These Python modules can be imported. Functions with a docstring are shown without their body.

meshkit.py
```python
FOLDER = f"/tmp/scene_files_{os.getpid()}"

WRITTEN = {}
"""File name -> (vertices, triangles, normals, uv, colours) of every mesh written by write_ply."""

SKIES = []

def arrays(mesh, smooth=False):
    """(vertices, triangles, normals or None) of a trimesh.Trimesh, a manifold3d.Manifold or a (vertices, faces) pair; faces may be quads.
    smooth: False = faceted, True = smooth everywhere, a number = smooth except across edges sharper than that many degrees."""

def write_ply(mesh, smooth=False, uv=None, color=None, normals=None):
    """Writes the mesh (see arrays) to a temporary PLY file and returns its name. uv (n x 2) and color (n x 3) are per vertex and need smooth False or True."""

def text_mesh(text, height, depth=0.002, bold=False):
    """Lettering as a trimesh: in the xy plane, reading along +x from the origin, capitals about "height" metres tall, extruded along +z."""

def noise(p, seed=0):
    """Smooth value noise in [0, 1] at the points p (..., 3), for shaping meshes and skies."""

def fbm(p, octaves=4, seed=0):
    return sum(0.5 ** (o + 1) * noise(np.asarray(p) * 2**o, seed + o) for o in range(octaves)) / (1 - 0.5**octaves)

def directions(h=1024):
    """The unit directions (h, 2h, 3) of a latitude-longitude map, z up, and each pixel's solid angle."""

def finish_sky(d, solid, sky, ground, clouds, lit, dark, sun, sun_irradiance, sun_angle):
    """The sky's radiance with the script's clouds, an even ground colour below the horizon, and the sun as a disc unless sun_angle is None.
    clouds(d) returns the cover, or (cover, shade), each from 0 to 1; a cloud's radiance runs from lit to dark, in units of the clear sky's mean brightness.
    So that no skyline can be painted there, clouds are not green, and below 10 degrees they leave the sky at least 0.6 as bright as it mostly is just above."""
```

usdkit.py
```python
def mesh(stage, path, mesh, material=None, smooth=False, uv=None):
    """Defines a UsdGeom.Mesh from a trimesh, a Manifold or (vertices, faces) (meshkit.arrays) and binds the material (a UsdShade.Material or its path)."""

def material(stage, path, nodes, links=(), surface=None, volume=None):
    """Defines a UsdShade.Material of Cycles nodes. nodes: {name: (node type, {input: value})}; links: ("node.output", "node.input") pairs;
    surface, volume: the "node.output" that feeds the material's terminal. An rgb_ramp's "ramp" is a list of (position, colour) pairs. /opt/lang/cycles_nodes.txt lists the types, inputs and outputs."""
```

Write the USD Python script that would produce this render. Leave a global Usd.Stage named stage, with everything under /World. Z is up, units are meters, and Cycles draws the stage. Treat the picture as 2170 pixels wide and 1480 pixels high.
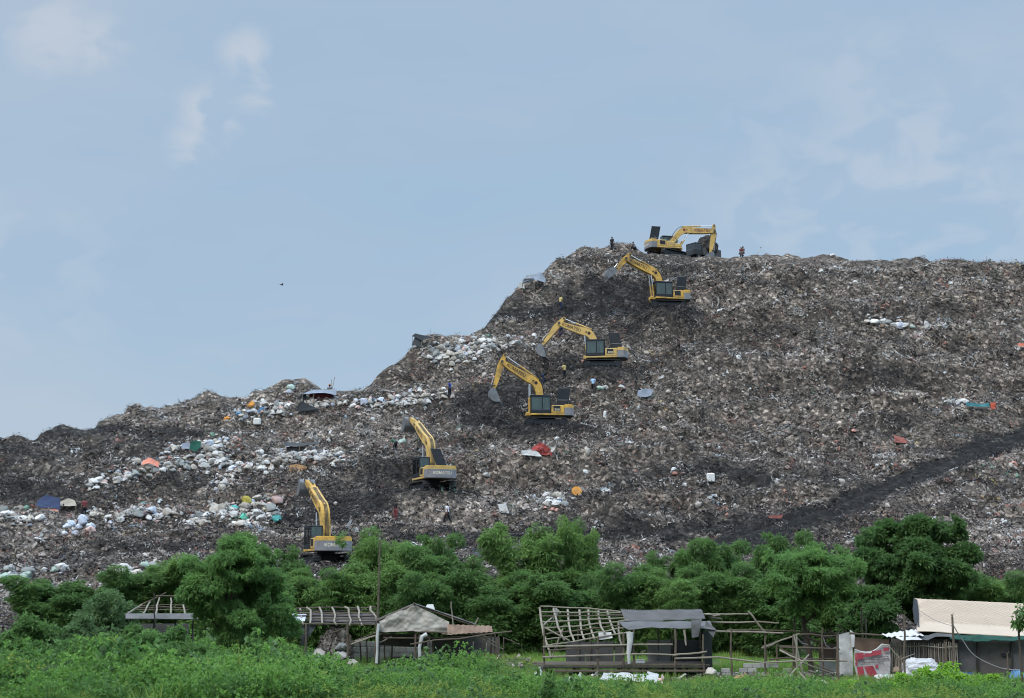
import math, os, re
import numpy as np, trimesh, manifold3d, shapely, usdkit, meshkit
from shapely.geometry import Polygon, LineString, Point, box as sbox
from pxr import Usd, UsdGeom, UsdLux, UsdShade, Sdf, Gf, Vt

stage = Usd.Stage.CreateInMemory()
UsdGeom.SetStageUpAxis(stage, UsdGeom.Tokens.z)
UsdGeom.SetStageMetersPerUnit(stage, 1.0)
UsdGeom.Xform.Define(stage, '/World')
UsdGeom.Scope.Define(stage, '/World/Looks')

# ------------------------------------------------------------------ camera, sky, sun, exposure
FPX, CXP, CYP, HOR, CAMZ = 3130.0, 1085.0, 740.0, 1243.0, 4.0      # lens in photo pixels, horizon row, eye height
TH = math.atan((HOR - CYP) / FPX)
camera = UsdGeom.Camera.Define(stage, '/World/camera')
camera.CreateHorizontalApertureAttr(36.0)
camera.CreateVerticalApertureAttr(36.0 * 698 / 1024)
camera.CreateFocalLengthAttr(36.0 * FPX / 2170)
camera.CreateClippingRangeAttr(Gf.Vec2f(1.0, 20000.0))
camera.CreateExposureAttr(0.75)
camera.AddTranslateOp().Set(Gf.Vec3d(0, 0, CAMZ))
camera.AddRotateXOp().Set(90 + math.degrees(TH))

SUN_TO = np.array([-0.42, -0.50, 0.76]); SUN_TO /= np.linalg.norm(SUN_TO)
SUN_EL, SUN_ROT = math.asin(SUN_TO[2]), math.atan2(SUN_TO[0], SUN_TO[1])
sun = UsdLux.DistantLight.Define(stage, '/World/sun')
sun.CreateNormalizeAttr(True); sun.CreateIntensityAttr(0.40); sun.CreateAngleAttr(24.0)
sun.CreateColorAttr(Gf.Vec3f(1.0, 0.96, 0.90))
sun.AddOrientOp().Set(Gf.Quatf(Gf.Rotation(Gf.Vec3d(0, 0, 1), Gf.Vec3d(*map(float, SUN_TO))).GetQuat()))

PUFFS = [((535, 190), 0.030, 0.85), ((520, 110), 0.026, 0.75), ((450, 240), 0.034, 0.8), ((410, 310), 0.028, 0.65), ((110, 75), 0.045, 0.7), ((200, 95), 0.035, 0.6), ((1950, 390), 0.15, 0.42), ((1700, 430), 0.12, 0.35), ((1830, 190), 0.09, 0.3), ((60, 590), 0.09, 0.3)]   # where the paler puffs drift: photo pixel, angular radius, weight
def _dir(px, py):
    u, v = (px - CXP) / FPX, (CYP - py) / FPX; c, s = math.cos(TH), math.sin(TH); d = np.array([u, c - v * s, s + v * c]); return tuple(d / np.linalg.norm(d))
_cn, _cl, _prev = {}, [], None
for _k, (_p, _r, _w) in enumerate(PUFFS):
    _cn[f'd{_k}'] = ('vector_math', {'math_type': 'distance', 'vector2': _dir(*_p)}); _cn[f'm{_k}'] = ('map_range', {'range_type': 'smoothstep', 'from_min': 0.0, 'from_max': _r, 'to_min': _w, 'to_max': 0.0, 'clamp': True})
    _cl += [('geo.generated', f'd{_k}.vector1'), (f'd{_k}.value', f'm{_k}.value')]
    if _prev is None: _prev = f'm{_k}.result'
    else:
        _cn[f'x{_k}'] = ('math', {'math_type': 'maximum'}); _cl += [(_prev, f'x{_k}.value1'), (f'm{_k}.result', f'x{_k}.value2')]; _prev = f'x{_k}.value'
_cn['pf'] = ('math', {'math_type': 'multiply'}); _cl.append((_prev, 'pf.value2'))
sky_mat = usdkit.material(stage, '/World/Looks/overcast_sky', {
    'geo': ('texture_coordinate', {}),
    'atm': ('sky_texture', {'sky_type': 'single_scattering', 'sun_disc': False, 'sun_elevation': SUN_EL, 'sun_rotation': SUN_ROT,
                            'air_density': 1.0, 'aerosol_density': 2.0, 'ozone_density': 1.0}),
    'xyz': ('separate_xyz', {}),
    'map1': ('mapping', {'scale': (1.0, 1.0, 2.6), 'location': (0.37, 0.1, 0.22)}),
    'big': ('noise_texture', {'scale': 3.2, 'detail': 5.0, 'roughness': 0.50, 'distortion': 0.25}),
    'bigr': ('rgb_ramp', {'ramp': [(0.25, (2.14, 3.02, 4.0)), (0.48, (2.36, 3.13, 4.0)), (0.66, (2.68, 3.28, 4.02)), (0.85, (2.95, 3.42, 4.05))]}),
    'map2': ('mapping', {'scale': (1.0, 1.0, 1.5), 'location': (2.47, 0.3, 1.12)}),
    'puff': ('noise_texture', {'scale': 24.0, 'detail': 7.0, 'roughness': 0.5, 'distortion': 0.4}),
    'pc': ('map_range', {'range_type': 'smoothstep', 'from_min': 0.40, 'from_max': 0.62, 'clamp': True}), **_cn,
    'puffr': ('rgb_ramp', {'ramp': [(0.0, (0, 0, 0)), (0.05, (0.0, 0.0, 0.0)), (0.42, (0.55, 0.55, 0.55)), (0.6, (0.75, 0.75, 0.75)), (1, (0.8, 0.8, 0.8))]}),
    'lit': ('mix_color', {'blend_type': 'mix', 'b': (3.45, 3.78, 4.25), 'use_clamp': False}),
    # deck brightens towards the zenith, raised beyond a real overcast to light the ground
    'zen': ('map_range', {'from_min': 0.40, 'from_max': 1.0, 'to_min': 1.0, 'to_max': 5.2, 'clamp': True}),
    'deck': ('vector_math', {'math_type': 'scale'}),
    'cover': ('mix_color', {'blend_type': 'mix', 'fac': 0.90, 'use_clamp': False}),
    'bg': ('background_shader', {'strength': 0.1}),
}, [('geo.generated', 'xyz.vector'), ('geo.generated', 'map1.vector'), ('map1.vector', 'big.vector'), ('big.fac', 'bigr.fac'),
    ('geo.generated', 'map2.vector'), ('map2.vector', 'puff.vector'), ('puff.fac', 'pc.value'), ('pc.result', 'pf.value1'), *_cl, ('pf.value', 'puffr.fac'),
    ('bigr.color', 'lit.a'), ('puffr.color', 'lit.fac'), ('xyz.z', 'zen.value'), ('lit.result', 'deck.vector1'), ('zen.result', 'deck.scale'),
    ('atm.color', 'cover.a'), ('deck.vector', 'cover.b'), ('cover.result', 'bg.color')], surface='bg.background')
sky = UsdLux.DomeLight.Define(stage, '/World/sky')
sky.CreateIntensityAttr(1.0)
UsdShade.MaterialBindingAPI.Apply(sky.GetPrim()).Bind(sky_mat)
sky.GetPrim().SetCustomDataByKey('kind', 'structure')
sky.GetPrim().SetCustomDataByKey('label', 'pale blue grey overcast sky with faint puffs of cloud')

# ------------------------------------------------------------------ photo geometry
def ray(px, py):
    u, v = (np.asarray(px, float) - CXP) / FPX, (CYP - np.asarray(py, float)) / FPX
    c, s = math.cos(TH), math.sin(TH)
    return u, c - v * s, s + v * c
def at(px, py, Y):
    """the point of the place that the photo shows at px, py if it lies Y metres ahead"""
    a, b, c = ray(px, py)
    return np.array([a / b * Y, Y, CAMZ + c / b * Y])
def ground_at(px, py, z=0.0):
    a, b, c = ray(px, py)
    t = (z - CAMZ) / c
    return np.array([a * t, b * t, z])

# ------------------------------------------------------------------ writing prims
used = {}
def numbered(parent, name):
    k = (parent, name); n = used.get(k, -1) + 1; used[k] = n
    return f'{parent}/{name}' if n == 0 else f'{parent}/{name}_{n:03d}'
def tag(prim, label=None, category=None, group=None, kind=None):
    for k, v in (('label', label), ('category', category), ('group', group), ('kind', kind)):
        if v: prim.SetCustomDataByKey(k, v)
def rotz(a):
    c, s = math.cos(a), math.sin(a); return np.array([[c, -s, 0], [s, c, 0], [0, 0, 1.0]])
def VF(m):
    if hasattr(m, 'to_mesh'):
        k = m.to_mesh(); return np.array(k.vert_properties[:, :3], float), np.array(k.tri_verts, int)
    if isinstance(m, (tuple, list)): return np.asarray(m[0], float), np.asarray(m[1], int)
    return np.array(m.vertices, float), np.array(m.faces, int)
class Thing:
    """a top-level Xform at the thing's base; its parts are given in world coordinates"""
    def __init__(s, name, label, category, base=(0, 0, 0), yaw=0.0, group=None, local=False):
        s.path = numbered('/World', name); s.base = np.asarray(base, float); s.yaw = yaw; s.local = local
        x = UsdGeom.Xform.Define(stage, s.path)
        x.AddTranslateOp().Set(Gf.Vec3d(*map(float, s.base)))
        if yaw: x.AddRotateZOp().Set(math.degrees(yaw))
        tag(x.GetPrim(), label, category, group)
    def add(s, name, mesh, mat, parent=None, smooth=False, label=None, kind=None):
        v, f = VF(mesh)
        if not s.local: v = (v - s.base) @ rotz(s.yaw)
        p = numbered(parent or s.path, name)
        m = usdkit.mesh(stage, p, (v, f), mat, smooth)
        tag(m.GetPrim(), label, None, None, kind)
        return p
def single(name, mesh, mat, label, category=None, group=None, kind=None, smooth=False, base=None):
    v, f = VF(mesh); p = numbered('/World', name)
    b = np.zeros(3) if base is None else np.asarray(base, float)
    m = usdkit.mesh(stage, p, (v - b, f), mat, smooth)
    if base is not None: m.AddTranslateOp().Set(Gf.Vec3d(*map(float, b)))
    tag(m.GetPrim(), label, category, group, kind)
    return m

# ------------------------------------------------------------------ shapes
def cat(*ms):
    V, F, n = [], [], 0
    for m in (ms[0] if len(ms) == 1 and isinstance(ms[0], list) else ms):
        v, f = VF(m)
        if f.shape[1] == 4: f = np.vstack([f[:, [0, 1, 2]], f[:, [0, 2, 3]]])
        V.append(v); F.append(f + n); n += len(v)
    return np.vstack(V), np.vstack(F)
def box(x0, x1, y0, y1, z0, z1):
    v = np.array([[x, y, z] for x in (x0, x1) for y in (y0, y1) for z in (z0, z1)], float)
    f = np.array([[0, 1, 3], [0, 3, 2], [4, 6, 7], [4, 7, 5], [0, 4, 5], [0, 5, 1], [2, 3, 7], [2, 7, 6], [0, 2, 6], [0, 6, 4], [1, 5, 7], [1, 7, 3]])
    return v, f
def cbox(x0, x1, y0, y1, z0, z1, r=0.04):
    """a box with chamfered edges"""
    m = manifold3d.Manifold
    pts = []
    for a, b, c in ((r, 0, 0), (0, r, 0), (0, 0, r)):
        o = r
        for x in (x0 + o - (o if a else 0), x1 - o + (o if a else 0)):
            for y in (y0 + o - (o if b else 0), y1 - o + (o if b else 0)):
                for z in (z0 + o - (o if c else 0), z1 - o + (o if c else 0)):
                    pts.append((x, y, z))
    return VF(m.hull_points(pts))
def tube(pts, rad, n=7):
    p = np.asarray(pts, float); r = np.broadcast_to(np.asarray(rad, float), (len(p),))
    t = np.gradient(p, axis=0); t /= np.linalg.norm(t, axis=1, keepdims=True) + 1e-12
    ref = np.array([0.12, 0.31, 0.94]) if abs(t[0, 2]) < 0.9 else np.array([1.0, 0.2, 0])
    a = np.cross(t, ref); a /= np.linalg.norm(a, axis=1, keepdims=True); b = np.cross(t, a)
    an = np.arange(n) * 2 * np.pi / n
    v = (p[:, None] + r[:, None, None] * (np.cos(an)[None, :, None] * a[:, None] + np.sin(an)[None, :, None] * b[:, None])).reshape(-1, 3)
    i, j = np.meshgrid(np.arange(len(p) - 1), np.arange(n), indexing='ij')
    q = np.stack([i * n + j, i * n + (j + 1) % n, (i + 1) * n + (j + 1) % n, (i + 1) * n + j], -1).reshape(-1, 4)
    f = np.vstack([q[:, [0, 2, 1]], q[:, [0, 3, 2]]])
    c0, c1 = len(v), len(v) + 1
    v = np.vstack([v, p[0], p[-1]]); k = np.arange(n)
    f = np.vstack([f, np.stack([np.full(n, c0), k, (k + 1) % n], 1), np.stack([np.full(n, c1), (len(p) - 1) * n + (k + 1) % n, (len(p) - 1) * n + k], 1)])
    return v, f
PR = np.random.default_rng(11)
def pole(p0, p1, r0=0.04, r1=None, bend=0.012, n=7):
    p0, p1 = np.asarray(p0, float), np.asarray(p1, float); L = np.linalg.norm(p1 - p0)
    t = np.linspace(0, 1, 5)[:, None]; r1 = r0 * 0.8 if r1 is None else r1
    off = PR.normal(0, bend * L, (5, 3)); off[0] = off[-1] = 0
    return tube(p0 + (p1 - p0) * t + off, np.linspace(r0, r1, 5) * PR.uniform(0.93, 1.07, 5), n)
def rod(p0, p1, r, n=10): return tube([p0, p1], r, n)
def extrude_xz(poly, y0, y1):
    """a shapely polygon drawn in x (forward) and z (up), thick from y0 to y1"""
    V, F, n = [], [], 0
    for g in getattr(poly, 'geoms', [poly]):
        m = trimesh.creation.extrude_polygon(g, 1.0, engine='earcut')
        v, f = np.array(m.vertices), np.array(m.faces)
        v = np.stack([v[:, 0], y1 + (y0 - y1) * v[:, 2], v[:, 1]], 1)
        V.append(v); F.append(f + n); n += len(v)
    return np.vstack(V), np.vstack(F)
def extrude_xy(poly, z0, z1):
    V, F, n = [], [], 0
    for g in getattr(poly, 'geoms', [poly]):
        m = trimesh.creation.extrude_polygon(g, 1.0, engine='earcut')
        v, f = np.array(m.vertices), np.array(m.faces)
        v[:, 2] = z0 + (z1 - z0) * v[:, 2]; V.append(v); F.append(f + n); n += len(v)
    return np.vstack(V), np.vstack(F)
def sheet(ctrl, nu=24, nv=16, thick=0.02, wrinkle=0.05, freq=1.2, seed=0, ragged=0.0, droop=0.0):
    """a cloth or panel through a grid of control points, with thickness and wrinkles"""
    from scipy.interpolate import RegularGridInterpolator as RGI
    c = np.asarray(ctrl, float); a, b = c.shape[:2]
    k = RGI((np.linspace(0, 1, a), np.linspace(0, 1, b)), c)
    u, v = np.meshgrid(np.linspace(0, 1, nu), np.linspace(0, 1, nv), indexing='ij')
    if ragged:
        e = meshkit.noise(np.stack([u[:, -1] * 9, u[:, -1] * 0, u[:, -1] * 0], -1), seed + 5)
        v = v * (1 - ragged * e)[:, None]
    P = k(np.stack([u, v], -1))
    du, dv = np.gradient(P, axis=0), np.gradient(P, axis=1)
    n = np.cross(du, dv); n /= np.linalg.norm(n, axis=2, keepdims=True) + 1e-9
    w = (meshkit.fbm(P * freq, 3, seed) - 0.5) * 2 * wrinkle
    P = P + n * w[..., None]
    P[..., 2] -= droop * np.sin(np.pi * u) * np.sin(np.pi * v)
    top, bot = P + n * thick / 2, P - n * thick / 2
    V = np.vstack([top.reshape(-1, 3), bot.reshape(-1, 3)]); N = nu * nv
    i, j = np.meshgrid(np.arange(nu - 1), np.arange(nv - 1), indexing='ij')
    q = np.stack([i * nv + j, (i + 1) * nv + j, (i + 1) * nv + j + 1, i * nv + j + 1], -1).reshape(-1, 4)
    F = [q, q[:, ::-1] + N]
    ring = np.concatenate([np.arange(nv), np.arange(1, nu) * nv + nv - 1, (nu - 1) * nv + np.arange(nv - 2, -1, -1), np.arange(nu - 2, -1, -1) * nv])
    F.append(np.stack([ring[:-1], ring[1:], ring[1:] + N, ring[:-1] + N], 1))
    q = np.vstack(F)
    return V, np.vstack([q[:, [0, 1, 2]], q[:, [0, 2, 3]]])
def corrugated(p00, p10, p01, p11, waves, amp=0.022, thick=0.006, across=14, sag=0.0, seed=0):
    """a corrugated sheet: waves run along p00->p10, ridges run along p00->p01"""
    nu, nv = waves * 4 + 1, across
    u, v = np.meshgrid(np.linspace(0, 1, nu), np.linspace(0, 1, nv), indexing='ij')
    P = (1 - u)[..., None] * ((1 - v)[..., None] * np.asarray(p00) + v[..., None] * np.asarray(p01)) + u[..., None] * ((1 - v)[..., None] * np.asarray(p10) + v[..., None] * np.asarray(p11))
    n = np.cross(np.asarray(p10, float) - p00, np.asarray(p01, float) - p00); n /= np.linalg.norm(n)
    if n[2] < 0: n = -n
    P = P + n * (amp * np.sin(u * waves * 2 * np.pi) + 0.03 * (meshkit.noise(np.stack([u * 4, v * 3, u * 0], -1), seed) - 0.5))[..., None]
    P[..., 2] -= sag * np.sin(np.pi * u)
    V = np.vstack([(P + n * thick / 2).reshape(-1, 3), (P - n * thick / 2).reshape(-1, 3)]); N = nu * nv
    i, j = np.meshgrid(np.arange(nu - 1), np.arange(nv - 1), indexing='ij')
    q = np.stack([i * nv + j, (i + 1) * nv + j, (i + 1) * nv + j + 1, i * nv + j + 1], -1).reshape(-1, 4)
    ring = np.concatenate([np.arange(nv), np.arange(1, nu) * nv + nv - 1, (nu - 1) * nv + np.arange(nv - 2, -1, -1), np.arange(nu - 2, -1, -1) * nv])
    q = np.vstack([q, q[:, ::-1] + N, np.stack([ring[:-1], ring[1:], ring[1:] + N, ring[:-1] + N], 1)])
    return V, np.vstack([q[:, [0, 1, 2]], q[:, [0, 2, 3]]])

# ------------------------------------------------------------------ materials
def lin(r, g, b):
    f = lambda c: c / 12.92 if c <= 0.04045 else ((c + 0.055) / 1.055) ** 2.4
    return (f(r / 255), f(g / 255), f(b / 255))
def mul(c, k): return tuple(min(0.95, x * k) for x in c)
def plain(name, col, rough=0.7, var=0.35, scale=3.0, dirt=None, dirt_amount=0.5, metal=0.0, bump=0.0, spec=0.3, rand=0.0, translucent=0.0):
    """a painted, woven or weathered surface: two scales of tone, stains of dirt, fine relief"""
    nodes = {'g': ('texture_coordinate', {}),
             'n': ('noise_texture', {'scale': scale, 'detail': 6.0, 'roughness': 0.6}),
             'r': ('rgb_ramp', {'ramp': [(0.25, mul(col, 1 - var)), (0.5, col), (0.75, mul(col, 1 + var * 0.6))]}),
             'b': ('principled_bsdf', {'roughness': rough, 'metallic': metal, 'specular_ior_level': spec})}
    links = [('g.object', 'n.vector'), ('n.fac', 'r.fac')]
    out = 'r.color'
    if dirt is not None:
        nodes['dn'] = ('noise_texture', {'scale': scale * 0.45, 'detail': 8.0, 'roughness': 0.68})
        nodes['dr'] = ('rgb_ramp', {'ramp': [(0.0, (0, 0, 0)), (0.62 - 0.25 * dirt_amount, (0, 0, 0)), (0.80 - 0.2 * dirt_amount, (dirt_amount,) * 3), (1, (dirt_amount,) * 3)]})
        nodes['dm'] = ('mix_color', {'blend_type': 'mix', 'b': dirt})
        links += [('g.object', 'dn.vector'), ('dn.fac', 'dr.fac'), ('dr.color', 'dm.fac'), (out, 'dm.a')]; out = 'dm.result'
    if rand:
        nodes['oi'] = ('object_info', {})
        nodes['om'] = ('map_range', {'to_min': 1 - rand, 'to_max': 1 + rand * 0.35})
        nodes['ov'] = ('hsv', {})
        links += [('oi.random', 'om.value'), ('om.result', 'ov.value'), (out, 'ov.color')]; out = 'ov.color'
    links.append((out, 'b.base_color'))
    if bump:
        nodes['bp'] = ('bump', {'strength': bump, 'distance': 0.03})
        nodes['bn'] = ('noise_texture', {'scale': scale * 5, 'detail': 4.0})
        links += [('g.object', 'bn.vector'), ('bn.fac', 'bp.height'), ('bp.normal', 'b.normal')]
    surf = 'b.BSDF'
    if translucent:
        nodes['t'] = ('translucent_bsdf', {}); nodes['mx'] = ('mix_closure', {'fac': translucent})
        links += [(out, 't.color'), ('b.BSDF', 'mx.closure1'), ('t.BSDF', 'mx.closure2')]; surf = 'mx.closure'
    return usdkit.material(stage, '/World/Looks/' + name, nodes, links, surface=surf)
def foliage(name, dark, mid, light, yellow=None):
    """leaves: each leaf its own tone, whole clumps lighter or darker, light passing through"""
    dark, mid, light, yellow = [c and (c[0] * 1.3, c[1] * 1.04, c[2] * 0.95) for c in (dark, mid, light, yellow)]
    nodes = {'g': ('geometry', {}), 'oi': ('object_info', {}), 'tc': ('texture_coordinate', {}),
             'n': ('noise_texture', {'scale': 0.9, 'detail': 3.0}),
             'w': ('math', {'math_type': 'multiply_add', 'value2': 0.5, 'value3': 0.0}),
             'a': ('math', {'math_type': 'multiply_add', 'value2': 0.5}),
             'r': ('rgb_ramp', {'ramp': [(0.1, dark), (0.45, mid), (0.8, light), (0.97, light), (1.0, yellow or light)]}),
             'b': ('principled_bsdf', {'roughness': 0.55, 'specular_ior_level': 0.25}),
             't': ('translucent_bsdf', {}), 'mx': ('mix_closure', {'fac': 0.40})}
    links = [('tc.object', 'n.vector'), ('g.random_per_island', 'w.value1'), ('n.fac', 'a.value1'), ('w.value', 'a.value3'), ('a.value', 'r.fac'),
             ('r.color', 'b.base_color'), ('r.color', 't.color'), ('b.BSDF', 'mx.closure1'), ('t.BSDF', 'mx.closure2')]
    return usdkit.material(stage, '/World/Looks/' + name, nodes, links, surface='mx.closure')
def instancer(path, protos, positions, quats, scales, index):
    """protos: [(name, mesh, material)]"""
    pi = UsdGeom.PointInstancer.Define(stage, path)
    targets = []
    for name, mesh, mat in protos:
        p = numbered(path, name); usdkit.mesh(stage, p, mesh, mat); targets.append(Sdf.Path(p))
    pi.CreatePrototypesRel().SetTargets(targets)
    pi.CreateProtoIndicesAttr(Vt.IntArray.FromNumpy(np.asarray(index, np.int32)))
    pi.CreatePositionsAttr(Vt.Vec3fArray.FromNumpy(np.asarray(positions, np.float32)))
    pi.CreateScalesAttr(Vt.Vec3fArray.FromNumpy(np.asarray(scales, np.float32)))
    q = np.asarray(quats, np.float32)
    pi.CreateOrientationsAttr(Vt.QuathArray([Gf.Quath(float(a[0]), float(a[1]), float(a[2]), float(a[3])) for a in q]))
    return pi.GetPrim()
def spin(n, rng, normals=None, tilt=0.15):
    """quaternions (w, x, y, z): a turn about the vertical, then leaning with the slope's normal"""
    a = rng.uniform(0, 2 * np.pi, n); q1 = np.stack([np.cos(a / 2), 0 * a, 0 * a, np.sin(a / 2)], 1)
    nm = np.tile([0, 0, 1.0], (n, 1)) if normals is None else normals
    nm = nm + rng.normal(0, tilt, (n, 3)); nm /= np.linalg.norm(nm, axis=1, keepdims=True)
    ax = np.stack([-nm[:, 1], nm[:, 0], 0 * a], 1); w = 1 + nm[:, 2]
    q2 = np.concatenate([w[:, None], ax], 1); q2 /= np.linalg.norm(q2, axis=1, keepdims=True)
    w1, x1, y1, z1 = q2.T; w2, x2, y2, z2 = q1.T
    return np.stack([w1 * w2 - x1 * x2 - y1 * y2 - z1 * z2, w1 * x2 + x1 * w2 + y1 * z2 - z1 * y2, w1 * y2 - x1 * z2 + y1 * w2 + z1 * x2, w1 * z2 + x1 * y2 - y1 * x2 + z1 * w2], 1)
# ------------------------------------------------------------------ the ground and the mountain of rubbish
PROF = np.array([(1420, 93), (1340, 97), (1230, 108), (1180, 118), (1090, 126.5), (1010, 133.5), (890, 146), (765, 156), (645, 166), (540, 176), (470, 184)], float)
_py = np.linspace(1420, 470, 400)
from scipy.interpolate import PchipInterpolator, RegularGridInterpolator
_Y = PchipInterpolator(-PROF[:, 0], PROF[:, 1])(-_py)
_Z = at(np.full(400, CXP), _py, _Y)[2]
def prof(y): return np.interp(y, np.concatenate([[86], _Y]), np.concatenate([[-1.4], _Z]))
SKYLINE = [(-400, 985), (-200, 965), (-60, 948), (0, 936), (30, 933), (70, 938), (90, 926), (110, 913), (135, 910), (150, 917), (185, 917), (197, 904), (215, 890), (240, 883), (258, 885), (272, 868), (300, 860), (345, 860), (365, 862),
           (400, 838), (440, 825), (475, 830), (520, 835), (545, 822), (590, 805), (635, 798), (660, 805), (670, 813), (705, 812), (750, 812), (780, 805), (795, 790), (830, 770), (870, 748), (905, 723), (930, 712), (960, 708), (1000, 708),
           (1015, 695), (1050, 660), (1080, 628), (1105, 603), (1140, 591), (1160, 578), (1200, 548), (1235, 532), (1290, 528), (1340, 530), (1360, 538), (1400, 542), (1520, 542), (1560, 539), (1600, 537), (1660, 540), (1750, 541), (1850, 545), (1950, 545),
           (2050, 549), (2100, 553), (2170, 557), (2300, 566), (2600, 590), (3000, 640)]
_s = np.array(SKYLINE, float); _sy = np.interp(_s[:, 1], _py[::-1], _Y[::-1])
_sp = np.array([at(a, b, c) for (a, b), c in zip(_s, _sy)])
RIDGE_X, RIDGE_Z, RIDGE_Y = _sp[:, 0], _sp[:, 2], _sp[:, 1]
def base_height(x, y):
    zr, yr = np.interp(x, RIDGE_X, RIDGE_Z), np.interp(x, RIDGE_X, RIDGE_Y)
    a = prof(y); b = zr + 0.05 - 0.10 * np.maximum(y - yr, 0)
    far = np.clip((y - yr - 75) / 90, 0, 1); b = b * (1 - far) - 1.5 * far
    side = np.clip((np.abs(x) - 105) / 90, 0, 1)
    h = np.minimum(a, b)
    d = np.clip(0.5 - np.abs(a - b) / 1.6, 0, 1); h = h - 0.35 * d * d
    return h * (1 - side) - 1.5 * side
def lumps(x, y):
    p = lambda sx, sy: np.stack([x / sx, y / sy, 0 * x], -1)
    z = (meshkit.noise(p(13, 7), 3) - 0.5) * 1.3 + (meshkit.noise(p(30, 3.2), 8) - 0.5) * 1.45      # long benches across the slope
    r = 1 - np.abs(2 * meshkit.noise(p(3.6, 2.2), 21) - 1); z = z + (r - 0.5) * 0.85
    z = z + (meshkit.noise(p(1.5, 1.2), 5) - 0.5) * 0.55 + (meshkit.noise(p(0.62, 0.55), 6) - 0.5) * 0.34
    return z
def benches(x, y):
    """narrow ledges that cross the slope, as the bulldozed layers left them"""
    z = 0 * x
    for q, hgt in BENCH_W:
        yy = np.interp(x, q[:, 0], q[:, 1], left=-999, right=-999)
        yy = yy + (meshkit.noise(np.stack([x / 4, 0 * x, 0 * x], -1), 31) - 0.5) * 1.2
        d = y - yy
        z = z + 1.7 * np.where(yy > 0, hgt * np.exp(-(d / 0.9) ** 2) - hgt * 0.8 * np.exp(-((d - 2.2) / 1.4) ** 2), 0)
    return z
def lips(x, y):
    """the bleached, windswept rim of each ledge (and, below it, a darker face)"""
    a, b_ = 0 * x, 0 * x
    for q, _ in BENCH_W:
        yy = np.interp(x, q[:, 0], q[:, 1], left=-999, right=-999) + (meshkit.noise(np.stack([x / 4, 0 * x, 0 * x], -1), 31) - 0.5) * 1.2
        on = (yy > 0) * np.clip(meshkit.noise(np.stack([x / 6, 0 * x, 0 * x], -1), 51) * 2.2 - .3, 0, 1)
        a = np.maximum(a, on * np.exp(-((y - yy - .25) / .75) ** 2)); b_ = np.maximum(b_, on * np.exp(-((y - yy + 1.5) / .8) ** 2))
    return a, b_
def march(fun, px, py, y0=93.0, y1=200.0):
    a, b, c = ray(px, py); Y = np.arange(y0, y1, 0.06)
    X, Z = a / b * Y, CAMZ + c / b * Y
    hit = np.nonzero(fun(X, Y) >= Z)[0]
    k = hit[0] if len(hit) else np.argmin(np.abs(Z - fun(X, Y)))
    return np.array([X[k], Y[k], Z[k] if len(hit) else fun(X[k:k + 1], Y[k:k + 1])[0]])
def first_hit0(px, py): return march(base_height, px, py)
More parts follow.
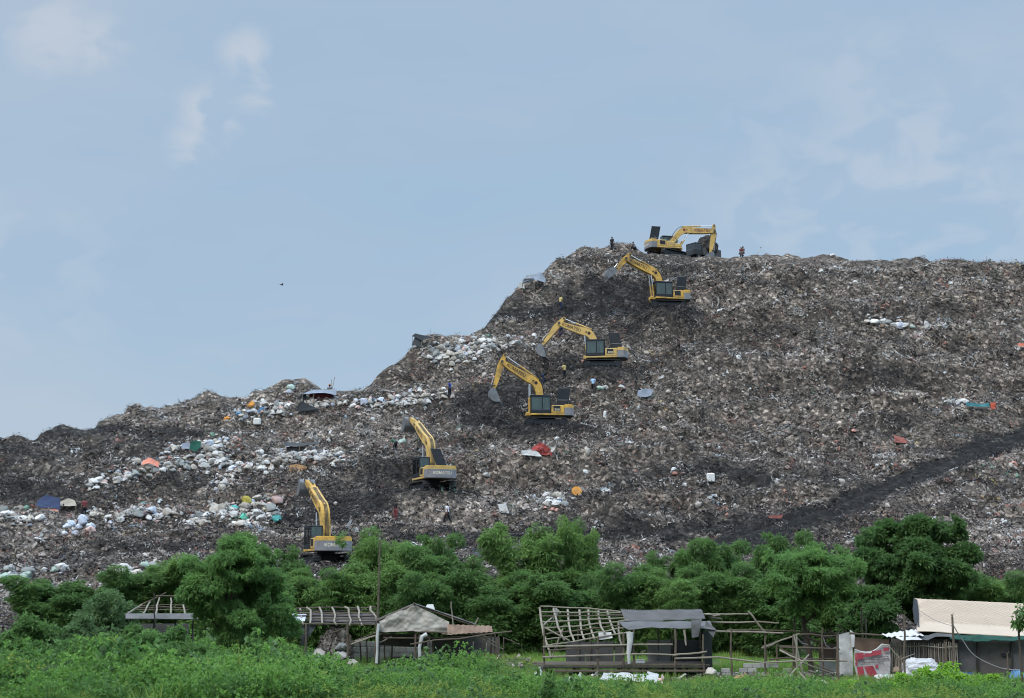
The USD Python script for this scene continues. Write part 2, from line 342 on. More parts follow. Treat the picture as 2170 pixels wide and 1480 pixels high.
BENCH = [([(1225, 838), (1330, 885), (1500, 872), (1750, 862), (2000, 856), (2170, 850), (2300, 845)], 0.75),
         ([(1040, 1012), (1180, 1004), (1300, 992), (1420, 985), (1560, 960), (1700, 945)], 0.8),
         ([(1300, 800), (1500, 780), (1700, 760), (1900, 735), (2200, 700)], 0.5),
         ([(1500, 690), (1700, 672), (1950, 655), (2250, 640)], 0.5),
         ([(1560, 800), (1750, 795), (1950, 790), (2250, 770)], 0.5), ([(1500, 905), (1700, 915), (1880, 905), (2050, 880), (2250, 865)], 0.55), ([(1380, 620), (1500, 600), (1700, 592), (1950, 590), (2250, 585)], 0.4), ([(1350, 930), (1500, 925), (1650, 930), (1800, 950)], 0.5), ([(1250, 1075), (1400, 1062), (1550, 1060), (1680, 1050)], 0.5),
         ([(500, 880), (640, 880), (760, 850), (960, 850)], 0.45),
         ([(300, 1000), (480, 985), (640, 975), (800, 965)], 0.45),
         ([(0, 1105), (150, 1110), (380, 1095), (600, 1090)], 0.4),
         ([(1650, 1040), (1800, 1060), (2000, 1010), (2200, 985)], 0.4)]
BENCH_W = [(np.array([first_hit0(a, b) for a, b in pts]), hgt) for pts, hgt in BENCH]
# where the excavators stand: (pixel of the ground under the machine, radius)
EXC_PX = {1: (1413, 541), 2: (1412, 658), 3: (1276, 784), 4: (1156, 907), 5: (916, 1044), 6: (690, 1200)}
PADS = []
for k, (a, b) in EXC_PX.items():
    p = first_hit0(a, b)
    if k == 1:
        p = at(a, 549, 180.0); 
    PADS.append((p[0], p[1], p[2], 2.3, 5.2)); EXC_PX[k] = p
TRUCK_P = at(1487, 540, 183.5); PADS.append((TRUCK_P[0] + 0.5, TRUCK_P[1], TRUCK_P[2] - 0.9, 3.0, 5.0))
TRACK_PX = [(1480, 1178), (1560, 1140), (1640, 1112), (1720, 1090), (1800, 1064), (1900, 1025), (2000, 985), (2100, 938), (2200, 905), (2320, 880)]
TRACK = np.array([first_hit0(a, b) for a, b in TRACK_PX])
def track_dist(x, y):
    d = np.full(np.shape(x), 1e9)
    for p, q in zip(TRACK[:-1], TRACK[1:]):
        ax, ay = q[0] - p[0], q[1] - p[1]; t = np.clip(((x - p[0]) * ax + (y - p[1]) * ay) / (ax * ax + ay * ay), 0, 1)
        d = np.minimum(d, np.hypot(x - p[0] - t * ax, y - p[1] - t * ay))
    return d
def full_height(x, y):
    x, y = np.asarray(x, float), np.asarray(y, float)
    fade = np.clip((y - 93) / 6, 0, 1) * np.clip((170 - np.abs(x)) / 40, 0, 1)
    td = track_dist(x, y); smooth = np.clip((td - 1.1) / 1.6, 0.10, 1)
    h = base_height(x, y) + fade * smooth * (lumps(x, y) + benches(x, y)) - 0.25 * fade * (1 - smooth) - fade * .16 * np.exp(-((td - .62) / .22) ** 2) + fade * .14 * np.exp(-((td - 1.7) / .45) ** 2) * meshkit.noise(np.stack([x, y, 0 * x], -1), 71)
    for cx, cy, cz, r0, r1 in PADS:
        w = np.clip((r1 - np.hypot(x - cx, y - cy)) / (r1 - r0), 0, 1); w = w * w * (3 - 2 * w)
        h = h * (1 - w) + w * (cz - 0.04 + 0.16 * (meshkit.noise(np.stack([x * 1.4, y * 1.4, 0 * x], -1), 4) - 0.5))
    return h
gx = np.concatenate([np.linspace(-220, -74, 30)[:-1], np.arange(-74, 78, 0.30), np.linspace(78, 225, 30)[1:]])
gy = np.concatenate([np.arange(88, 189, 0.27), np.linspace(190, 380, 50)])
GX, GY = np.meshgrid(gx, gy, indexing='ij')
GZ = full_height(GX, GY)
hill_height = RegularGridInterpolator((gx, gy), GZ, bounds_error=False, fill_value=-1.0)
def H(x, y): return hill_height(np.stack([np.asarray(x, float), np.asarray(y, float)], -1))
def first_hit(px, py): return march(lambda X, Y: H(X, Y), px, py)

# soil tone: fresh black cuts and bleached old rubbish, plus some shade painted in as dark tone
DARK = [(1240, 640, 5.5, 2.6, 0.9), (1120, 655, 6, 2.2, 0.75), (1300, 612, 6, 2.2, 0.75), (1190, 790, 4, 2.6, 0.5), (1010, 880, 3.0, 3.2, 0.85), (1085, 830, 2.5, 3, 0.7), (720, 1080, 5, 2.2, 0.9), (830, 1010, 5, 3, 0.45),
        (240, 960, 13, 5.5, 0.60), (60, 985, 7, 4.5, 0.68), (15, 975, 3.0, 2.2, 1.0), (220, 898, 4, 2, 0.9), (130, 930, 5, 2.5, 0.7), (380, 930, 7, 2.6, 0.5), (90, 1030, 10, 4, 0.55), (300, 1190, 6, 2.5, 0.6),  # the small black patch at the far left edge paints a shadowed wall
        (1580, 1120, 6, 3, 0.9), (1640, 1150, 7, 3, 0.9), (1570, 1008, 11, 2.0, 0.8), (1370, 1020, 5, 1.6, 0.6), (1340, 1108, 7, 2.5, 0.95), (1180, 1118, 5, 2.5, 0.8), (1030, 1140, 6, 2.2, 0.95), (930, 1040, 4, 1.6, 0.85), (1160, 905, 4, 1.6, 0.85),
        (1285, 785, 4, 1.6, 0.8), (1415, 660, 4, 1.5, 0.8), (1430, 560, 8, 2.5, 0.55), (1060, 650, 3.5, 4, 0.6), (1080, 690, 4, 2, 0.5), (1910, 895, 2.5, 2.0, 0.7), (1340, 690, 1.2, 1.0, 0.9), (1970, 1010, 5, 2, 0.6), (2140, 960, 4, 2, 0.7), (2050, 1090, 5, 2, 0.4)]
LIGHT = [(450, 850, 7, 2.5, 0.6), (590, 825, 7, 2.2, 0.7), (560, 880, 8, 2.5, 0.5), (30, 950, 5, 1.2, 0.9), (1900, 620, 26, 6, 0.35), (1700, 870, 20, 1.2, 0.6), (1250, 1000, 9, 1.2, 0.5), (1300, 1165, 6, 2.2, 0.8), (700, 905, 12, 3.0, 0.5),
         (500, 960, 10, 3, 0.35), (940, 1085, 9, 2.0, 0.9), (620, 1130, 7, 3, 0.6), (250, 1130, 12, 3, 0.3), (1060, 715, 6, 1.5, 0.7), (960, 780, 7, 2.5, 0.4), (1350, 830, 8, 1.8, 0.5), (1150, 955, 5, 1.5, 0.5), (2000, 1060, 9, 3, 0.35), (2100, 1130, 9, 3, 0.4), (80, 1270, 9, 4, 0.5)]
def blobs(items):
    out = []
    for a, b, rx, ry, k in items:
        p = first_hit0(a, b); out.append((p[0], p[1], rx, ry, k))
    return out
DARK, LIGHT = blobs(DARK), blobs(LIGHT)
def field(items, x, y):
    z = 0 * x; nz = (meshkit.fbm(np.stack([x / 2.6, y / 1.8, 0 * x], -1), 3, 17) - 0.5) * 1.3
    for cx, cy, rx, ry, k in items:
        d = np.hypot((x - cx) / rx, (y - cy) / ry) + nz
        z = np.maximum(z, k * np.clip(1.35 - d, 0, 1) / 1.0)
    return np.clip(z, 0, 1)
def tones(x, y):
    td = track_dist(x, y) + (meshkit.fbm(np.stack([x / 1.5, y / 1.5, 0 * x], -1), 2, 9) - 0.5) * 2.0
    dark = np.maximum(field(DARK, x, y), np.clip((1.75 - td) / 0.5, 0, 1)); lp, fc = lips(x, y); dark = np.maximum(dark, .28 * fc)
    for cx, cy, cz, r0, r1 in PADS: dark = np.maximum(dark, .75 * np.clip((4.0 - np.hypot((x - cx) * .85, y - cy + .4) + 1.6 * (meshkit.noise(np.stack([x, y, 0 * x], -1), 77) - .5)) / 1.8, 0, 1))  # contact shadow of each standing machine, painted into the ground tone
    dark = np.clip(dark, 0, 1); light = np.maximum(field(LIGHT, x, y), .95 * lp) * (1 - dark)
    return dark, light, np.clip((1.75 - td) / 0.5, 0, 1)
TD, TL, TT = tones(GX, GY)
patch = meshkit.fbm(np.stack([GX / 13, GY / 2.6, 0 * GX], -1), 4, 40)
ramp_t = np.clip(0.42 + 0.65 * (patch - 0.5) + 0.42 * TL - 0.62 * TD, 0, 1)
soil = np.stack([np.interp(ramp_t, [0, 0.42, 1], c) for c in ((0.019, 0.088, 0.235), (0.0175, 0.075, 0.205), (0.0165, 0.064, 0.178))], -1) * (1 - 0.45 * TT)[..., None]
ni, nj = GX.shape
ii, jj = np.meshgrid(np.arange(ni - 1), np.arange(nj - 1), indexing='ij')
Q = np.stack([ii * nj + jj, (ii + 1) * nj + jj, (ii + 1) * nj + jj + 1, ii * nj + jj + 1], -1).reshape(-1, 4)
hill_mat = usdkit.material(stage, '/World/Looks/compacted_rubbish', {
    'c': ('attribute', {'attribute': 'soil'}), 'g': ('geometry', {}),
    'v': ('voronoi_texture', {'scale': 3.4, 'randomness': 1.0}), 'vr': ('rgb_ramp', {'ramp': [(0, (0.30, 0.30, 0.30)), (0.35, (0.75, 0.73, 0.71)), (0.7, (1.2, 1.15, 1.1)), (0.9, (2.2, 2.1, 2.0)), (1, (3.6, 3.5, 3.4))]}),
    'sx': ('separate_xyz', {}), 'v2': ('noise_texture', {'scale': 1.6, 'detail': 8.0, 'roughness': 0.7}), 'nr': ('rgb_ramp', {'ramp': [(0.3, (0.35, 0.35, 0.36)), (0.5, (0.95, 0.95, 0.95)), (0.75, (1.7, 1.65, 1.6))]}),
    'm1': ('mix_color', {'blend_type': 'multiply', 'fac': 1.0, 'use_clamp': False}), 'm2': ('mix_color', {'blend_type': 'multiply', 'fac': 1.0, 'use_clamp': False}),
    'bp': ('bump', {'strength': 0.8, 'distance': 0.12}), 'b': ('principled_bsdf', {'roughness': 0.85, 'specular_ior_level': 0.2})},
    [('g.position', 'v.vector'), ('v.color', 'sx.vector'), ('sx.x', 'vr.fac'), ('g.position', 'v2.vector'), ('v2.fac', 'nr.fac'), ('c.color', 'm1.a'), ('vr.color', 'm1.b'), ('m1.result', 'm2.a'), ('nr.color', 'm2.b'),
     ('m2.result', 'b.base_color'), ('v2.fac', 'bp.height'), ('bp.normal', 'b.normal')], surface='b.BSDF')
hill = usdkit.mesh(stage, '/World/rubbish_hill', (np.stack([GX, GY, GZ], -1).reshape(-1, 3), Q), hill_mat, True)
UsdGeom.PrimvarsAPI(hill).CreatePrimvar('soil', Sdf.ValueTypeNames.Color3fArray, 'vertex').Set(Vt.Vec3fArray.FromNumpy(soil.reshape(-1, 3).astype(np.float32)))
tag(hill.GetPrim(), 'huge grey brown hill of compacted household rubbish', None, None, 'structure')

ground_mat = usdkit.material(stage, '/World/Looks/rough_ground', {
    'g': ('geometry', {}), 'n': ('noise_texture', {'scale': 0.22, 'detail': 8.0, 'roughness': 0.65}),
    'r': ('rgb_ramp', {'ramp': [(0.3, (0.030, 0.050, 0.016)), (0.48, (0.050, 0.085, 0.022)), (0.58, (0.075, 0.088, 0.038)), (0.72, (0.115, 0.095, 0.065))]}),
    'n2': ('noise_texture', {'scale': 5.0, 'detail': 5.0}), 'bp': ('bump', {'strength': 0.9, 'distance': 0.15}), 'b': ('principled_bsdf', {'roughness': 0.9, 'specular_ior_level': 0.15})},
    [('g.position', 'n.vector'), ('n.fac', 'r.fac'), ('r.color', 'b.base_color'), ('g.position', 'n2.vector'), ('n2.fac', 'bp.height'), ('bp.normal', 'b.normal')], surface='b.BSDF')
ax = np.concatenate([[-4000, -1500, -500, -200, -90], np.arange(-45, 45.1, 0.8), [90, 200, 500, 1500, 4000]]); ay = np.concatenate([[-500, -100, 0, 25], np.arange(40, 100, 0.8), [120, 200, 500, 1500, 5000]])
AX, AY = np.meshgrid(ax, ay, indexing='ij')
def flat(x, y):
    x, y = np.asarray(x, float), np.asarray(y, float)
    near = np.clip((60 - np.abs(x)) / 20, 0, 1) * np.clip((y - 30) / 10, 0, 1) * np.clip((110 - y) / 10, 0, 1)
    return near * ((meshkit.noise(np.stack([x / 5, y / 4, 0 * x], -1), 2) - 0.5) * 0.22 + (meshkit.noise(np.stack([x / 1.3, y / 1.3, 0 * x], -1), 12) - 0.5) * 0.10)
AZ = flat(AX, AY); ni, nj = AX.shape
ii, jj = np.meshgrid(np.arange(ni - 1), np.arange(nj - 1), indexing='ij')
Q = np.stack([ii * nj + jj, (ii + 1) * nj + jj, (ii + 1) * nj + jj + 1, ii * nj + jj + 1], -1).reshape(-1, 4)
g = usdkit.mesh(stage, '/World/ground', (np.stack([AX, AY, AZ], -1).reshape(-1, 3), Q), ground_mat, True)
tag(g.GetPrim(), 'rough flat ground with earth and grass', None, None, 'structure')

# ------------------------------------------------------------------ loose litter over the hill: tens of thousands of scraps
LR = np.random.default_rng(5)
def scrap(rng, L, W):
    """a crumpled strip of film, cloth or card: a bent 3 x 2 sheet"""
    nu = 4; u = np.linspace(-0.5, 0.5, nu)
    x = np.repeat(u * L, 2); y = np.tile([-0.5, 0.5], nu) * W * np.repeat(rng.uniform(0.6, 1.15, nu), 2)
    z = np.repeat(rng.normal(0, 0.22, nu), 2) * L * 0.7 + rng.normal(0, 0.12, 2 * nu) * W
    v = np.stack([x, y, z], 1)
    q = np.array([[2 * i, 2 * i + 2, 2 * i + 3, 2 * i + 1] for i in range(nu - 1)])
    R = trimesh.transformations.random_rotation_matrix(rng.uniform(0, 1, 3))[:3, :3]
    f = np.vstack([q[:, [0, 1, 2]], q[:, [0, 2, 3]]])
    return v @ R.T, f
def lump(rng, s):
    m = trimesh.creation.icosphere(1, 1.0); v = np.array(m.vertices) * rng.uniform(0.45, 1.0, 3) * s
    return v * rng.uniform(0.8, 1.2, (len(v), 1)), np.array(m.faces)
def cluster(rng, n, big=1.0):
    parts = []
    for _ in range(n):
        L = big * float(np.clip(rng.lognormal(-1.90, 0.55), 0.08, 0.95)); W = L * rng.uniform(0.10, 0.46)
        m = scrap(rng, L, W) if rng.uniform() < 0.86 else lump(rng, L * 0.36)
        v, f = VF(m); r = 0.95 * math.sqrt(rng.uniform()); a = rng.uniform(0, 2 * np.pi)
        v = v + np.array([r * math.cos(a), r * math.sin(a), rng.uniform(-0.02, 0.10)]); parts.append((v, f))
    for _ in range(2):                                           # long ribbons of film and cord
        L = rng.uniform(.3, .85); t = np.linspace(0, 1, 6)[:, None]; d = rng.normal(0, 1, 3) * [1, 1, .35]; d /= np.linalg.norm(d)
        P = d * (t - .5) * L + rng.normal(0, .05, (6, 3)) + np.array([rng.normal(0, .5), rng.normal(0, .5), .07]); w = rng.uniform(.014, .04); s_ = np.cross(d, rng.normal(0, 1, 3)); s_ /= np.linalg.norm(s_)
        v = np.stack([P - s_ * w, P + s_ * w], 1).reshape(-1, 3); q = np.array([[2 * i, 2 * i + 2, 2 * i + 3, 2 * i + 1] for i in range(5)]); parts.append((v, np.vstack([q[:, [0, 1, 2]], q[:, [0, 2, 3]]])))
    return cat(parts)
def litter_material(name, ramp):
    return usdkit.material(stage, '/World/Looks/' + name, {
        'g': ('geometry', {}), 'oi': ('object_info', {}), 'ad': ('math', {'math_type': 'add'}), 'fr': ('math', {'math_type': 'fraction'}),
        'r': ('rgb_ramp', {'ramp': ramp, 'interpolate': False}), 'n': ('noise_texture', {'scale': 5.0, 'detail': 4.0}), 'nr': ('rgb_ramp', {'ramp': [(0.3, (0.5, 0.48, 0.46)), (0.6, (1, 1, 1))]}),
        'm': ('mix_color', {'blend_type': 'multiply', 'fac': 0.8}), 'b': ('principled_bsdf', {'roughness': 0.6, 'specular_ior_level': 0.3}), 't': ('translucent_bsdf', {}), 'mx': ('mix_closure', {'fac': 0.12})},
        [('g.random_per_island', 'ad.value1'), ('oi.random', 'ad.value2'), ('ad.value', 'fr.value1'), ('fr.value', 'r.fac'), ('g.position', 'n.vector'), ('n.fac', 'nr.fac'), ('r.color', 'm.a'), ('nr.color', 'm.b'),
         ('m.result', 'b.base_color'), ('m.result', 't.color'), ('b.BSDF', 'mx.closure1'), ('t.BSDF', 'mx.closure2')], surface='mx.closure')
def steps(weights):
    tot = sum(w for w, _ in weights); out, a = [], 0.0
    for w, c in weights: out.append((a, c)); a += w / tot
    return out
K = [(20, (0.030, 0.024, 0.023)), (22, (0.068, 0.057, 0.049)), (20, (0.131, 0.108, 0.094)), (15, (0.208, 0.177, 0.155)), (11, (0.312, 0.271, 0.241)), (6.0, (0.470, 0.421, 0.391)), (2.8, (0.600, 0.600, 0.590)),
     (2.2, (0.243, 0.112, 0.086)), (0.9, (0.514, 0.252, 0.194)), (0.6, (0.121, 0.143, 0.194)), (0.5, (0.257, 0.314, 0.350)), (0.35, (0.114, 0.184, 0.136)), (0.2, (0.456, 0.354, 0.143)), (0.2, (0.533, 0.105, 0.071))]
litter_mix = litter_material('mixed_litter', steps(K))
litter_dull = litter_material('black_litter', steps([(40, (0.016, 0.012, 0.013)), (34, (0.031, 0.028, 0.028)), (18, (0.063, 0.053, 0.049)), (6, (0.121, 0.105, 0.095)), (1.6, (0.302, 0.268, 0.251)), (0.6, (0.580, 0.580, 0.580)), (0.5, (0.171, 0.081, 0.064))]))
litter_pale = litter_material('pale_litter', steps([(11, (0.048, 0.041, 0.036)), (17, (0.127, 0.107, 0.092)), (22, (0.231, 0.198, 0.173)), (18, (0.347, 0.301, 0.267)), (11, (0.496, 0.444, 0.408)), (6, (0.620, 0.620, 0.610)), (2.2, (0.314, 0.143, 0.110)), (1.1, (0.559, 0.291, 0.232)), (0.8, (0.243, 0.314, 0.376)), (0.5, (0.142, 0.245, 0.182)), (0.25, (0.508, 0.409, 0.178))]))
protos, kinds = [], []
for mat_ in (litter_mix, litter_dull, litter_pale):
    for k in range(7):
        protos.append(('scraps', cluster(LR, 28, (1.0, 0.8, 1.10)[len(kinds) // 7]), mat_)); kinds.append(len(kinds) // 7)
N = 66000
x = LR.uniform(-66, 70, N); y = LR.uniform(94, 184, N)
yr = np.interp(x, RIDGE_X, RIDGE_Y)
ok = (y < yr + 1.0) & (np.abs(x) < 12 + y * 0.345); x, y = x[ok], y[ok]
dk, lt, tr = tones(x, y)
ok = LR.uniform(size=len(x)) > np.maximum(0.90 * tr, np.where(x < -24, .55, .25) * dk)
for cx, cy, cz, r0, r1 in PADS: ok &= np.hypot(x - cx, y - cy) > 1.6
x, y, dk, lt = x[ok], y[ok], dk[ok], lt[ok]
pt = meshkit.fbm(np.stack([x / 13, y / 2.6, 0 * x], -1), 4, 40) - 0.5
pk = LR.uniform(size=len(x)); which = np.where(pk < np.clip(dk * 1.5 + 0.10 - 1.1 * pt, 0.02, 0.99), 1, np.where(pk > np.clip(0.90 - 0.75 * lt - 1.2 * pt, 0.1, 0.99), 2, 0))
e = 0.4; nrm = np.stack([-(H(x + e, y) - H(x - e, y)) / (2 * e), -(H(x, y + e) - H(x, y - e)) / (2 * e), np.ones_like(x)], 1); nrm /= np.linalg.norm(nrm, axis=1, keepdims=True)
s = LR.uniform(0.7, 1.15, len(x)) * (1 - 0.25 * dk) * np.where(y > np.interp(x, RIDGE_X, RIDGE_Y) - 1.5, 0.6, 1.0)
LIT = instancer('/World/loose_litter', protos, np.stack([x, y, H(x, y) + 0.02], 1), spin(len(x), LR, nrm, 0.2), np.stack([s, s, s * LR.uniform(0.5, 1.1, len(x))], 1), which * 7 + LR.integers(0, 7, len(x)))
tag(LIT, 'scraps of plastic film, cloth and card strewn over the rubbish hill', None, None, 'stuff')
# ------------------------------------------------------------------ excavators
M_YEL = plain('machine_yellow', (0.58, 0.35, 0.075), 0.5, 0.22, 2.2, dirt=(0.11, 0.085, 0.06), dirt_amount=0.78)
M_YEL2 = plain('machine_yellow_faded', (0.52, 0.345, 0.11), 0.55, 0.25, 2.0, dirt=(0.16, 0.13, 0.10), dirt_amount=0.62)
M_GREY = plain('counterweight_grey', (0.20, 0.20, 0.215), 0.6, 0.25, 2.5, dirt=(0.16, 0.12, 0.08), dirt_amount=0.5)
M_BLACK = plain('machine_black', (0.016, 0.019, 0.024), 0.5, 0.3, 4.0, dirt=(0.06, 0.055, 0.05), dirt_amount=0.35)
M_TRACK = plain('track_steel', (0.020, 0.021, 0.023), 0.7, 0.4, 5.0, dirt=(0.075, 0.06, 0.05), dirt_amount=0.6, bump=0.4)
M_STEEL = plain('worn_steel', (0.19, 0.195, 0.205), 0.45, 0.3, 3.0, dirt=(0.10, 0.085, 0.07), dirt_amount=0.5, metal=0.5)
M_DARKSTEEL = plain('dirty_steel', (0.075, 0.07, 0.07), 0.55, 0.35, 4.0, dirt=(0.03, 0.027, 0.025), dirt_amount=0.5)
M_CHROME = plain('ram_chrome', (0.75, 0.75, 0.76), 0.22, 0.05, 2.0, metal=0.85)
M_INK = plain('dark_lettering', (0.035, 0.020, 0.015), 0.6, 0.2, 8.0)
M_WHITE_INK = plain('pale_lettering', (0.66, 0.60, 0.46), 0.6, 0.3, 6.0)
M_SEAT = plain('cab_seat_cloth', (0.05, 0.05, 0.055), 0.8, 0.2, 5.0)
M_GLASS = usdkit.material(stage, '/World/Looks/cab_glass', {'t': ('transparent_bsdf', {'color': (0.55, 0.66, 0.58)}), 'g': ('glossy_bsdf', {'color': (0.9, 0.95, 0.95), 'roughness': 0.06}),
    'f': ('fresnel', {'IOR': 2.1}), 'm': ('mix_closure', {})}, [('f.fac', 'm.fac'), ('t.BSDF', 'm.closure1'), ('g.BSDF', 'm.closure2')], surface='m.closure')
def strip(path, widths, n=26):
    """a plate along a curve through the points of path, its width running through widths"""
    p = np.asarray(path, float)
    t = np.concatenate([[0], np.cumsum(np.linalg.norm(np.diff(p, axis=0), axis=1))]); t /= t[-1]
    u = np.linspace(0, 1, n); q = np.stack([PchipInterpolator(t, p[:, k])(u) for k in (0, 1)], 1)
    w = np.interp(u, np.linspace(0, 1, len(widths)), widths)
    d = np.gradient(q, axis=0); d /= np.linalg.norm(d, axis=1, keepdims=True); nn = np.stack([-d[:, 1], d[:, 0]], 1)
    a, b = q + nn * w[:, None] / 2, q - nn * w[:, None] / 2
    return Polygon(np.vstack([a, b[::-1]])).buffer(0).union(Point(q[0]).buffer(w[0] / 2, 6)).union(Point(q[-1]).buffer(w[-1] / 2, 6))
def place_text(text, height, origin, right, up, depth=0.006, bold=True):
    m = meshkit.text_mesh(text, height, depth, bold); v, f = VF(m)
    right, up = np.asarray(right, float), np.asarray(up, float); out = np.cross(right, up)
    return np.asarray(origin) + v[:, :1] * right + v[:, 1:2] * up + v[:, 2:3] * out, f, v[:, 0].max()
def lettering(text, height, centre, right, up, depth=0.006):
    v, f, w = place_text(text, height, (0, 0, 0), right, up, depth)
    return v + np.asarray(centre) - np.asarray(right, float) * w / 2 - np.asarray(up, float) * height / 2, f
def excavator(P, yaw, label, boom, arm_deg, bucket_deg, faded=False, track_yaw=0.0, hood='up', text_rear=False, ink=None, boom_len=5.7, arm_len=2.9, number=None, scale=1.0, tilt=0.0):
    """boom: elevation of the line from boom foot to tip; arm_deg, bucket_deg: directions of the arm and the bucket in the same plane (0 = ahead, -90 = down)"""
    T = Thing('excavator', label, 'excavator', P, yaw, 'excavators stepped up the rubbish hill', local=True)
    Y = M_YEL2 if faded else M_YEL; ink = ink or M_INK
    Rt = rotz(track_yaw)
    if tilt:
        c, s_ = math.cos(tilt), math.sin(tilt); TR = np.array([[c, 0, -s_], [0, 1, 0], [s_, 0, c]])
    else: TR = np.eye(3)
    def add(name, m, mat, parent=None, smooth=False, label=None, under=False):
        v, f = VF(m); v = v * scale
        if under: v = v @ Rt.T
        return T.add(name, (v @ TR.T, f), mat, parent, smooth, label)
    # running gear
    for sy in (1, -1):
        prof_ = LineString([(-1.62, 0.46), (1.62, 0.46)]).buffer(0.44, 10)
        inner = LineString([(-1.62, 0.46), (1.62, 0.46)]).buffer(0.36, 10)
        y0, y1 = sorted((sy * 0.92, sy * 1.50))
        tp = add('track', extrude_xz(prof_.difference(inner), y0, y1), M_TRACK, under=True)
        shoes, per = [], prof_.exterior
        for k in range(44):
            q = per.interpolate(k / 44, normalized=True); q2 = per.interpolate((k / 44 + 0.004) % 1, normalized=True)
            d = np.array([q2.x - q.x, q2.y - q.y]); d /= np.linalg.norm(d); n2 = np.array([d[1], -d[0]])
            if n2 @ (np.array([q.x, q.y]) - [np.clip(q.x, -1.62, 1.62), 0.46]) < 0: n2 = -n2
            poly = Polygon([(q.x + d[0] * a + n2[0] * b, q.y + d[1] * a + n2[1] * b) for a, b in ((-.055, -.03), (.055, -.03), (.03, .045), (-.03, .045))])
            shoes.append(extrude_xz(poly, y0 - 0.02, y1 + 0.02))
        add('track_shoes', cat(shoes), M_TRACK, tp, under=True, )
        wheels = [extrude_xz(Point(x, 0.46).buffer(r, 10), y0 + 0.1, y1 - 0.06) for x, r in ((-1.62, .33), (1.62, .33))] + [extrude_xz(Point(x, 0.24).buffer(.13, 6), y0 + 0.1, y1 - 0.08) for x in np.linspace(-1.1, 1.1, 6)]
        add('roller_wheels', cat(wheels + [box(-1.3, 1.3, y0 + 0.16, y1 - 0.16, 0.30, 0.72)]), M_BLACK, tp, under=True)
    add('carriage', cat(cbox(-0.9, 0.9, -0.93, 0.93, 0.42, 0.86)), M_TRACK, under=True)
    add('turntable', extrude_xy(Point(0, 0).buffer(0.72, 16), 0.84, 1.10), M_BLACK)
    # upper structure
    plan = Point(0, 0).buffer(2.78, 24).intersection(sbox(-3, -1.38, -1.70, 1.38)).buffer(-0.1).buffer(0.1)
    inner = plan.buffer(-0.05)
    deck = add('deck', cat(cbox(-1.72, 1.62, -1.36, 1.36, 1.10, 1.28, 0.03), cbox(1.25, 1.95, -0.42, 0.42, 1.12, 1.5, 0.05)), Y)
    cw = add('counterweight', cat(extrude_xy(inner, 1.08, 1.13), extrude_xy(plan, 1.13, 1.86)), M_GREY)
    cap = add('counterweight_cap', cat(extrude_xy(plan, 1.862, 2.12), extrude_xy(plan.buffer(-0.09), 2.12, 2.20)), Y)
    if text_rear:
        v, f = VF(meshkit.text_mesh('KOMATSU', 0.25, 0.006, True)); w = v[:, 0].max()
        a = (v[:, 0] - w / 2) / 2.784
        r = 2.784 + v[:, 2]
        add('lettering', (np.stack([-r * np.cos(a), -r * np.sin(a), 1.42 + v[:, 1]], 1), f), M_WHITE_INK, cw)
    add('engine_housing', cat(cbox(-1.69, -0.42, -1.34, 1.34, 1.285, 2.10, 0.06), cbox(-0.40, 0.55, -1.34, -0.50, 1.285, 2.0, 0.06), cbox(0.57, 1.55, -1.34, -0.55, 1.285, 1.72, 0.06)), Y)
    sp = add('side_panel', box(-1.30, -0.62, 1.342, 1.350, 1.50, 2.02), M_BLACK); add('side_panel', box(-1.30, -0.62, -1.350, -1.342, 1.50, 2.02), M_BLACK)
    if number:
        v, f = lettering(number, 0.2, (-0.96, 1.352, 1.66), (-1, 0, 0), (0, 0, 1)); v2, f2 = lettering(number, 0.2, (-0.96, -1.352, 1.66), (1, 0, 0), (0, 0, 1))
        add('lettering', cat((v, f), (v2, f2)), M_WHITE_INK, sp)
    add('exhaust_pipe', cat(rod((-0.75, -0.9, 2.08), (-0.75, -0.9, 2.62), 0.06), rod((-0.75, -0.9, 2.58), (-0.86, -0.9, 2.70), 0.055)), M_BLACK)
    add('engine_cover', cbox(-1.5, -0.5, -0.72, 0.45, 2.102, 2.24, 0.05), M_BLACK)
    if hood == 'up':
        ang = 0.10 if not faded else -0.14
        hb = cbox(-0.58, 0.58, -0.04, 0.04, 0, 2.0 if text_rear else 1.72, 0.03); v, f = hb; rib = cat(box(-0.5, 0.5, -0.06, -0.042, 0.5, 0.56), box(-0.5, 0.5, 0.042, 0.06, 0.5, 0.56)); v2, f2 = rib
        def put(v): return np.stack([v[:, 0] + math.sin(ang) * v[:, 2] * -1.4 - 1.62, v[:, 1] + 0.3, v[:, 2] * math.cos(ang) + 2.2], 1)
        hp = add('engine_hood', (put(v), f), M_BLACK, label='raised black engine hood'); add('hood_rib', (put(v2), f2), M_STEEL, hp)
        add('hood_stay', rod((-1.0, 0.1, 2.2), (-1.5, 0.26, 2.95), 0.02), M_STEEL, hp)
    elif hood == 'side':          # raised edge-on, leaning
        v, f = cbox(-0.05, 0.05, -0.62, 0.62, 0, 1.6, 0.03)
        v = np.stack([v[:, 0] - 1.0 + 0.12 * v[:, 2], v[:, 1] * 0.75 - 0.55 + v[:, 2] * 0.36, v[:, 2] + 2.2], 1)
        hp = add('engine_hood', (v, f), M_BLACK, label='raised black engine hood')
        add('hood_stay', rod((-0.9, -0.9, 2.2), (-0.9, -0.55, 3.3), 0.02), M_STEEL, hp)
    add('hand_rail', cat([rod(a, b, 0.018, 6) for a, b in (((-0.35, -1.28, 2.0), (-0.35, -1.28, 2.55)), ((0.5, -1.28, 2.0), (0.5, -1.28, 2.55)), ((-0.35, -1.28, 2.55), (0.5, -1.28, 2.55)), ((0.5, -1.28, 2.55), (1.45, -1.28, 1.75)))]), M_BLACK)
    # cab, left of the boom
    x0, x1, y0, y1, z0, z1 = -0.36, 1.60, 0.36, 1.34, 1.285, 2.98
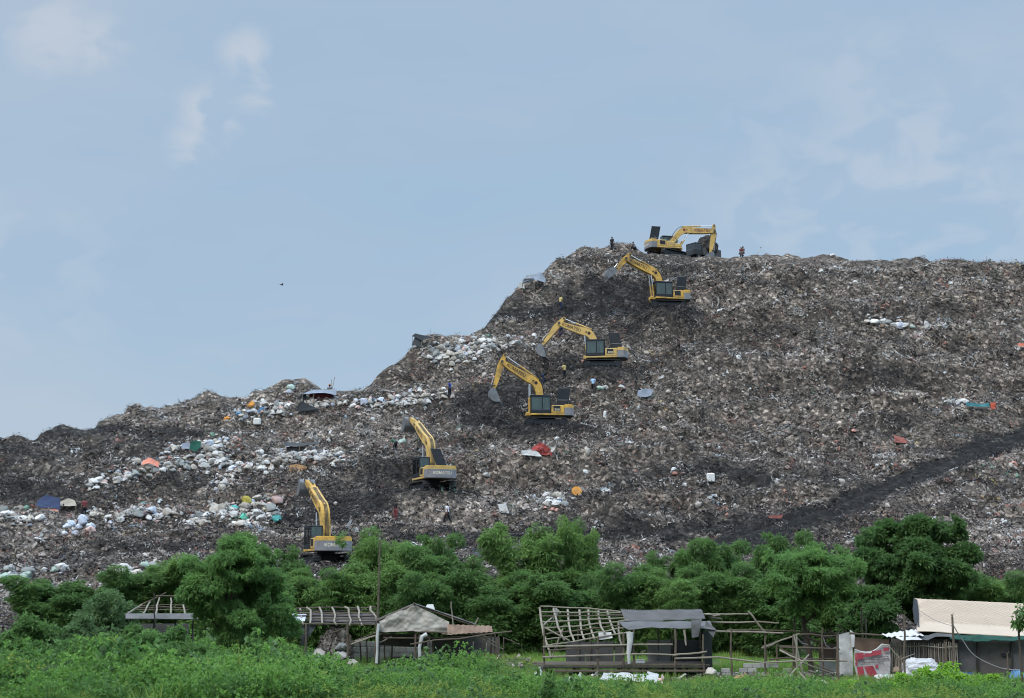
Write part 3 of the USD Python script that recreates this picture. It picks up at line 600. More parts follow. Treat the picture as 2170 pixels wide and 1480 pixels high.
    pill = [cbox(x0, x0 + .10, y, y + .09, z0, z1, .02) for y in (y0, y1 - .09)] + [cbox(x1 - .09, x1, y, y + .08, z0, z1, .02) for y in (y0, y1 - .08)] + [cbox(0.42, 0.52, y1 - .07, y1, z0, z1, .02)]
    low = [cbox(x0, x1, y1 - .06, y1 - 0.004, z0, z0 + .34, .02), cbox(x0, x1, y0 + 0.004, y0 + .06, z0, z0 + .55, .02), cbox(x0 + 0.004, x0 + .06, y0 + .09, y1 - .09, z0, z0 + .62, .02), cbox(x1 - .06, x1 - 0.004, y0 + .09, y1 - .09, z0, z0 + .2, .02)]
    rails = [cbox(x0, x1, y1 - .07, y1 - .004, z1 - .12, z1 - .002, .02), cbox(x0, x1, y0 + .004, y0 + .07, z1 - .12, z1 - .002, .02)]
    cab = add('cab', cat(pill + low + rails + [box(x0 + .06, x1 - .06, y0 + .06, y1 - .06, z0, z0 + .05)]), M_BLACK)
    add('cab_roof', cbox(x0 - .03, x1 + .05, y0 - .02, y1 + .02, z1, z1 + .10, .04), M_BLACK, cab)
    for a, b in ((x0 + .10, 0.42), (0.52, x1 - .09)):
        add('window', box(a + 0.003, b - 0.003, y1 - .045, y1 - .038, z0 + .34, z1 - .12), M_GLASS, cab)
    add('window', box(x0 + .10, x1 - .09, y0 + .03, y0 + .037, z0 + .56, z1 - .12), M_GLASS, cab)
    add('windscreen', box(x1 - .04, x1 - .033, y0 + .08, y1 - .08, z0 + .2, z1), M_GLASS, cab)
    add('rear_window', box(x0 + .03, x0 + .037, y0 + .09, y1 - .09, z0 + .62, z1), M_GLASS, cab)
    add('cab_seat', cat(cbox(0.25, 0.75, 0.6, 1.1, z0 + .38, z0 + .50, .04), cbox(0.13, 0.27, 0.6, 1.1, z0 + .40, z0 + 1.15, .04)), M_SEAT, cab)
    # boom, arm and bucket in the plane y = yb
    yb = -0.08; e = math.radians(boom); F0 = np.array([0.28, 1.78]); dv = np.array([math.cos(e), math.sin(e)]); nv = np.array([-dv[1], dv[0]])
    B = F0 + dv * boom_len * 0.37 + nv * boom_len * 0.20; TIP = F0 + dv * boom_len
    Bm = B * 0.66 + TIP * 0.34
    bp = strip([F0, F0 * 0.55 + B * 0.45, F0 * 0.15 + B * 0.85 + nv * 0.03, B * 0.88 + TIP * 0.12 + nv * 0.05, B * 0.72 + TIP * 0.28, TIP], [0.50, 0.60, 0.74, 0.80, 0.70, 0.60, 0.40], 40)
    bo = add('boom', extrude_xz(bp, yb - .33, yb + .33), Y)
    sd = (TIP - Bm) / np.linalg.norm(TIP - Bm); su = np.array([-sd[1], sd[0]]); mid = Bm * 0.60 + TIP * 0.40
    r3, u3 = np.array([sd[0], 0, sd[1]]), np.array([su[0], 0, su[1]])
    for side in (1, -1):
        rr = -r3 if side == 1 else r3; uu = u3 if u3[2] > 0 else -u3
        v, f = lettering('KOMATSU', 0.31, (mid[0], yb + side * .331, mid[1]), rr if (np.cross(rr, uu)[1] * side) > 0 else -rr, uu)
        add('lettering', (v, f), ink, bo)
    add('boom_mark', cat([extrude_xz(Point(*(B + sd * 0.15)).buffer(0.17, 8), yb - .334, yb + .334), extrude_xz(Polygon([B + sd * .42 + su * .16, B + sd * .62 + su * .0, B + sd * .42 - su * .12]), yb - .334, yb + .334)]), ink, bo)
    add('pivot_pin', cat([extrude_xz(Point(*q).buffer(0.14, 8), yb - .38, yb + .38) for q in (F0, TIP)]), M_DARKSTEEL, bo)
    for oy in (-.10, 0.0, .10):
        hp_ = [F0 + nv * .42 + dv * .1, B + su * .46 - sd * .1, Bm + su * .40, TIP + su * .30 - sd * .3]; P3 = np.array([[q[0], yb + oy, q[1]] for q in hp_]); uu_ = np.linspace(0, 3, 14)
        add('hose', tube(np.stack([PchipInterpolator(np.arange(4), P3[:, k])(uu_) for k in range(3)], 1), .028, 5), M_BLACK, bo)
    def ram(name, a, b, r, y, part=0.55, mat=None):
        a3, b3 = np.array([a[0], y, a[1]]), np.array([b[0], y, b[1]]); m_ = a3 + (b3 - a3) * part
        q = add(name, rod(a3, m_, r), mat or Y); add('ram_rod', rod(m_, b3, r * 0.55), M_CHROME, q)
    Bc = F0 + dv * boom_len * 0.44 + nv * boom_len * 0.10
    ram('boom_cylinder', (1.55, 1.42), Bc, 0.085, yb + .43); ram('boom_cylinder', (1.55, 1.42), Bc, 0.085, yb - .43)
    g = math.radians(arm_deg); ad = np.array([math.cos(g), math.sin(g)]); an = np.array([-ad[1], ad[0]]);
    if an @ dv > 0: an = -an                                     # towards the machine's upper side is away from it
    back = TIP - ad * 0.72 - an * -0.10; AT = TIP + ad * arm_len
    ap = strip([back, TIP - an * -0.02 , TIP + ad * arm_len * .45, AT], [0.34, 0.66, 0.46, 0.24])
    ar = add('arm', extrude_xz(ap, yb - .21, yb + .21), Y)
    add('pivot_pin', cat([extrude_xz(Point(*q).buffer(0.11, 8), yb - .27, yb + .27) for q in (back, AT)]), M_DARKSTEEL, ar)
    ram('arm_cylinder', B + su * 0.50 + sd * 0.05, back, 0.075, yb, 0.58)
    out = -an                                                    # the arm's outer side
    ram('bucket_cylinder', TIP + out * 0.40 + ad * 0.1, TIP + ad * (arm_len * .86) + out * 0.36, 0.06, yb, 0.6, M_DARKSTEEL)
    add('bucket_link', cat([rod((*(q := AT - ad * .42), 0)[:1] + (yb + s_ * .24,) + (q[1],), (AT + out * .38 - ad * .35)[[0]].tolist() + [yb + s_ * .24] + (AT + out * .38 - ad * .35)[[1]].tolist(), 0.05) for s_ in (1, -1)]
        + [rod([(AT + out * .38 - ad * .35)[0], yb, (AT + out * .38 - ad * .35)[1]], [(AT + out * .3 + ad * .1)[0], yb, (AT + out * .3 + ad * .1)[1]], 0.07)]), M_DARKSTEEL)
    # bucket: a curved shell between two cheeks, open on the digging side
    h = math.radians(bucket_deg); bd = np.array([math.cos(h), math.sin(h)]); bn = np.array([-bd[1], bd[0]])
    if bn @ an < 0: bn = -bn                                     # opening faces the machine
    L2 = lambda a, b: AT + bd * a + bn * b
    prof2 = [L2(0.0, 0.12), L2(-0.12, -0.22), L2(0.12, -0.50), L2(0.52, -0.62), L2(0.92, -0.50), L2(1.22, -0.16), L2(1.34, 0.30)]
    curve = np.stack([PchipInterpolator(np.arange(7), np.array(prof2)[:, k])(np.linspace(0, 6, 25)) for k in (0, 1)], 1)
    shell = LineString(curve).buffer(0.035, 2)
    cheek = Polygon(list(curve) + [L2(0.6, 0.22)])
    bk = add('bucket', cat(extrude_xz(shell, yb - .60, yb + .60), extrude_xz(cheek.buffer(0.02), yb - .64, yb - .602), extrude_xz(cheek.buffer(0.02), yb + .602, yb + .64)), M_STEEL)
    for k in range(5):
        y = yb - .5 + k * .25; tip = L2(1.52, 0.42); b0, b1 = L2(1.27, 0.22), L2(1.36, 0.34)
        add('tooth', extrude_xz(Polygon([b0 + bd * .0, b1, tip]).buffer(0.03), y - .05, y + .05), M_STEEL, bk)
    return T
ED = np.radians
E1 = excavator(EXC_PX[1], ED(13), 'dirty yellow excavator on the hilltop against the sky, loading a truck', 19, -99, -140, faded=True, track_yaw=0.5, hood='up', text_rear=True, ink=plain('faded_red_lettering', (0.20, 0.05, 0.03), 0.6, 0.2, 5), boom_len=6.3, arm_len=2.9)
E2 = excavator(EXC_PX[2], ED(180 + 12), 'yellow excavator just below the hilltop with driver seen in its cab', 42, -52, -32, hood='up', track_yaw=-0.1, boom_len=6.0, arm_len=2.0)
E3 = excavator(EXC_PX[3], ED(180 - 8), 'yellow excavator beside the big heap of white sacks, arm stretched down left', 38, -52, -98, faded=True, hood='up', track_yaw=0.1, number='200', boom_len=5.4, arm_len=3.0)
E4 = excavator(EXC_PX[4], ED(180 + 6), 'yellow excavator with dark green glass cab, lowest of those seen side on', 49.5, -74, -104, hood='up', track_yaw=-0.05, number='200', boom_len=6.2, arm_len=2.9)
E5 = excavator(EXC_PX[5], ED(112), 'yellow excavator seen from behind in mid slope, hood leaning open', 48, 20, -72, faded=True, hood='side', text_rear=True, boom_len=6.3, arm_len=2.4)
E6 = excavator(EXC_PX[6], ED(112), 'lowest yellow excavator, half hidden behind the bamboo, seen from behind', 45, 20, -72, hood='none', text_rear=True, boom_len=6.2, arm_len=2.4)
# ------------------------------------------------------------------ sacks of sorted plastic on the hill
SR = np.random.default_rng(23)
def sack_mesh(rng, L, R, flat, tied, sag):
    """a stuffed woven sack lying along x: a pillow-like body with gathered ends and creases"""
    nu, nv = 15, 14; u = np.linspace(0, 1, nu); th = np.arange(nv) * 2 * np.pi / nv
    prof_ = np.clip(np.sin(np.pi * np.clip(u, 0.03, 0.97)), 0, 1) ** 0.30
    prof_[0] = 0.42; prof_[-1] = 0.16
    if tied: prof_[-3:] = [0.62, 0.20, 0.30]
    X = (u - 0.5) * L
    r = R * prof_[:, None] * (1 + 0.12 * np.sin(th * 3 + rng.uniform(0, 6) + u[:, None] * 3) + 0.10 * rng.normal(size=(nu, nv)))
    ce = np.sign(np.cos(th)) * np.abs(np.cos(th)) ** 0.75; endf = (1 - 0.55 * np.abs(2 * u - 1) ** 3)[:, None]
    Yv, Zv = r * ce[None] * (1 + .12 * np.abs(2 * u - 1)[:, None] ** 2), r * flat * endf * np.sin(th)[None]
    Zv = np.where(Zv < 0, Zv * 0.62, Zv) + R * 0.5 * flat
    Zv = Zv - sag * ((u - 0.5) ** 2 * 4)[:, None] * R
    v = np.stack([np.repeat(X, nv).reshape(nu, nv), Yv, Zv], -1).reshape(-1, 3)
    i, j = np.meshgrid(np.arange(nu - 1), np.arange(nv), indexing='ij')
    q = np.stack([i * nv + j, i * nv + (j + 1) % nv, (i + 1) * nv + (j + 1) % nv, (i + 1) * nv + j], -1).reshape(-1, 4)
    f = np.vstack([q[:, [0, 2, 1]], q[:, [0, 3, 2]]])
    v = np.vstack([v, [X[0], 0, Zv[0].mean()], [X[-1], 0, Zv[-1].mean()]]); k = np.arange(nv); c = nu * nv
    f = np.vstack([f, np.stack([np.full(nv, c), k, (k + 1) % nv], 1), np.stack([np.full(nv, c + 1), (nu - 1) * nv + (k + 1) % nv, (nu - 1) * nv + k], 1)])
    return v, f
SACK_COL = {'white': (0.63, 0.61, 0.585), 'cream': (0.46, 0.415, 0.36), 'grey': (0.30, 0.31, 0.30), 'bluewhite': (0.50, 0.54, 0.62), 'green': (0.10, 0.42, 0.30), 'teal': (0.10, 0.40, 0.38), 'yellow': (0.55, 0.46, 0.10), 'orange': (0.75, 0.33, 0.06),
            'blue': (0.10, 0.22, 0.38), 'palegreen': (0.42, 0.52, 0.45), 'pink': (0.60, 0.42, 0.38), 'brown': (0.28, 0.20, 0.14), 'black': (0.03, 0.03, 0.035)}
SACK_MAT = {k: plain('woven_sack_' + k, c, 0.75, 0.30, 3.2, dirt=mul(c, 0.40), dirt_amount=0.6, rand=0.38, translucent=0.06) for k, c in SACK_COL.items()}
SACK_SHAPES = {}
for k in SACK_COL:
    for n in range(4 if k in ('white', 'cream') else 2):
        p = f'/World/sack_pattern_{k}_{n}'; c = stage.CreateClassPrim(p); SACK_SHAPES.setdefault(k, []).append(p)
        L, R = SR.uniform(0.82, 1.1), SR.uniform(0.30, 0.40)
        usdkit.mesh(stage, p + '/bag', sack_mesh(SR, L, R, SR.uniform(0.8, 1.0), True, SR.uniform(0, .25)), SACK_MAT[k], 38)
        a = L / 2 - 0.06
        usdkit.mesh(stage, p + '/tie', tube([(a - .10, 0, R * .42), (a - .07, 0, R * .42)], 0.09, 8), SACK_MAT['grey' if k != 'grey' else 'cream'])
def sack(px, py, kind, label, group, size=1.0, upright=False, yaw=None, lift=0.0):
    p = first_hit(px, py + 4)
    path = numbered('/World', 'sack'); x = UsdGeom.Xform.Define(stage, path)
    yaw = SR.uniform(0, 360) if yaw is None else yaw
    x.AddTranslateOp().Set(Gf.Vec3d(float(p[0]), float(p[1]), float(p[2] + lift - 0.04)))
    x.AddRotateZOp().Set(float(yaw))
    if upright: x.AddRotateYOp().Set(-80.0)
    else: x.AddRotateXYZOp().Set(Gf.Vec3f(float(SR.uniform(-28, 28)), float(SR.uniform(-30, 30)), 0))
    s = min(size, 1.08) * SR.uniform(0.72, 1.15); x.AddScaleOp().Set(Gf.Vec3f(float(s), float(s), float(s * SR.uniform(0.9, 1.1))))
    shapes_ = SACK_SHAPES[kind]
    x.GetPrim().GetReferences().AddInternalReference(shapes_[int(SR.integers(len(shapes_)))]); x.GetPrim().SetInstanceable(True)
    tag(x.GetPrim(), label, 'sack', group)
Z1 = lambda a, b: (a / 4.34, 780 + b / 4.34)                 # readings taken in enlarged crops of the photograph
Z2 = lambda a, b: (450 + a / 4.34, 780 + b / 4.34)
Z3 = lambda a, b: (900 + a / 4.34, 680 + b / 4.34)
Z6 = lambda a, b: (1650 + a / 4.173, 640 + b / 4.173)
ZB = lambda a, b: (a / 3.7, 1080 + b / 3.7)
Z7 = lambda a, b: (800 + a / 5.425, 820 + b / 5.425)
CLUSTERS = [
    (Z1, 'white sack in the small pile below the dark left flank, five sacks leaning together', 'small leaning pile under the dark flank', [(820, 1085), (860, 1045), (915, 1025), (885, 1095), (960, 1060)], 1.0),
    (Z1, 'plump white sack in the two neat stacks right of the small leaning pile', 'two neat stacks left of the pink cloth', [(1085, 985), (1085, 1020), (1075, 1050), (1175, 970), (1180, 990), (1180, 1010), (1240, 975)], 1.0),
    (Z1, 'white sack lying around the salmon pink cloth', 'scatter round the salmon pink cloth', [(1260, 860), (1310, 930), (1375, 915), (1425, 945), (1500, 940), (1545, 890), (1585, 940), (1640, 880), (1710, 910), (1720, 870), (1775, 905)], 1.0),
    (Z1, 'dusty white sack in the heap beside the dark green cloth', 'heap beside the dark green cloth', [(1545, 750), (1620, 745), (1540, 780), (1885, 700), (1930, 690), (1980, 670), (2015, 715), (1910, 740), (1975, 735), (1845, 815), (1920, 805), (1985, 795), (2030, 800), (1860, 860), (1960, 855), (1880, 900), (2050, 840), (2010, 870), (2060, 890), (2140, 920)], 1.0),
    (Z1, 'white sack in the narrow column of sacks running down the slope', 'narrow column running down the slope', [(2040, 1000), (2090, 990), (2130, 985), (2130, 1030), (2125, 1080), (2060, 1060), (2040, 1090)], 1.0),
    (Z1, 'pale sack in the long low row to the right of the blue tarpaulin', 'long row right of the navy tent', [(870, 1350), (920, 1350), (1000, 1360), (1085, 1345), (1160, 1330), (1240, 1285), (1310, 1280), (1290, 1310), (1390, 1310), (1450, 1300), (1550, 1330), (1270, 1350), (1360, 1370), (1460, 1365), (1110, 1390), (1600, 1330)], 1.05),
    (Z1, 'white sack at the far left edge below the blue tarpaulin', 'pile at the left edge below the navy tent', [(50, 1350), (80, 1390), (15, 1400), (150, 1390), (205, 1395), (275, 1380), (375, 1370), (30, 1310), (110, 1340), (240, 1400), (340, 1350)], 1.05),
    (ZB, 'clean bluish white sack in the bright pile in front of the tents', 'bright pile in front of the tents', [(505, 185), (585, 185), (530, 135), (555, 110), (620, 135), (655, 110), (650, 85), (700, 140)], 1.15),
    (ZB, 'grey sack by the left edge just above the trees', 'small pile above the trees at left edge', [(40, 520), (100, 530), (20, 545), (60, 480), (210, 495), (215, 530), (440, 470), (480, 460)], 1.15),
    (ZB, 'pale sack half hidden behind the small left trees', 'pile half hidden behind the left bamboo', [(910, 490), (1000, 480), (1010, 510), (1130, 440), (1190, 450), (970, 460), (1080, 500)], 1.1),
    (Z1, 'dirty white sack lying in rows left of the lowest excavator arm', 'stacked rows left of the lowest excavator', [(1950, 1275), (1960, 1310), (2060, 1285), (1830, 1350), (1880, 1380), (1790, 1390), (1770, 1420), (1740, 1440), (1830, 1425), (2050, 1330), (2150, 1295), (2150, 1340), (1900, 1350), (1880, 1435)], 1.05),
    (Z2, 'white sack in the bright band left of the black tent', 'bright band left of the black tent', [(300, 440), (340, 400), (390, 320), (470, 325), (500, 405), (560, 405), (540, 350), (590, 330), (640, 330), (690, 340), (620, 400), (640, 385), (300, 390), (440, 360), (270, 430), (375, 395)], 0.95),
    (Z2, 'small white sack strewn under the dark red shelter', 'white spread under the red shelter', [(890, 310), (930, 300), (980, 305), (1010, 330), (1050, 310), (1090, 300), (1120, 315), (1150, 300), (900, 345), (960, 345), (1180, 330), (1220, 260), (1040, 345)], 0.8),
    (Z2, 'round white sack in the long row that ends at the man in blue', 'long row ending at the person in blue', [(1325, 290), (1300, 340), (1400, 310), (1450, 305), (1550, 295), (1520, 345), (1580, 335), (1645, 320), (1700, 330), (1760, 330), (1815, 325), (1870, 310), (1920, 300), (1980, 300), (1640, 270), (1700, 265), (1780, 245), (1800, 290), (1830, 285), (1880, 260), (1910, 215), (1960, 255), (1890, 225), (2040, 250), (2110, 240), (2150, 230), (2130, 260)], 0.95),
    (Z2, 'white sack in the double row in front of the long black tarpaulin', 'double row below the long black tarpaulin', [(590, 760), (640, 800), (690, 800), (740, 800), (820, 795), (880, 785), (930, 785), (980, 770), (1000, 795), (1040, 775), (1110, 760), (1160, 755), (1090, 805), (1180, 790), (790, 840), (840, 835), (900, 830), (960, 830), (1020, 830)], 0.95),
    (Z2, 'off white sack spread left of the brown carton', 'spread left of the brown carton', [(720, 850), (670, 850), (610, 840), (580, 870), (500, 860), (430, 860), (440, 780), (470, 900), (550, 920), (400, 920), (320, 920), (460, 930), (60, 700), (30, 800), (20, 860), (60, 790), (250, 880), (1140, 860), (1210, 850)], 0.95),
    (Z2, 'mixed white sack in the jumble left of the lowest excavator boom', 'jumble left of the lowest boom', [(420, 1200), (380, 1255), (430, 1270), (470, 1260), (290, 1300), (110, 1280), (100, 1330), (340, 1350), (410, 1335), (570, 1300), (580, 1340), (460, 1390), (540, 1290), (260, 1430), (330, 1450), (400, 1420), (200, 1440), (30, 1300), (300, 1270), (520, 1370)], 1.05),
    (Z3, 'big white sack in the large heap beside the canopy on the ridge', 'large heap beside the ridge canopy', [(280, 200), (340, 190), (450, 150), (430, 210), (480, 210), (530, 185), (590, 180), (640, 185), (370, 240), (450, 250), (540, 240), (610, 240), (750, 215), (810, 205), (860, 205), (60, 280), (100, 310), (40, 330), (160, 330), (230, 300), (290, 310), (340, 330), (270, 350), (200, 340), (120, 350), (310, 370), (380, 380), (250, 390), (150, 250), (200, 230), (530, 280), (570, 270), (230, 260), (90, 370), (330, 290), (500, 300), (410, 290), (300, 260)], 1.1),
    (Z6, 'pale sack in the single line on the open right slope', 'single line on the right slope', [(785, 170), (850, 180), (930, 165), (960, 175), (1010, 200), (1050, 190), (1080, 210), (1120, 205), (1180, 215), (1310, 215), (1350, 205), (1420, 215), (1475, 222)], 1.15),
    (Z6, 'small grey white sack beside the blue and orange rags at far right', 'little group by the far right rags', [(1500, 885), (1540, 872), (1600, 888), (1640, 878)], 0.95),
    (Z7, 'white sack lying next to the round orange tray', 'group beside the round orange tray', [(1950, 1250), (1970, 1280), (2060, 1255), (2130, 1290), (2060, 1340), (1970, 1340), (2140, 1345)], 1.1),
]
def ordinal(n): return f"{n}{'th' if 10 <= n % 100 <= 20 else {1: 'st', 2: 'nd', 3: 'rd'}.get(n % 10, 'th')}"
for zf, label, group, pts, size in CLUSTERS:
    for nth, (a, b) in enumerate(sorted(pts), 1):
        px, py = zf(a, b); k = SR.choice(['white', 'cream', 'grey', 'bluewhite', 'palegreen'], p=[0.40, 0.36, 0.16, 0.05, 0.03])
        if 'bluish' in label: k = 'bluewhite'
        if 'grey sack' in label: k = ['grey', 'white', 'palegreen'][int(SR.integers(3))]
        if k == 'palegreen' and 'white' in label: k = 'white'
        word = {'white': 'white', 'cream': 'cream', 'grey': 'grey', 'bluewhite': 'bluish white', 'palegreen': 'pale greenish'}[k]
        wg = group.replace(' half hidden', '').replace(' at the left edge below', ' left below'); end = 'leftmost' if nth == 1 else 'rightmost' if nth == len(pts) else ordinal(nth) + ' from the left'
        sack(px, py, k, f'{word} sack, {end} in the {wg}'.replace('from the left in', 'from left in'), 'sacks in the ' + group, size)
for (px, py), k, label, s in [(Z2(310, 1215), 'yellow', 'bulging yellow sack on top of the jumble above the lowest excavator', 1.2), (Z2(590, 1385), 'teal', 'turquoise sack near the lowest excavator boom', 1.0), (Z2(200, 1292), 'teal', 'small green sack between white ones left of the yellow sack', 1.0),
                              (Z2(290, 1370), 'green', 'bright green bag below the yellow sack', 1.1), (Z2(1490, 295), 'blue', 'single blue sack at the start of the long white row', 0.9), (Z2(360, 345), 'orange', 'orange sack in the bright band left of the black tent', 1.0), (Z2(140, 462), 'orange', 'orange sack lying alone at the lower end of the bright band', 0.95),
                              (Z2(460, 375), 'blue', 'dark blue sack in the bright band left of the black tent', 0.9), (Z2(245, 425), 'blue', 'blue sack at the left end of the bright band', 0.9), (Z1(1320, 1248), 'teal', 'green sack on top of the long low row by the tents', 0.95), (Z2(720, 178), 'palegreen', 'pale green sack on the bare knoll at the skyline', 1.0),
                              (Z2(705, 222), 'bluewhite', 'pale blue sack under the pale green one on the knoll', 0.9), (Z2(590, 1220), 'pink', 'beige sack right of the yellow one above the lowest excavator', 1.3), (ZB(705, 165), 'pink', 'pinkish sack at the right of the bright bluish pile', 1.15), (Z7(2100, 1305), 'blue', 'light blue sack next to the round orange tray', 0.9),
                              ((1285, 1044), 'white', 'white sack right of the round orange tray', 1.2), (Z6(920, 205), 'brown', 'olive brown sack in the line on the right slope', 1.1), (Z6(785, 185), 'black', 'black sack at the left end of the line on the right slope', 1.0), (Z6(1700, 305), 'brown', 'brown sack alone below the line on the right slope', 1.3),
                              (Z7(1245, 1010), 'white', 'white sack half buried below the middle excavator', 0.8), (Z2(1750, 1320 - 640), 'palegreen', 'greyish sack near the person bending over', 1.0), (Z3(1000, 130), 'white', 'small white sack hanging by the bucket of the middle excavator', 0.9), ((1740, 575), 'white', 'white sack near the skyline at right', 1.1), ((1765, 541), 'white', 'white sack on the skyline at right', 1.1),
                              ((948, 832), 'white', 'standing white sack next to the man in blue', 1.1), ((933, 835), 'cream', 'cream sack standing left of the one by the man in blue', 1.0), (Z3(1480, 1190), 'cream', 'cream sack standing right of the red cloth', 1.1), (Z3(1610, 620), 'palegreen', 'pale sack right of the person in light blue', 1.1), (Z3(1660, 610), 'white', 'white sack in the row right of the person in light blue', 1.0), (Z3(1800, 605), 'white', 'last sack in the row right of the person in light blue', 1.1)]:
    sack(px, py, k, label, None, s, upright='standing' in label)
sack(*Z6(1290, 190), 'white', 'white sack standing upright in the line on the right slope', None, 1.1, upright=True)

# smaller bags and bundles heaped between the sacks, past counting
BR = np.random.default_rng(61); P_, n_ = [], 0
for zf, label, group, pts, size in CLUSTERS:
    for a, b in pts:
        q = zf(a, b)
        for _ in range(8 if 'heap' in label or 'row' in label or 'band' in label or 'jumble' in label else 4):
            P_.append(first_hit(q[0] + BR.normal(0, 13), q[1] + BR.normal(0, 7)))
P_ = np.array(P_); n_ = len(P_); s_ = BR.uniform(.25, .62, n_)
SB = instancer('/World/small_bags', [('bags', sack_mesh(BR, .9, .36, .9, bool(k % 2), .1), SACK_MAT[c]) for k, c in enumerate(['white', 'cream', 'white', 'grey', 'cream', 'bluewhite', 'white', 'pink'])], P_, spin(n_, BR, None, .35), np.stack([s_, s_ * BR.uniform(.6, 1.2, n_), s_ * BR.uniform(.5, 1.2, n_)], 1), BR.integers(0, 8, n_))
tag(SB, 'small white and pale bags and bundles heaped between the sacks', None, None, 'stuff')
# ------------------------------------------------------------------ tarpaulins, shelters and other single finds
CL = {k: plain('cloth_' + k, c, 0.8, 0.3, 1.6, dirt=mul(c, 0.5), dirt_amount=0.4, translucent=0.1) for k, c in
      {'black': (0.018, 0.020, 0.023), 'charcoal': (0.06, 0.065, 0.07), 'navy': (0.030, 0.045, 0.10), 'beige': (0.33, 0.29, 0.24), 'green': (0.012, 0.085, 0.060), 'slate': (0.22, 0.25, 0.30), 'salmon': (0.62, 0.24, 0.17), 'red': (0.30, 0.05, 0.045),
       'maroon': (0.13, 0.02, 0.025), 'grey': (0.34, 0.37, 0.38), 'orange': (0.60, 0.27, 0.05), 'pale': (0.46, 0.455, 0.44), 'blue': (0.12, 0.26, 0.42), 'carton': (0.30, 0.17, 0.075), 'silver': (0.45, 0.46, 0.48), 'teal': (0.04, 0.16, 0.18)}.items()}
M_STICK = plain('bare_bamboo', (0.22, 0.18, 0.13), 0.75, 0.35, 3.0, dirt=(0.07, 0.06, 0.05), dirt_amount=0.5)
def px_sheet(pts, lift=0.0, Y=None, **kw):
    """pts: grid of photo pixels, each with a forward offset in metres from the slope under the lowest row"""
    return pts
def shelter(name, label, corners, mat, posts=(), thick=0.02, seed=1, wrinkle=0.06, droop=0.1, category='shelter', extra=()):
    """corners: 2 x n grid of (px, py, metres beyond the slope point below the shelter)"""
    every = [q for row in corners for q in row] + [q for _, cs, _ in extra for row in cs for q in row]; ax_ = corners[-1][len(corners[-1]) // 2][0]; base = first_hit(ax_, max(q[1] for q in every) + 2)
    sd = lambda d: base[1] + 0.5 * d - 0.45
    C = np.array([[at(a, b, sd(d)) for a, b, d in row] for row in corners])
    T = Thing(name, label, category, base)
    T.add('tarpaulin', sheet(C, 22, 14, thick, wrinkle, 1.5, seed, droop=droop), mat)
    for a, b, d in posts:
        p = at(a, b, sd(d)); z = float(H(p[0], p[1])) - 0.1
        if p[2] > z: T.add('post', pole((p[0], p[1], z), p, 0.035), M_STICK)
    for nm, cs, m in extra:
        C2 = np.array([[at(a, b, sd(d) + 0.02) for a, b, d in row] for row in cs]); T.add(nm, sheet(C2, 14, 10, 0.02, 0.05, 1.8, seed + 3), m)
    return T
shelter('tarpaulin_tent', 'navy blue tarpaulin tent at the far left above the sacks', [[(84, 1057, 1.0), (98, 1049, 1.2), (113, 1053, 1.3), (128, 1056, 1.0)], [(73, 1074, 0), (93, 1077, -.3), (112, 1076, -.2), (127, 1082, 0)]], CL['navy'], posts=[(76, 1071, 0), (125, 1079, 0), (98, 1051, 1.2)],
        extra=[('lining', [[(84, 1074, -.1), (124, 1080, -.1)], [(86, 1078, -.15), (124, 1085, -.15)]], CL['salmon'])])
shelter('tarpaulin_tent', 'beige tarpaulin tent next to the navy one', [[(128, 1064, .8), (146, 1056, 1.0), (158, 1060, .9)], [(124, 1072, 0), (147, 1074, -.2), (163, 1072, 0)]], CL['beige'], posts=[(127, 1070, 0), (161, 1070, 0)])
shelter('green_cloth', 'dark green cloth hung upright among the white sacks on the left', [[(405, 936, .4), (416, 934, .5), (426, 936, .4)], [(401, 951, 0), (413, 958, -.1), (425, 949, 0)]], CL['green'], posts=[(406, 938, .45)], category='cloth')
shelter('grey_cloth', 'slate grey cloth standing just left of the green one', [[(386, 940, .5), (402, 936, .5)], [(384, 951, 0), (402, 952, 0)]], CL['slate'], category='cloth')
shelter('pink_cloth', 'salmon pink cloth draped like a tent over sacks on the left', [[(302, 978, .5), (316, 970, .7), (326, 974, .6), (338, 980, .4)], [(300, 986, 0), (316, 982, -.2), (328, 986, -.2), (336, 991, 0)]], CL['salmon'], wrinkle=0.12, category='cloth')
shelter('red_shelter', 'dark red walled shelter with grey awning near the skyline on the left', [[(648, 832, 1.6), (668, 826, 1.7), (690, 827, 1.7), (714, 824, 1.6)], [(640, 836, .2), (664, 834, 0), (688, 833, 0), (712, 838, .2)]], CL['slate'], posts=[(641, 837, .3), (665, 835, .1), (712, 839, .3), (703, 804, 1.8)],
        extra=[('back_wall', [[(656, 831, 1.3), (706, 832, 1.3)], [(655, 845, 1.2), (706, 842, 1.2)]], CL['maroon']), ('side_wall', [[(648, 831, 1.2), (640, 836, .2)], [(650, 848, 1.0), (630, 847, .1)]], CL['charcoal'])])
shelter('black_tent', 'pointed black tarpaulin tent right below the dark red shelter', [[(636, 852, .9), (641, 851, 1.0), (654, 857, .9), (668, 864, .6)], [(624, 871, 0), (640, 872, -.3), (660, 868, -.2), (680, 869, 0)]], CL['black'], posts=[(640, 852, .95)], wrinkle=0.1)
shelter('tarpaulin_shelter', 'long sagging black tarpaulin shelter in the middle of the sack rows', [[(602, 936, .9), (630, 940, 1.0), (655, 939, 1.0), (678, 937, .9)], [(606, 946, 0), (632, 946, .1), (656, 943, .1), (676, 940, .2)]], CL['charcoal'], posts=[(606, 945, .1), (634, 945, .15), (676, 939, .3)],
        extra=[('dark_side', [[(607, 947, .25), (650, 946, .3)], [(608, 957, .2), (640, 957, .25)]], CL['black'])])
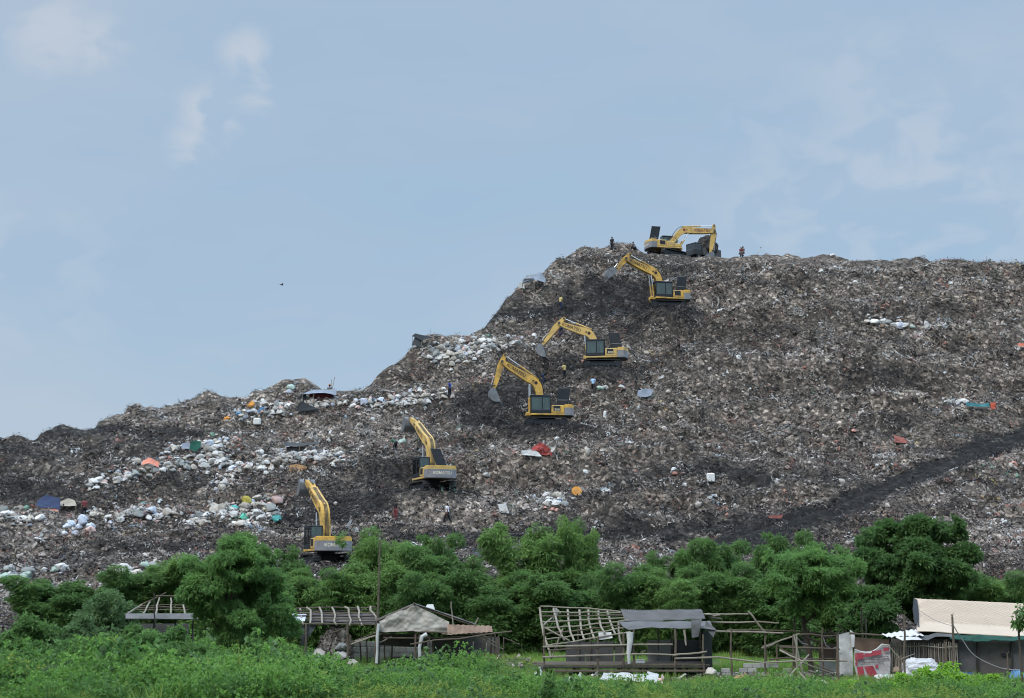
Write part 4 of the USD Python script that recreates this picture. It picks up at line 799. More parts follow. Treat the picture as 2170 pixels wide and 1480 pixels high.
shelter('canopy', 'dark canopy on posts standing out against the sky by the sack heap', [[(880, 707, 2.2), (897, 711, 2.2), (917, 715, 2.2)], [(873, 712, 0.4), (893, 722, 0.2), (912, 716, .4)]], CL['black'], posts=[(881, 708, 2.2), (916, 716, 2.0), (909, 718, .6), (874, 713, .5), (894, 722, .3)],
        extra=[('hanging_side', [[(880, 712, .6), (896, 723, .5)], [(872, 732, .4), (896, 737, .4)]], CL['charcoal'])])
shelter('grey_shelter', 'silver grey sheet shelter on the steep left edge of the hilltop', [[(1110, 590, 1.2), (1130, 583, 1.3), (1146, 577, 1.3), (1157, 592, 1.0)], [(1106, 600, 0), (1128, 592, .2), (1140, 594, 0), (1155, 600, 0)]], CL['slate'], posts=[(1107, 600, .1), (1145, 577, 1.3), (1133, 594, .2)],
        extra=[('dark_flap', [[(1110, 591, .3), (1132, 590, .3)], [(1108, 600, .1), (1130, 597, .1)]], CL['charcoal']), ('pale_flap', [[(1102, 596, .3), (1110, 600, .2)], [(1098, 609, .1), (1112, 612, .0)]], CL['pale'])])
shelter('red_cloth', 'bright red and white cloth heap in the middle of the slope', [[(1130, 945, .6), (1145, 938, .8), (1158, 946, .7), (1172, 957, .5)], [(1124, 956, 0), (1136, 955, .1), (1152, 962, 0), (1168, 964, 0)]], CL['red'], wrinkle=0.42, category='cloth')
shelter('white_cloth', 'white cloth lying in folds under the red cloth heap', [[(1106, 956, .4), (1122, 952, .5), (1142, 958, .4)], [(1104, 964, 0), (1124, 966, 0), (1148, 968, 0)]], CL['pale'], wrinkle=0.22, category='cloth')
shelter('grey_sheet', 'flat grey sheet lying right of the person in light blue', [[(1352, 828, .6), (1370, 824, .7), (1385, 826, .6)], [(1350, 840, 0), (1368, 842, 0), (1380, 838, 0)]], CL['slate'], category='sheet')
shelter('white_sheet', 'stiff white sheet standing tilted above the middle trees', [[(1055, 1069, .5), (1072, 1067, .5)], [(1060, 1086, 0), (1079, 1088, 0)]], CL['pale'], category='sheet', wrinkle=0.03)
shelter('red_rags', 'spread red rags on the slope beside the dark track', [[(1894, 922, .7), (1915, 928, .7)], [(1896, 938, 0), (1926, 940, 0)]], plain('rag_red', (0.23, 0.075, 0.06), 0.8, 0.4, 3), wrinkle=0.2, category='rags')
shelter('blue_rags', 'pale blue and dark teal rags strung along the far right slope', [[(2046, 853, .4), (2066, 856, .4), (2096, 856, .4)], [(2048, 860, 0), (2066, 862, 0), (2096, 863, 0)]], CL['teal'], wrinkle=0.15, category='rags')
shelter('orange_rag', 'small orange red rag at the end of the teal rags', [[(2098, 855, .4), (2110, 854, .4)], [(2100, 866, 0), (2109, 868, 0)]], plain('rag_orange', (0.40, 0.08, 0.045), 0.8, 0.3, 3), wrinkle=0.12, category='rag')
shelter('orange_board', 'orange board at the right edge of the picture high on the slope', [[(2156, 728, .5), (2190, 727, .5)], [(2158, 734, 0), (2190, 737, 0)]], plain('board_orange', (0.42, 0.12, 0.07), 0.7, 0.3, 3), wrinkle=0.04, category='board')
shelter('red_strip', 'long dull red strip of cloth above the dark track', [[(1628, 1092, .3), (1660, 1091, .3)], [(1630, 1098, 0), (1656, 1099, 0)]], plain('rag_brick', (0.16, 0.055, 0.045), 0.8, 0.3, 3), wrinkle=0.1, category='rag')
shelter('black_plastic', 'tangle of black plastic sheeting in the gap between the middle trees', [[(1000, 1160, .9), (1030, 1163, 1.1), (1056, 1160, .9)], [(1004, 1176, 0), (1030, 1184, 0), (1056, 1174, 0)]], CL['charcoal'], wrinkle=0.4, category='plastic sheeting')
# a round orange tray, a carton, canisters
p = first_hit(1222, 1052); v, f = VF(extrude_xy(Point(0, 0).buffer(0.44, 16), 0, 0.10)); v2, f2 = VF(extrude_xy(Point(0, 0).buffer(0.30, 12), 0.10, 0.13))
def lean(v, ang, yaw=0.0):
    c, s_ = math.cos(ang), math.sin(ang); return (v @ np.array([[1, 0, 0], [0, c, s_], [0, -s_, c]])) @ rotz(yaw).T
T = Thing('round_tray', 'round orange plastic tray leaning on the rubbish above the right trees', 'tray', p)
T.add('rim', (lean(v, 1.15, .2) + p + [0, 0, .42], f), CL['orange']); T.add('boss', (lean(v2, 1.15, .2) + p + [0, 0, .42], f2), plain('lid_dark_orange', (0.45, 0.20, 0.04), 0.6, 0.3, 3))
p = first_hit(627, 999); T = Thing('carton', 'flattened brown cardboard carton below the double row of white sacks', 'carton', p)
T.add('panel', sheet(np.array([[at(612, 987, p[1] + .3), at(628, 984, p[1] + .35), at(643, 987, p[1] + .3)], [at(613, 999, p[1]), at(628, 1002, p[1] - .05), at(642, 998, p[1])]]), 12, 8, 0.04, 0.02, 1, 4), CL['carton'])
T.add('flap', sheet(np.array([[at(643, 987, p[1] + .31), at(650, 990, p[1] + .5)], [at(642, 998, p[1]), at(649, 998, p[1] + .2)]]), 6, 6, 0.03, 0.01, 1, 5), CL['carton'])
def canister(px, py, h, r, label, mat, cat_='canister', sq=True):
    p = first_hit(px, py); T = Thing('canister', label, cat_, p)
    T.add('body', (lambda m: (m[0] + p, m[1]))(cbox(-r, r, -r * .8, r * .8, -0.05, h, r * .25) if sq else tube([(0, 0, -.05), (0, 0, h * .8), (0.0, 0, h * .9), (0, 0, h)], [r, r, r * .6, r * .35], 12)), mat)
    T.add('cap', tube([p + [r * .3, 0, h], p + [r * .3, 0, h + .07]], r * .25, 8), M_GREY)
M_CAN = plain('white_plastic', (0.62, 0.62, 0.60), 0.5, 0.15, 3, dirt=(0.3, 0.27, 0.23), dirt_amount=0.4)
canister(1506, 1021, 0.75, 0.36, 'square white canister on the bare slope beside the black netting', M_CAN)
canister(1282, 886, 0.72, 0.17, 'tall narrow white canister right of the dark green cab excavator', M_CAN, sq=False)
canister(545, 900, 0.62, 0.36, 'square grey white canister below the bright band of sacks', M_CAN)
# posts and sticks stuck in the hill
for a, b, a2, b2, r, label in [(703, 818, 709, 801, .03, 'thin stick standing up at the skyline by the red shelter'), (1521, 650, 1522, 630, .06, 'short pale post right of the second highest excavator'), (1508, 651, 1510, 640, .05, 'stubby pale stick left of the short pale post'), (1601, 533, 1612, 525, .05, 'forked stick on the skyline at right')]:
    p = first_hit(a, b); q = at(a2, b2, p[1]); T = Thing('stick', label, 'stick', p); T.add('shaft', pole(p - [0, 0, .3], q, r), M_STICK if r < .05 else CL['pale']); T.add('knob', tube([q - [0, 0, .05], q + [0, 0, .06]], r * 1.4, 7), M_STICK)

# ------------------------------------------------------------------ the truck being loaded on the hilltop
def truck(P, yaw):
    T = Thing('dump_truck', 'truck on the hilltop with dark rubbish heaped on its bed', 'truck', P, yaw, local=True); A0 = T.add
    def adder(name, m, *a, **k): v, f = VF(m); return A0(name, (v * [0.72, 0.8, 0.86], f), *a, **k)
    T.add = adder
    ch = T.add('chassis', cat(cbox(-3.0, 3.2, -0.45, 0.45, 0.75, 1.0, .04)), M_BLACK)
    for x in (2.2, -1.2, -2.3):
        for y in (-1.0, 1.0):
            w = T.add('wheel', rod((x, y - .16, .5), (x, y + .16, .5), .5, 18), M_TRACK); T.add('rim', rod((x, y - .17, .5), (x, y + .17, .5), .26, 12), M_STEEL, w)
    cb = T.add('cab', cat([cbox(1.45, 3.05, -1.15, 1.15, 0.85, 1.75, .08), cbox(1.45, 2.95, -1.12, 1.12, 2.55, 2.72, .06)] + [cbox(x, x + .12, y, y + .10, 1.7, 2.6, .02) for x in (1.47, 2.2, 2.82) for y in (-1.1, 1.0)]), plain('truck_cab_paint', (0.035, 0.037, 0.04), 0.5, 0.3, 3, dirt=(0.1, 0.09, 0.08), dirt_amount=.5))
    for a, b in ((1.6, 2.19), (2.33, 2.81)):
        for y in (-1.06, 1.05): T.add('window', box(a, b, y, y + .01, 1.752, 2.548), M_GLASS, cb)
    T.add('windscreen', box(2.92, 2.93, -1.0, 1.0, 1.752, 2.548), M_GLASS, cb)
    bd = T.add('bed', cat(box(-3.1, 1.3, -1.2, 1.2, 1.0, 1.08), box(-3.1, 1.3, -1.2, -1.13, 1.082, 2.1), box(-3.1, 1.3, 1.13, 1.2, 1.082, 2.1), box(1.23, 1.3, -1.128, 1.128, 1.082, 2.5), box(-3.1, -3.03, -1.128, 1.128, 1.082, 2.1)), M_DARKSTEEL)
    rg = np.random.default_rng(3); pts = []
    m = trimesh.creation.icosphere(4, 1.0); v = np.array(m.vertices); n = meshkit.fbm(v * 2.5 + 7, 4, 6)
    v = v * (0.72 + 0.55 * n)[:, None] * [2.2, 1.45, 2.1] + [-0.9, 0, 2.05]
    T.add('rubbish_load', (v, np.array(m.faces)), plain('load_of_rubbish', (0.022, 0.02, 0.019), 0.9, 0.6, 6, dirt=(0.09, 0.08, 0.07), dirt_amount=.6, bump=.8), bd)
TK = at(1490, 541, 184.5); TK[2] = float(H(TK[0], TK[1])); truck(TK, math.pi + 0.62)

# ------------------------------------------------------------------ people picking through the rubbish
M_SKIN = plain('skin', (0.20, 0.11, 0.07), 0.6, 0.1, 6); M_HAIR = plain('black_hair', (0.012, 0.010, 0.010), 0.6, 0.2, 8)
WEAR = {}
def wear(c):
    if c not in WEAR: WEAR[c] = plain('clothing_' + c, {'blue': (0.035, 0.07, 0.26), 'skyblue': (0.30, 0.45, 0.62), 'black': (0.018, 0.018, 0.022), 'navy': (0.02, 0.026, 0.06), 'maroon': (0.17, 0.04, 0.045), 'green': (0.05, 0.12, 0.085), 'yellow': (0.50, 0.42, 0.16), 'white': (0.60, 0.62, 0.66), 'brown': (0.12, 0.08, 0.06), 'grey': (0.12, 0.12, 0.13), 'orange': (0.55, 0.20, 0.06)}[c], 0.85, 0.2, 5)
    return WEAR[c]
def bones(J, chains, cell=0.035):
    mf = manifold3d.Manifold; parts = []
    for ch in chains:
        for a, b in zip(ch[:-1], ch[1:]):
            (p, r), (q, s_) = J[a], J[b]
            sp = mf.sphere(r, 14).translate(list(map(float, p))); sq = mf.sphere(s_, 14).translate(list(map(float, q)))
            parts.append(mf.batch_hull([sp, sq]))
    m = mf.batch_boolean(parts, manifold3d.OpType.Add).refine_to_length(cell)
    v, f = VF(m); t = trimesh.Trimesh(v, f, process=False); trimesh.smoothing.filter_taubin(t, iterations=8)
    return np.array(t.vertices), np.array(t.faces)
def person(P, yaw, label, shirt, trousers, pose='stand', hat=None, seated=False, scale=1.0, group=None):
    """local frame: x ahead, z up, 1.68 m tall"""
    T = Thing('person', label, 'person', P, yaw, group, local=True)
    bend = {'stand': 0.05, 'bend': 1.05, 'walk': 0.12, 'sit': 0.10, 'squat': 0.45}[pose]
    hipz = {'stand': 0.88, 'bend': 0.86, 'walk': 0.86, 'sit': 0.50, 'squat': 0.42}[pose]
    up = np.array([math.sin(bend), 0, math.cos(bend)]); hip = np.array([-.12 * math.sin(bend), 0, hipz])
    ch, nk = hip + up * .40, hip + up * .54; hd = nk + np.array([math.sin(bend * .55), 0, math.cos(bend * .55)]) * .17
    J = {'hip': (hip, .135), 'waist': (hip + up * .18, .125), 'chest': (ch, .150), 'neck': (nk, .060), 'neckh': (nk + (hd - nk) * .45, .055)}
    stepx = {'stand': (.03, -.03), 'walk': (.30, -.28), 'bend': (.12, -.12), 'sit': (.50, .48), 'squat': (.18, .05)}[pose]
    for s_, n, sx in ((1, 'l', stepx[0]), (-1, 'r', stepx[1])):
        y = s_ * .10; J['th' + n] = (hip + [0, y, -.04], .098)
        foot = np.array([sx, y * 1.25, .05]); kneez = hipz * .54
        kn = np.array([sx * .62 + .05, y * 1.15, kneez])
        if pose in ('sit', 'squat'): kn = np.array([.42, y * 1.3, .52]); foot = np.array([.40, y * 1.3, .05])
        J['kn' + n] = (kn, .066); J['an' + n] = (foot + [-.02, 0, .04], .044); J['to' + n] = (foot + [.16, 0, -.012], .036)
        sh = ch + up * .07 + np.array([0, s_ * .18, 0]); J['sh' + n] = (sh, .066)
        if pose == 'bend': el, wr = sh + [.06, s_ * .04, -.27], sh + [.18, s_ * .0, -.50]
        elif pose in ('sit', 'squat'): el, wr = sh + [.10, s_ * .05, -.25], sh + [.34, -s_ * .02, -.28]
        elif pose == 'walk': el, wr = sh + [-.10 * s_, s_ * .05, -.27], sh + [.06 - .14 * s_, s_ * .05, -.50]
        else: el, wr = sh + [-.02, s_ * .07, -.27], sh + [.08, s_ * .06, -.50]
        J['el' + n] = (el, .045); J['wr' + n] = (wr, .034); d = (wr - el) / np.linalg.norm(wr - el)
        J['pa' + n] = (wr + d * .075, .036)
        for k in range(4):
            off = np.array([0, (k - 1.5) * .019, 0]); J[f'f{n}{k}a'] = (wr + d * .10 + off, .011); J[f'f{n}{k}b'] = (wr + d * (.165 + .012 * (k in (1, 2))) + off + [.02, 0, 0], .009)
        J[f'tb{n}'] = (wr + d * .05 + [.02, -s_ * .03, 0], .013); J[f'tt{n}'] = (wr + d * .10 + [.055, -s_ * .03, 0], .010)
    J['headc'] = (hd, .098); J['chin'] = (hd + [.045, 0, -.075], .055); J['nose'] = (hd + [.10, 0, -.015], .016); J['nose2'] = (hd + [.085, 0, .03], .012)
    for s_, n in ((1, 'l'), (-1, 'r')): J['ear' + n] = (hd + [0, s_ * .095, -.01], .022); J['ear2' + n] = (hd + [-.01, s_ * .098, .02], .02)
    ch_ = [('hip', 'waist', 'chest', 'neck', 'neckh', 'headc', 'chin'), ('headc', 'nose'), ('nose', 'nose2')]
    for n in 'lr':
        ch_ += [('hip', 'th' + n, 'kn' + n, 'an' + n, 'to' + n), ('chest', 'sh' + n, 'el' + n, 'wr' + n, 'pa' + n), ('ear' + n, 'ear2' + n), ('pa' + n, 'tb' + n, 'tt' + n)] + [('pa' + n, f'f{n}{k}a', f'f{n}{k}b') for k in range(4)]
    sc = lambda m: (m[0] * scale, m[1])
    body = T.add('body', sc(bones(J, ch_)), M_SKIN, smooth=True)
    G = lambda names, g: {k: (J[k][0], J[k][1] + g) for k in names}
    mid = {n: ((J['sh' + n][0] + J['el' + n][0]) / 2, .058) for n in 'lr'}
    S = G(['hip', 'waist', 'chest', 'shl', 'shr'], .016); S.update({'ml': (mid['l'][0], .068), 'mr': (mid['r'][0], .068)})
    T.add('shirt', sc(bones(S, [('hip', 'waist', 'chest'), ('chest', 'shl', 'ml'), ('chest', 'shr', 'mr')])), wear(shirt), body, smooth=True)
    S = G(['hip', 'thl', 'thr', 'knl', 'knr', 'anl', 'anr'], .020)
    T.add('trousers', sc(bones(S, [('hip', 'thl', 'knl', 'anl'), ('hip', 'thr', 'knr', 'anr')])), wear(trousers), body, smooth=True)
    T.add('boots', sc(bones({k: (J[k][0] + [0, 0, -.004], J[k][1] + .016) for k in ('anl', 'tol', 'anr', 'tor')}, [('anl', 'tol'), ('anr', 'tor')])), M_BLACK, body, smooth=True)
    hair = {'a': (hd + [-.022, 0, .028], .096), 'b': (hd + [-.03, 0, -.02], .088)}
    T.add('hair', sc(bones(hair, [('a', 'b')])), M_HAIR, body, smooth=True)
    for s_ in (1, -1): T.add('eye', sc(VF(trimesh.creation.icosphere(1, .013))) if False else (np.array(trimesh.creation.icosphere(1, .012).vertices) * scale + (hd + [.088, s_ * .034, .012]) * scale, np.array(trimesh.creation.icosphere(1, .012).faces)), M_INK, body)
    if hat:
        a, b = hd + [0, 0, .06], hd + [0, 0, .17]
        T.add('hat', sc(cat(tube([a, a + [0, 0, .02]], .17, 16), tube([a, b], [.108, .075], 14))), wear(hat), body)
PEOPLE = [((1297, 531), 1.0, 'dark silhouetted person standing on the skyline left of the top excavator', 'black', 'black', 'stand', None), ((1345, 532), 2.5, 'person squatting low on the skyline left of the top excavator', 'grey', 'black', 'squat', None),
          ((1569, 538), -1.2, 'person in maroon sitting on the skyline right of the truck', 'maroon', 'grey', 'squat', None), ((1575, 538), 2.0, 'second seated person on the skyline, right beside the one in maroon', 'brown', 'maroon', 'sit', None),
          ((953, 842), 2.6, 'person in bright blue shirt at the end of the long sack row', 'blue', 'black', 'stand', None), ((1257, 832), 1.2, 'person in light blue shirt walking among the rubbish', 'skyblue', 'black', 'walk', 'brown'),
          ((1188, 657), 0.6, 'person in yellow shirt above the boom of the middle excavator', 'yellow', 'navy', 'stand', None), ((1196, 803), 2.4, 'person in yellow standing behind the green cab excavator hood', 'yellow', 'black', 'stand', None),
          ((1152, 812), 0.3, 'person in black bending down behind the green cab excavator', 'black', 'navy', 'bend', None), ((837, 957), 2.8, 'person in green shirt bending over right of the sack rows', 'green', 'black', 'bend', None),
          ((838, 1102), 0.9, 'person all in black standing above the trees with dark bags', 'black', 'maroon', 'stand', None), ((948, 1108), 2.9, 'person in white shirt and dark trousers above the trees', 'white', 'black', 'walk', None),
          ((178, 1098), 2.2, 'person in dark clothes standing beside the tents on the left', 'maroon', 'black', 'stand', None), ((1189, 712), 1.9, 'person in green standing under the boom of the middle excavator', 'green', 'navy', 'stand', None),
          ((1438, 746), 2.7, 'person in black by a pale sack right of the middle excavator', 'black', 'black', 'walk', None), ((698, 842), 1.4, 'person with orange hat inside the dark red shelter', 'grey', 'maroon', 'sit', 'orange')]
for (a, b), yw, label, sh, tr_, pose, hat in PEOPLE:
    p = first_hit(a, b); person(p, yw, label, sh, tr_, pose, hat)
for E, P, yw, label, sh in ((2, EXC_PX[2], ED(192), 'driver seated in the cab of the excavator just below the hilltop', 'orange'), (4, EXC_PX[4], ED(186), 'driver seated in the green glass cab', 'grey')):
    o = np.array([0.42, 0.85, 1.285 + .03]); q = np.asarray(P) + rotz(yw) @ o; person(q, yw, label, sh, 'navy', 'sit', None, scale=0.94)
# ------------------------------------------------------------------ a bird far off
bp_ = at(597, 604, 150.0); T = Thing('bird', 'small dark bird gliding in the left sky', 'bird', bp_, 0.5, local=True)
v = np.array(trimesh.creation.icosphere(2, 1.0).vertices) * [.20, .06, .055]; v[:, 1:] *= (1 - np.clip(-v[:, 0] * 3, 0, .7))[:, None]
T.add('body', (v, np.array(trimesh.creation.icosphere(2, 1.0).faces)), M_BLACK, smooth=True)
for s_ in (1, -1): T.add('wing', (lambda a: (a, np.array([[0, 1, 2], [0, 2, 3], [1, 4, 2], [0, 2, 1], [0, 3, 2], [1, 2, 4]])))(np.array([[.08, s_ * .04, .02], [.10, s_ * .26, .12], [-.06, s_ * .26, .11], [-.08, s_ * .04, .02], [-.02, s_ * .50, .06]])), M_BLACK)
T.add('tail', (np.array([[-.16, .03, 0], [-.16, -.03, 0], [-.34, -.06, 0], [-.34, .06, 0]]), np.array([[0, 1, 2], [0, 2, 3], [0, 2, 1], [0, 3, 2]])), M_BLACK)
# ------------------------------------------------------------------ trees and plants
def leaves(rng, C, D, L, W, spread=0.7, droop=0.35, n=4, fold=0.25):
    """n leaves from each spray point C (m x 3) towards D; a leaf is a folded diamond"""
    m = len(C); C = np.repeat(C, n, 0); D = np.repeat(D, n, 0); k = m * n
    d = D + rng.normal(0, spread, (k, 3)); d[:, 2] -= droop; d /= np.linalg.norm(d, axis=1, keepdims=True)
    s = np.cross(d, rng.normal(0, 1, (k, 3))); s[:, 2] *= 0.5; s /= np.linalg.norm(s, axis=1, keepdims=True) + 1e-9
    nn = np.cross(d, s); l = L * rng.uniform(0.6, 1.25, (k, 1)); w = W * rng.uniform(0.7, 1.3, (k, 1))
    b = C + d * l * 0.1; mid = b + d * l * 0.45 - nn * w * fold; tip = b + d * l; tip[:, 2] -= droop * 0.25 * l[:, 0]
    V = np.stack([b, mid + s * w / 2, tip, mid - s * w / 2], 1).reshape(-1, 3)
    q = np.arange(k)[:, None] * 4
    return V, np.vstack([q + [0, 1, 2], q + [0, 2, 3]])
def shell(rng, c, r, n, inner=0.5, low=-0.75):
    d = rng.normal(0, 1, (n, 3)); d /= np.linalg.norm(d, axis=1, keepdims=True); d = d[d[:, 2] > low]
    rad = rng.uniform(inner ** 2, 1.08 ** 2, (len(d), 1)) ** 0.5
    return np.asarray(c) + d * rad * np.asarray(r), d
F_BAMBOO = [foliage('bamboo_leaves_dark', (0.038, 0.099, 0.034), (0.117, 0.255, 0.073), (0.265, 0.450, 0.134)), foliage('bamboo_leaves_mid', (0.053, 0.129, 0.042), (0.156, 0.314, 0.086), (0.333, 0.535, 0.154))]
F_DARK = foliage('dark_tree_leaves', (0.029, 0.077, 0.028), (0.091, 0.206, 0.061), (0.206, 0.361, 0.110))
F_FEATHER = foliage('feathery_leaves', (0.049, 0.128, 0.045), (0.151, 0.336, 0.093), (0.316, 0.558, 0.168), (0.432, 0.543, 0.168))
F_SHRUB = [foliage('shrub_leaves_green', (0.037, 0.098, 0.031), (0.110, 0.244, 0.070), (0.225, 0.413, 0.131)), foliage('shrub_leaves_greyish', (0.045, 0.100, 0.043), (0.125, 0.250, 0.106), (0.269, 0.419, 0.206))]
F_LIME = foliage('bright_young_leaves', (0.088, 0.225, 0.025), (0.225, 0.475, 0.062), (0.375, 0.663, 0.106), (0.475, 0.650, 0.138))
M_CULM = plain('bamboo_culm', (0.10, 0.115, 0.05), 0.6, 0.3, 4); M_BARK = plain('tree_bark', (0.075, 0.055, 0.042), 0.9, 0.4, 6, bump=0.6); M_PALEBARK = plain('pale_bark', (0.20, 0.17, 0.13), 0.85, 0.35, 6, bump=0.4)
TR = np.random.default_rng(77)
def bamboo(rng, h, w, nc, lean=0.0):
    """an arching clump: culms that rise, bend over and carry plumes of fine leaves"""
    culms, C, D = [], [], []
    for k in range(nc):
        a = rng.uniform(0, 2 * np.pi); out = w * rng.uniform(0.05, 0.5) ** 0.8; hh = h * rng.uniform(0.62, 1.0)
        b = np.array([rng.normal(0, .22) * w * .5, rng.normal(0, .2) * w * .4, 0]); t = np.linspace(0, 1, 9)
        tipd = np.array([math.cos(a) * out + lean * hh * 0.35, math.sin(a) * out * 0.8, 0])
        P = b + t[:, None] ** 2.0 * tipd + np.stack([0 * t, 0 * t, hh * (t - 0.10 * t ** 4)], 1)
        culms.append(tube(P, np.linspace(0.055, 0.012, 9), 5))
        for tt in np.linspace(0.22, 1.0, 9):
            c = np.array([np.interp(tt, t, P[:, i]) for i in range(3)]) + rng.normal(0, .22, 3) * [1, 1, .5]
            r = (0.95 - 0.55 * tt ** 2) * rng.uniform(0.7, 1.25) * w / 3.6
            p, d = shell(rng, c, (r, r * .9, r * .75), int(150 * (0.5 + r)), 0.45, -0.85); C.append(p); D.append(d)
    C, D = np.vstack(C), np.vstack(D); keep = meshkit.noise(C * 1.25, 5) > 0.40; C, D = C[keep], D[keep]
    return cat(culms), leaves(rng, C, D * 0.8, 0.30, 0.060, 0.55, 0.45, 4)
BAM = []
for k, (h, w, nc, ln) in enumerate([(7.6, 3.8, 9, 0), (7.4, 4.6, 11, 0.1), (7.8, 3.4, 8, -0.15), (7.2, 4.2, 10, 0.25), (7.0, 5.0, 12, -0.05)]):
    p = f'/World/bamboo_pattern_{k}'; stage.CreateClassPrim(p); a, b = bamboo(TR, h, w, nc, ln)
    usdkit.mesh(stage, p + '/culms', a, M_CULM); usdkit.mesh(stage, p + '/leaf_plumes', b, F_BAMBOO[k % 2]); BAM.append((p, h, w))
def bamboo_at(px, top, wpx, Y, k, label, group='bamboo clumps at the foot of the hill', flip=False):
    base = at(px, 1400, Y); base[2] = max(0.0, float(H(base[0], base[1])) if Y > 93 else float(flat(base[0], base[1]))) - 0.1
    hgt = at(px, top, Y)[2] - base[2]; p, h, w = BAM[k]; sw = (wpx * Y / FPX) / (w * 1.05)
    x = UsdGeom.Xform.Define(stage, numbered('/World', 'bamboo_clump')); x.AddTranslateOp().Set(Gf.Vec3d(*map(float, base)))
    x.AddRotateZOp().Set(float(TR.uniform(-25, 25))); x.AddScaleOp().Set(Gf.Vec3f(float(-sw if flip else sw), float(sw), float(hgt / h)))
    x.GetPrim().GetReferences().AddInternalReference(p); x.GetPrim().SetInstanceable(True)
    tag(x.GetPrim(), label, 'bamboo', group)
for a in [(95, 1212, 175, 93, 0, 'dark bamboo clump furthest left at the foot of the hill'), (165, 1222, 120, 95, 2, 'thin bamboo clump beside the one furthest left'), (265, 1196, 190, 96, 4, 'low bamboo clump behind the ruined roof on the far left'), (345, 1185, 170, 97, 1, 'bamboo clump showing left of the tall feathery tree'),
          (440, 1175, 190, 96, 3, 'bamboo clump behind the tall feathery tree'), (566, 1112, 150, 93, 0, 'tall bamboo clump between the feathery tree and the lowest excavator'), (690, 1198, 170, 90, 4, 'bamboo clump right in front of the lowest excavator'), (640, 1200, 170, 89, 1, 'bamboo clump behind the purlin roof frame'),
          (790, 1106, 180, 94, 1, 'tall bamboo clump right of the lowest excavator'), (770, 1190, 170, 89, 3, 'shorter bamboo clump behind the tall bare pole'), (885, 1114, 130, 95, 2, 'slim bamboo clump with two tops above the gabled hut'), (940, 1140, 180, 90, 0, 'broad rounded bamboo clump behind the gabled hut'), (860, 1205, 160, 88, 4, 'low bamboo clump just behind the gable peak'),
          (1020, 1195, 150, 92, 1, 'low bamboo clump in the gap right of the gabled hut'), (1120, 1106, 190, 93, 3, 'big bamboo clump above the open slatted frame'), (1225, 1092, 120, 94, 3, 'bamboo clump with one long plume leaning right'), (1090, 1215, 170, 88, 0, 'bamboo clump between the gabled hut and the platform hut'), (1190, 1200, 160, 88, 2, 'bamboo clump behind the slatted roof frame'),
          (1300, 1186, 190, 89, 4, 'low pale bamboo clump behind the corrugated roof'), (1435, 1126, 150, 93, 0, 'bamboo clump above the corrugated roof'), (1400, 1200, 170, 88, 1, 'bamboo clump close behind the corrugated roof'), (1500, 1130, 130, 94, 2, 'slim bamboo clump right of the corrugated roof'), (1545, 1185, 190, 90, 4, 'bamboo clump behind the long rails'),
          (1630, 1108, 120, 92, 2, 'tall thin bamboo clump left of the round crowned tree'), (1640, 1215, 170, 87, 0, 'bamboo clump behind the left side of the round crowned tree'), (1780, 1190, 160, 91, 1, 'bamboo clump between the round crowned tree and the big dark tree'), (2140, 1205, 170, 91, 4, 'bamboo clump at the right edge above the tarpaulin roof'), (2050, 1225, 170, 89, 3, 'bamboo clump behind the tarpaulin roof')]:
    bamboo_at(a[0], a[1] - 8, *a[2:], flip=bool(TR.uniform() < .4))
def branching_tree(name, label, base, h, crown_w, crown_h, fol, rng, trunk_h, trunk_r, nb=9, bark=None, leaf=(0.26, 0.075), dens=1.0, gaps=0.36, nl=5, droop=0.3, lobes=34, group=None, lobe_r=0.30):
    T = Thing(name, label, 'tree', base, 0, group, local=True)
    top = np.array([rng.normal(0, .04) * h, 0, trunk_h]); wood = [tube([(0, 0, -.2), top * [.4, 1, .5], top, top + [0.05, 0, (h - trunk_h) * .55]], [trunk_r * 1.25, trunk_r, trunk_r * .8, trunk_r * .3], 9)]
    cc = np.array([0, 0, h - crown_h * .5]); C, D = [], []
    for k in range(lobes):
        d = rng.normal(0, 1, 3); d /= np.linalg.norm(d); rr = rng.uniform(.25, 1) ** .5 * rng.uniform(.78, 1.22)
        c = cc + d * rr * np.array([crown_w * .38, crown_w * .36, crown_h * .40]); r = crown_w * lobe_r * .5 * rng.uniform(.7, 1.25)
        if k < nb: wood.append(tube([top + [0, 0, rng.uniform(-.3, .3) * trunk_h * .3], (top + c) / 2 + rng.normal(0, .12, 3), c], [trunk_r * .5, trunk_r * .3, .02], 6))
        p, dd = shell(rng, c, (r, r, r * .72), int(220 * dens * r * r / .36), .4, -.7); C.append(p); D.append(dd)
    C, D = np.vstack(C), np.vstack(D); keep = meshkit.noise(C * 1.4, 9) > gaps; C, D = C[keep], D[keep]
    T.add('trunk', cat(wood), bark or M_BARK, smooth=True)
    T.add('crown', leaves(rng, C, D, leaf[0], leaf[1], .6, droop, nl), fol)
    return T
b = at(492, 1420, 70.5); b[2] = 0
branching_tree('feathery_tree', 'tall feathery pale green tree in front of the left ruins', b, 6.9, 5.9, 6.3, F_FEATHER, TR, 1.5, .10, dens=1.6, lobes=74, leaf=(.20, .05), nl=6, lobe_r=.20, droop=.5, gaps=.44)
b = at(590, 1400, 73.5); b[2] = 0
branching_tree('feathery_tree', 'smaller feathery tree whose branches reach over the purlin roof frame', b, 4.0, 2.6, 3.0, F_FEATHER, TR, 1.6, .07, dens=1.4, lobes=18, leaf=(.20, .05), nl=6, droop=.5, bark=M_PALEBARK)
b = at(1722, 1436, 69.0); b[2] = 0
branching_tree('round_tree', 'round crowned bright green tree standing in the frame hut', b, 6.4, 5.1, 4.3, F_FEATHER, TR, 2.3, .12, dens=1.6, lobes=62, leaf=(.20, .055), nl=6, droop=.45, lobe_r=.22, gaps=.42)
b = at(1950, 1400, 88); b[2] = 0
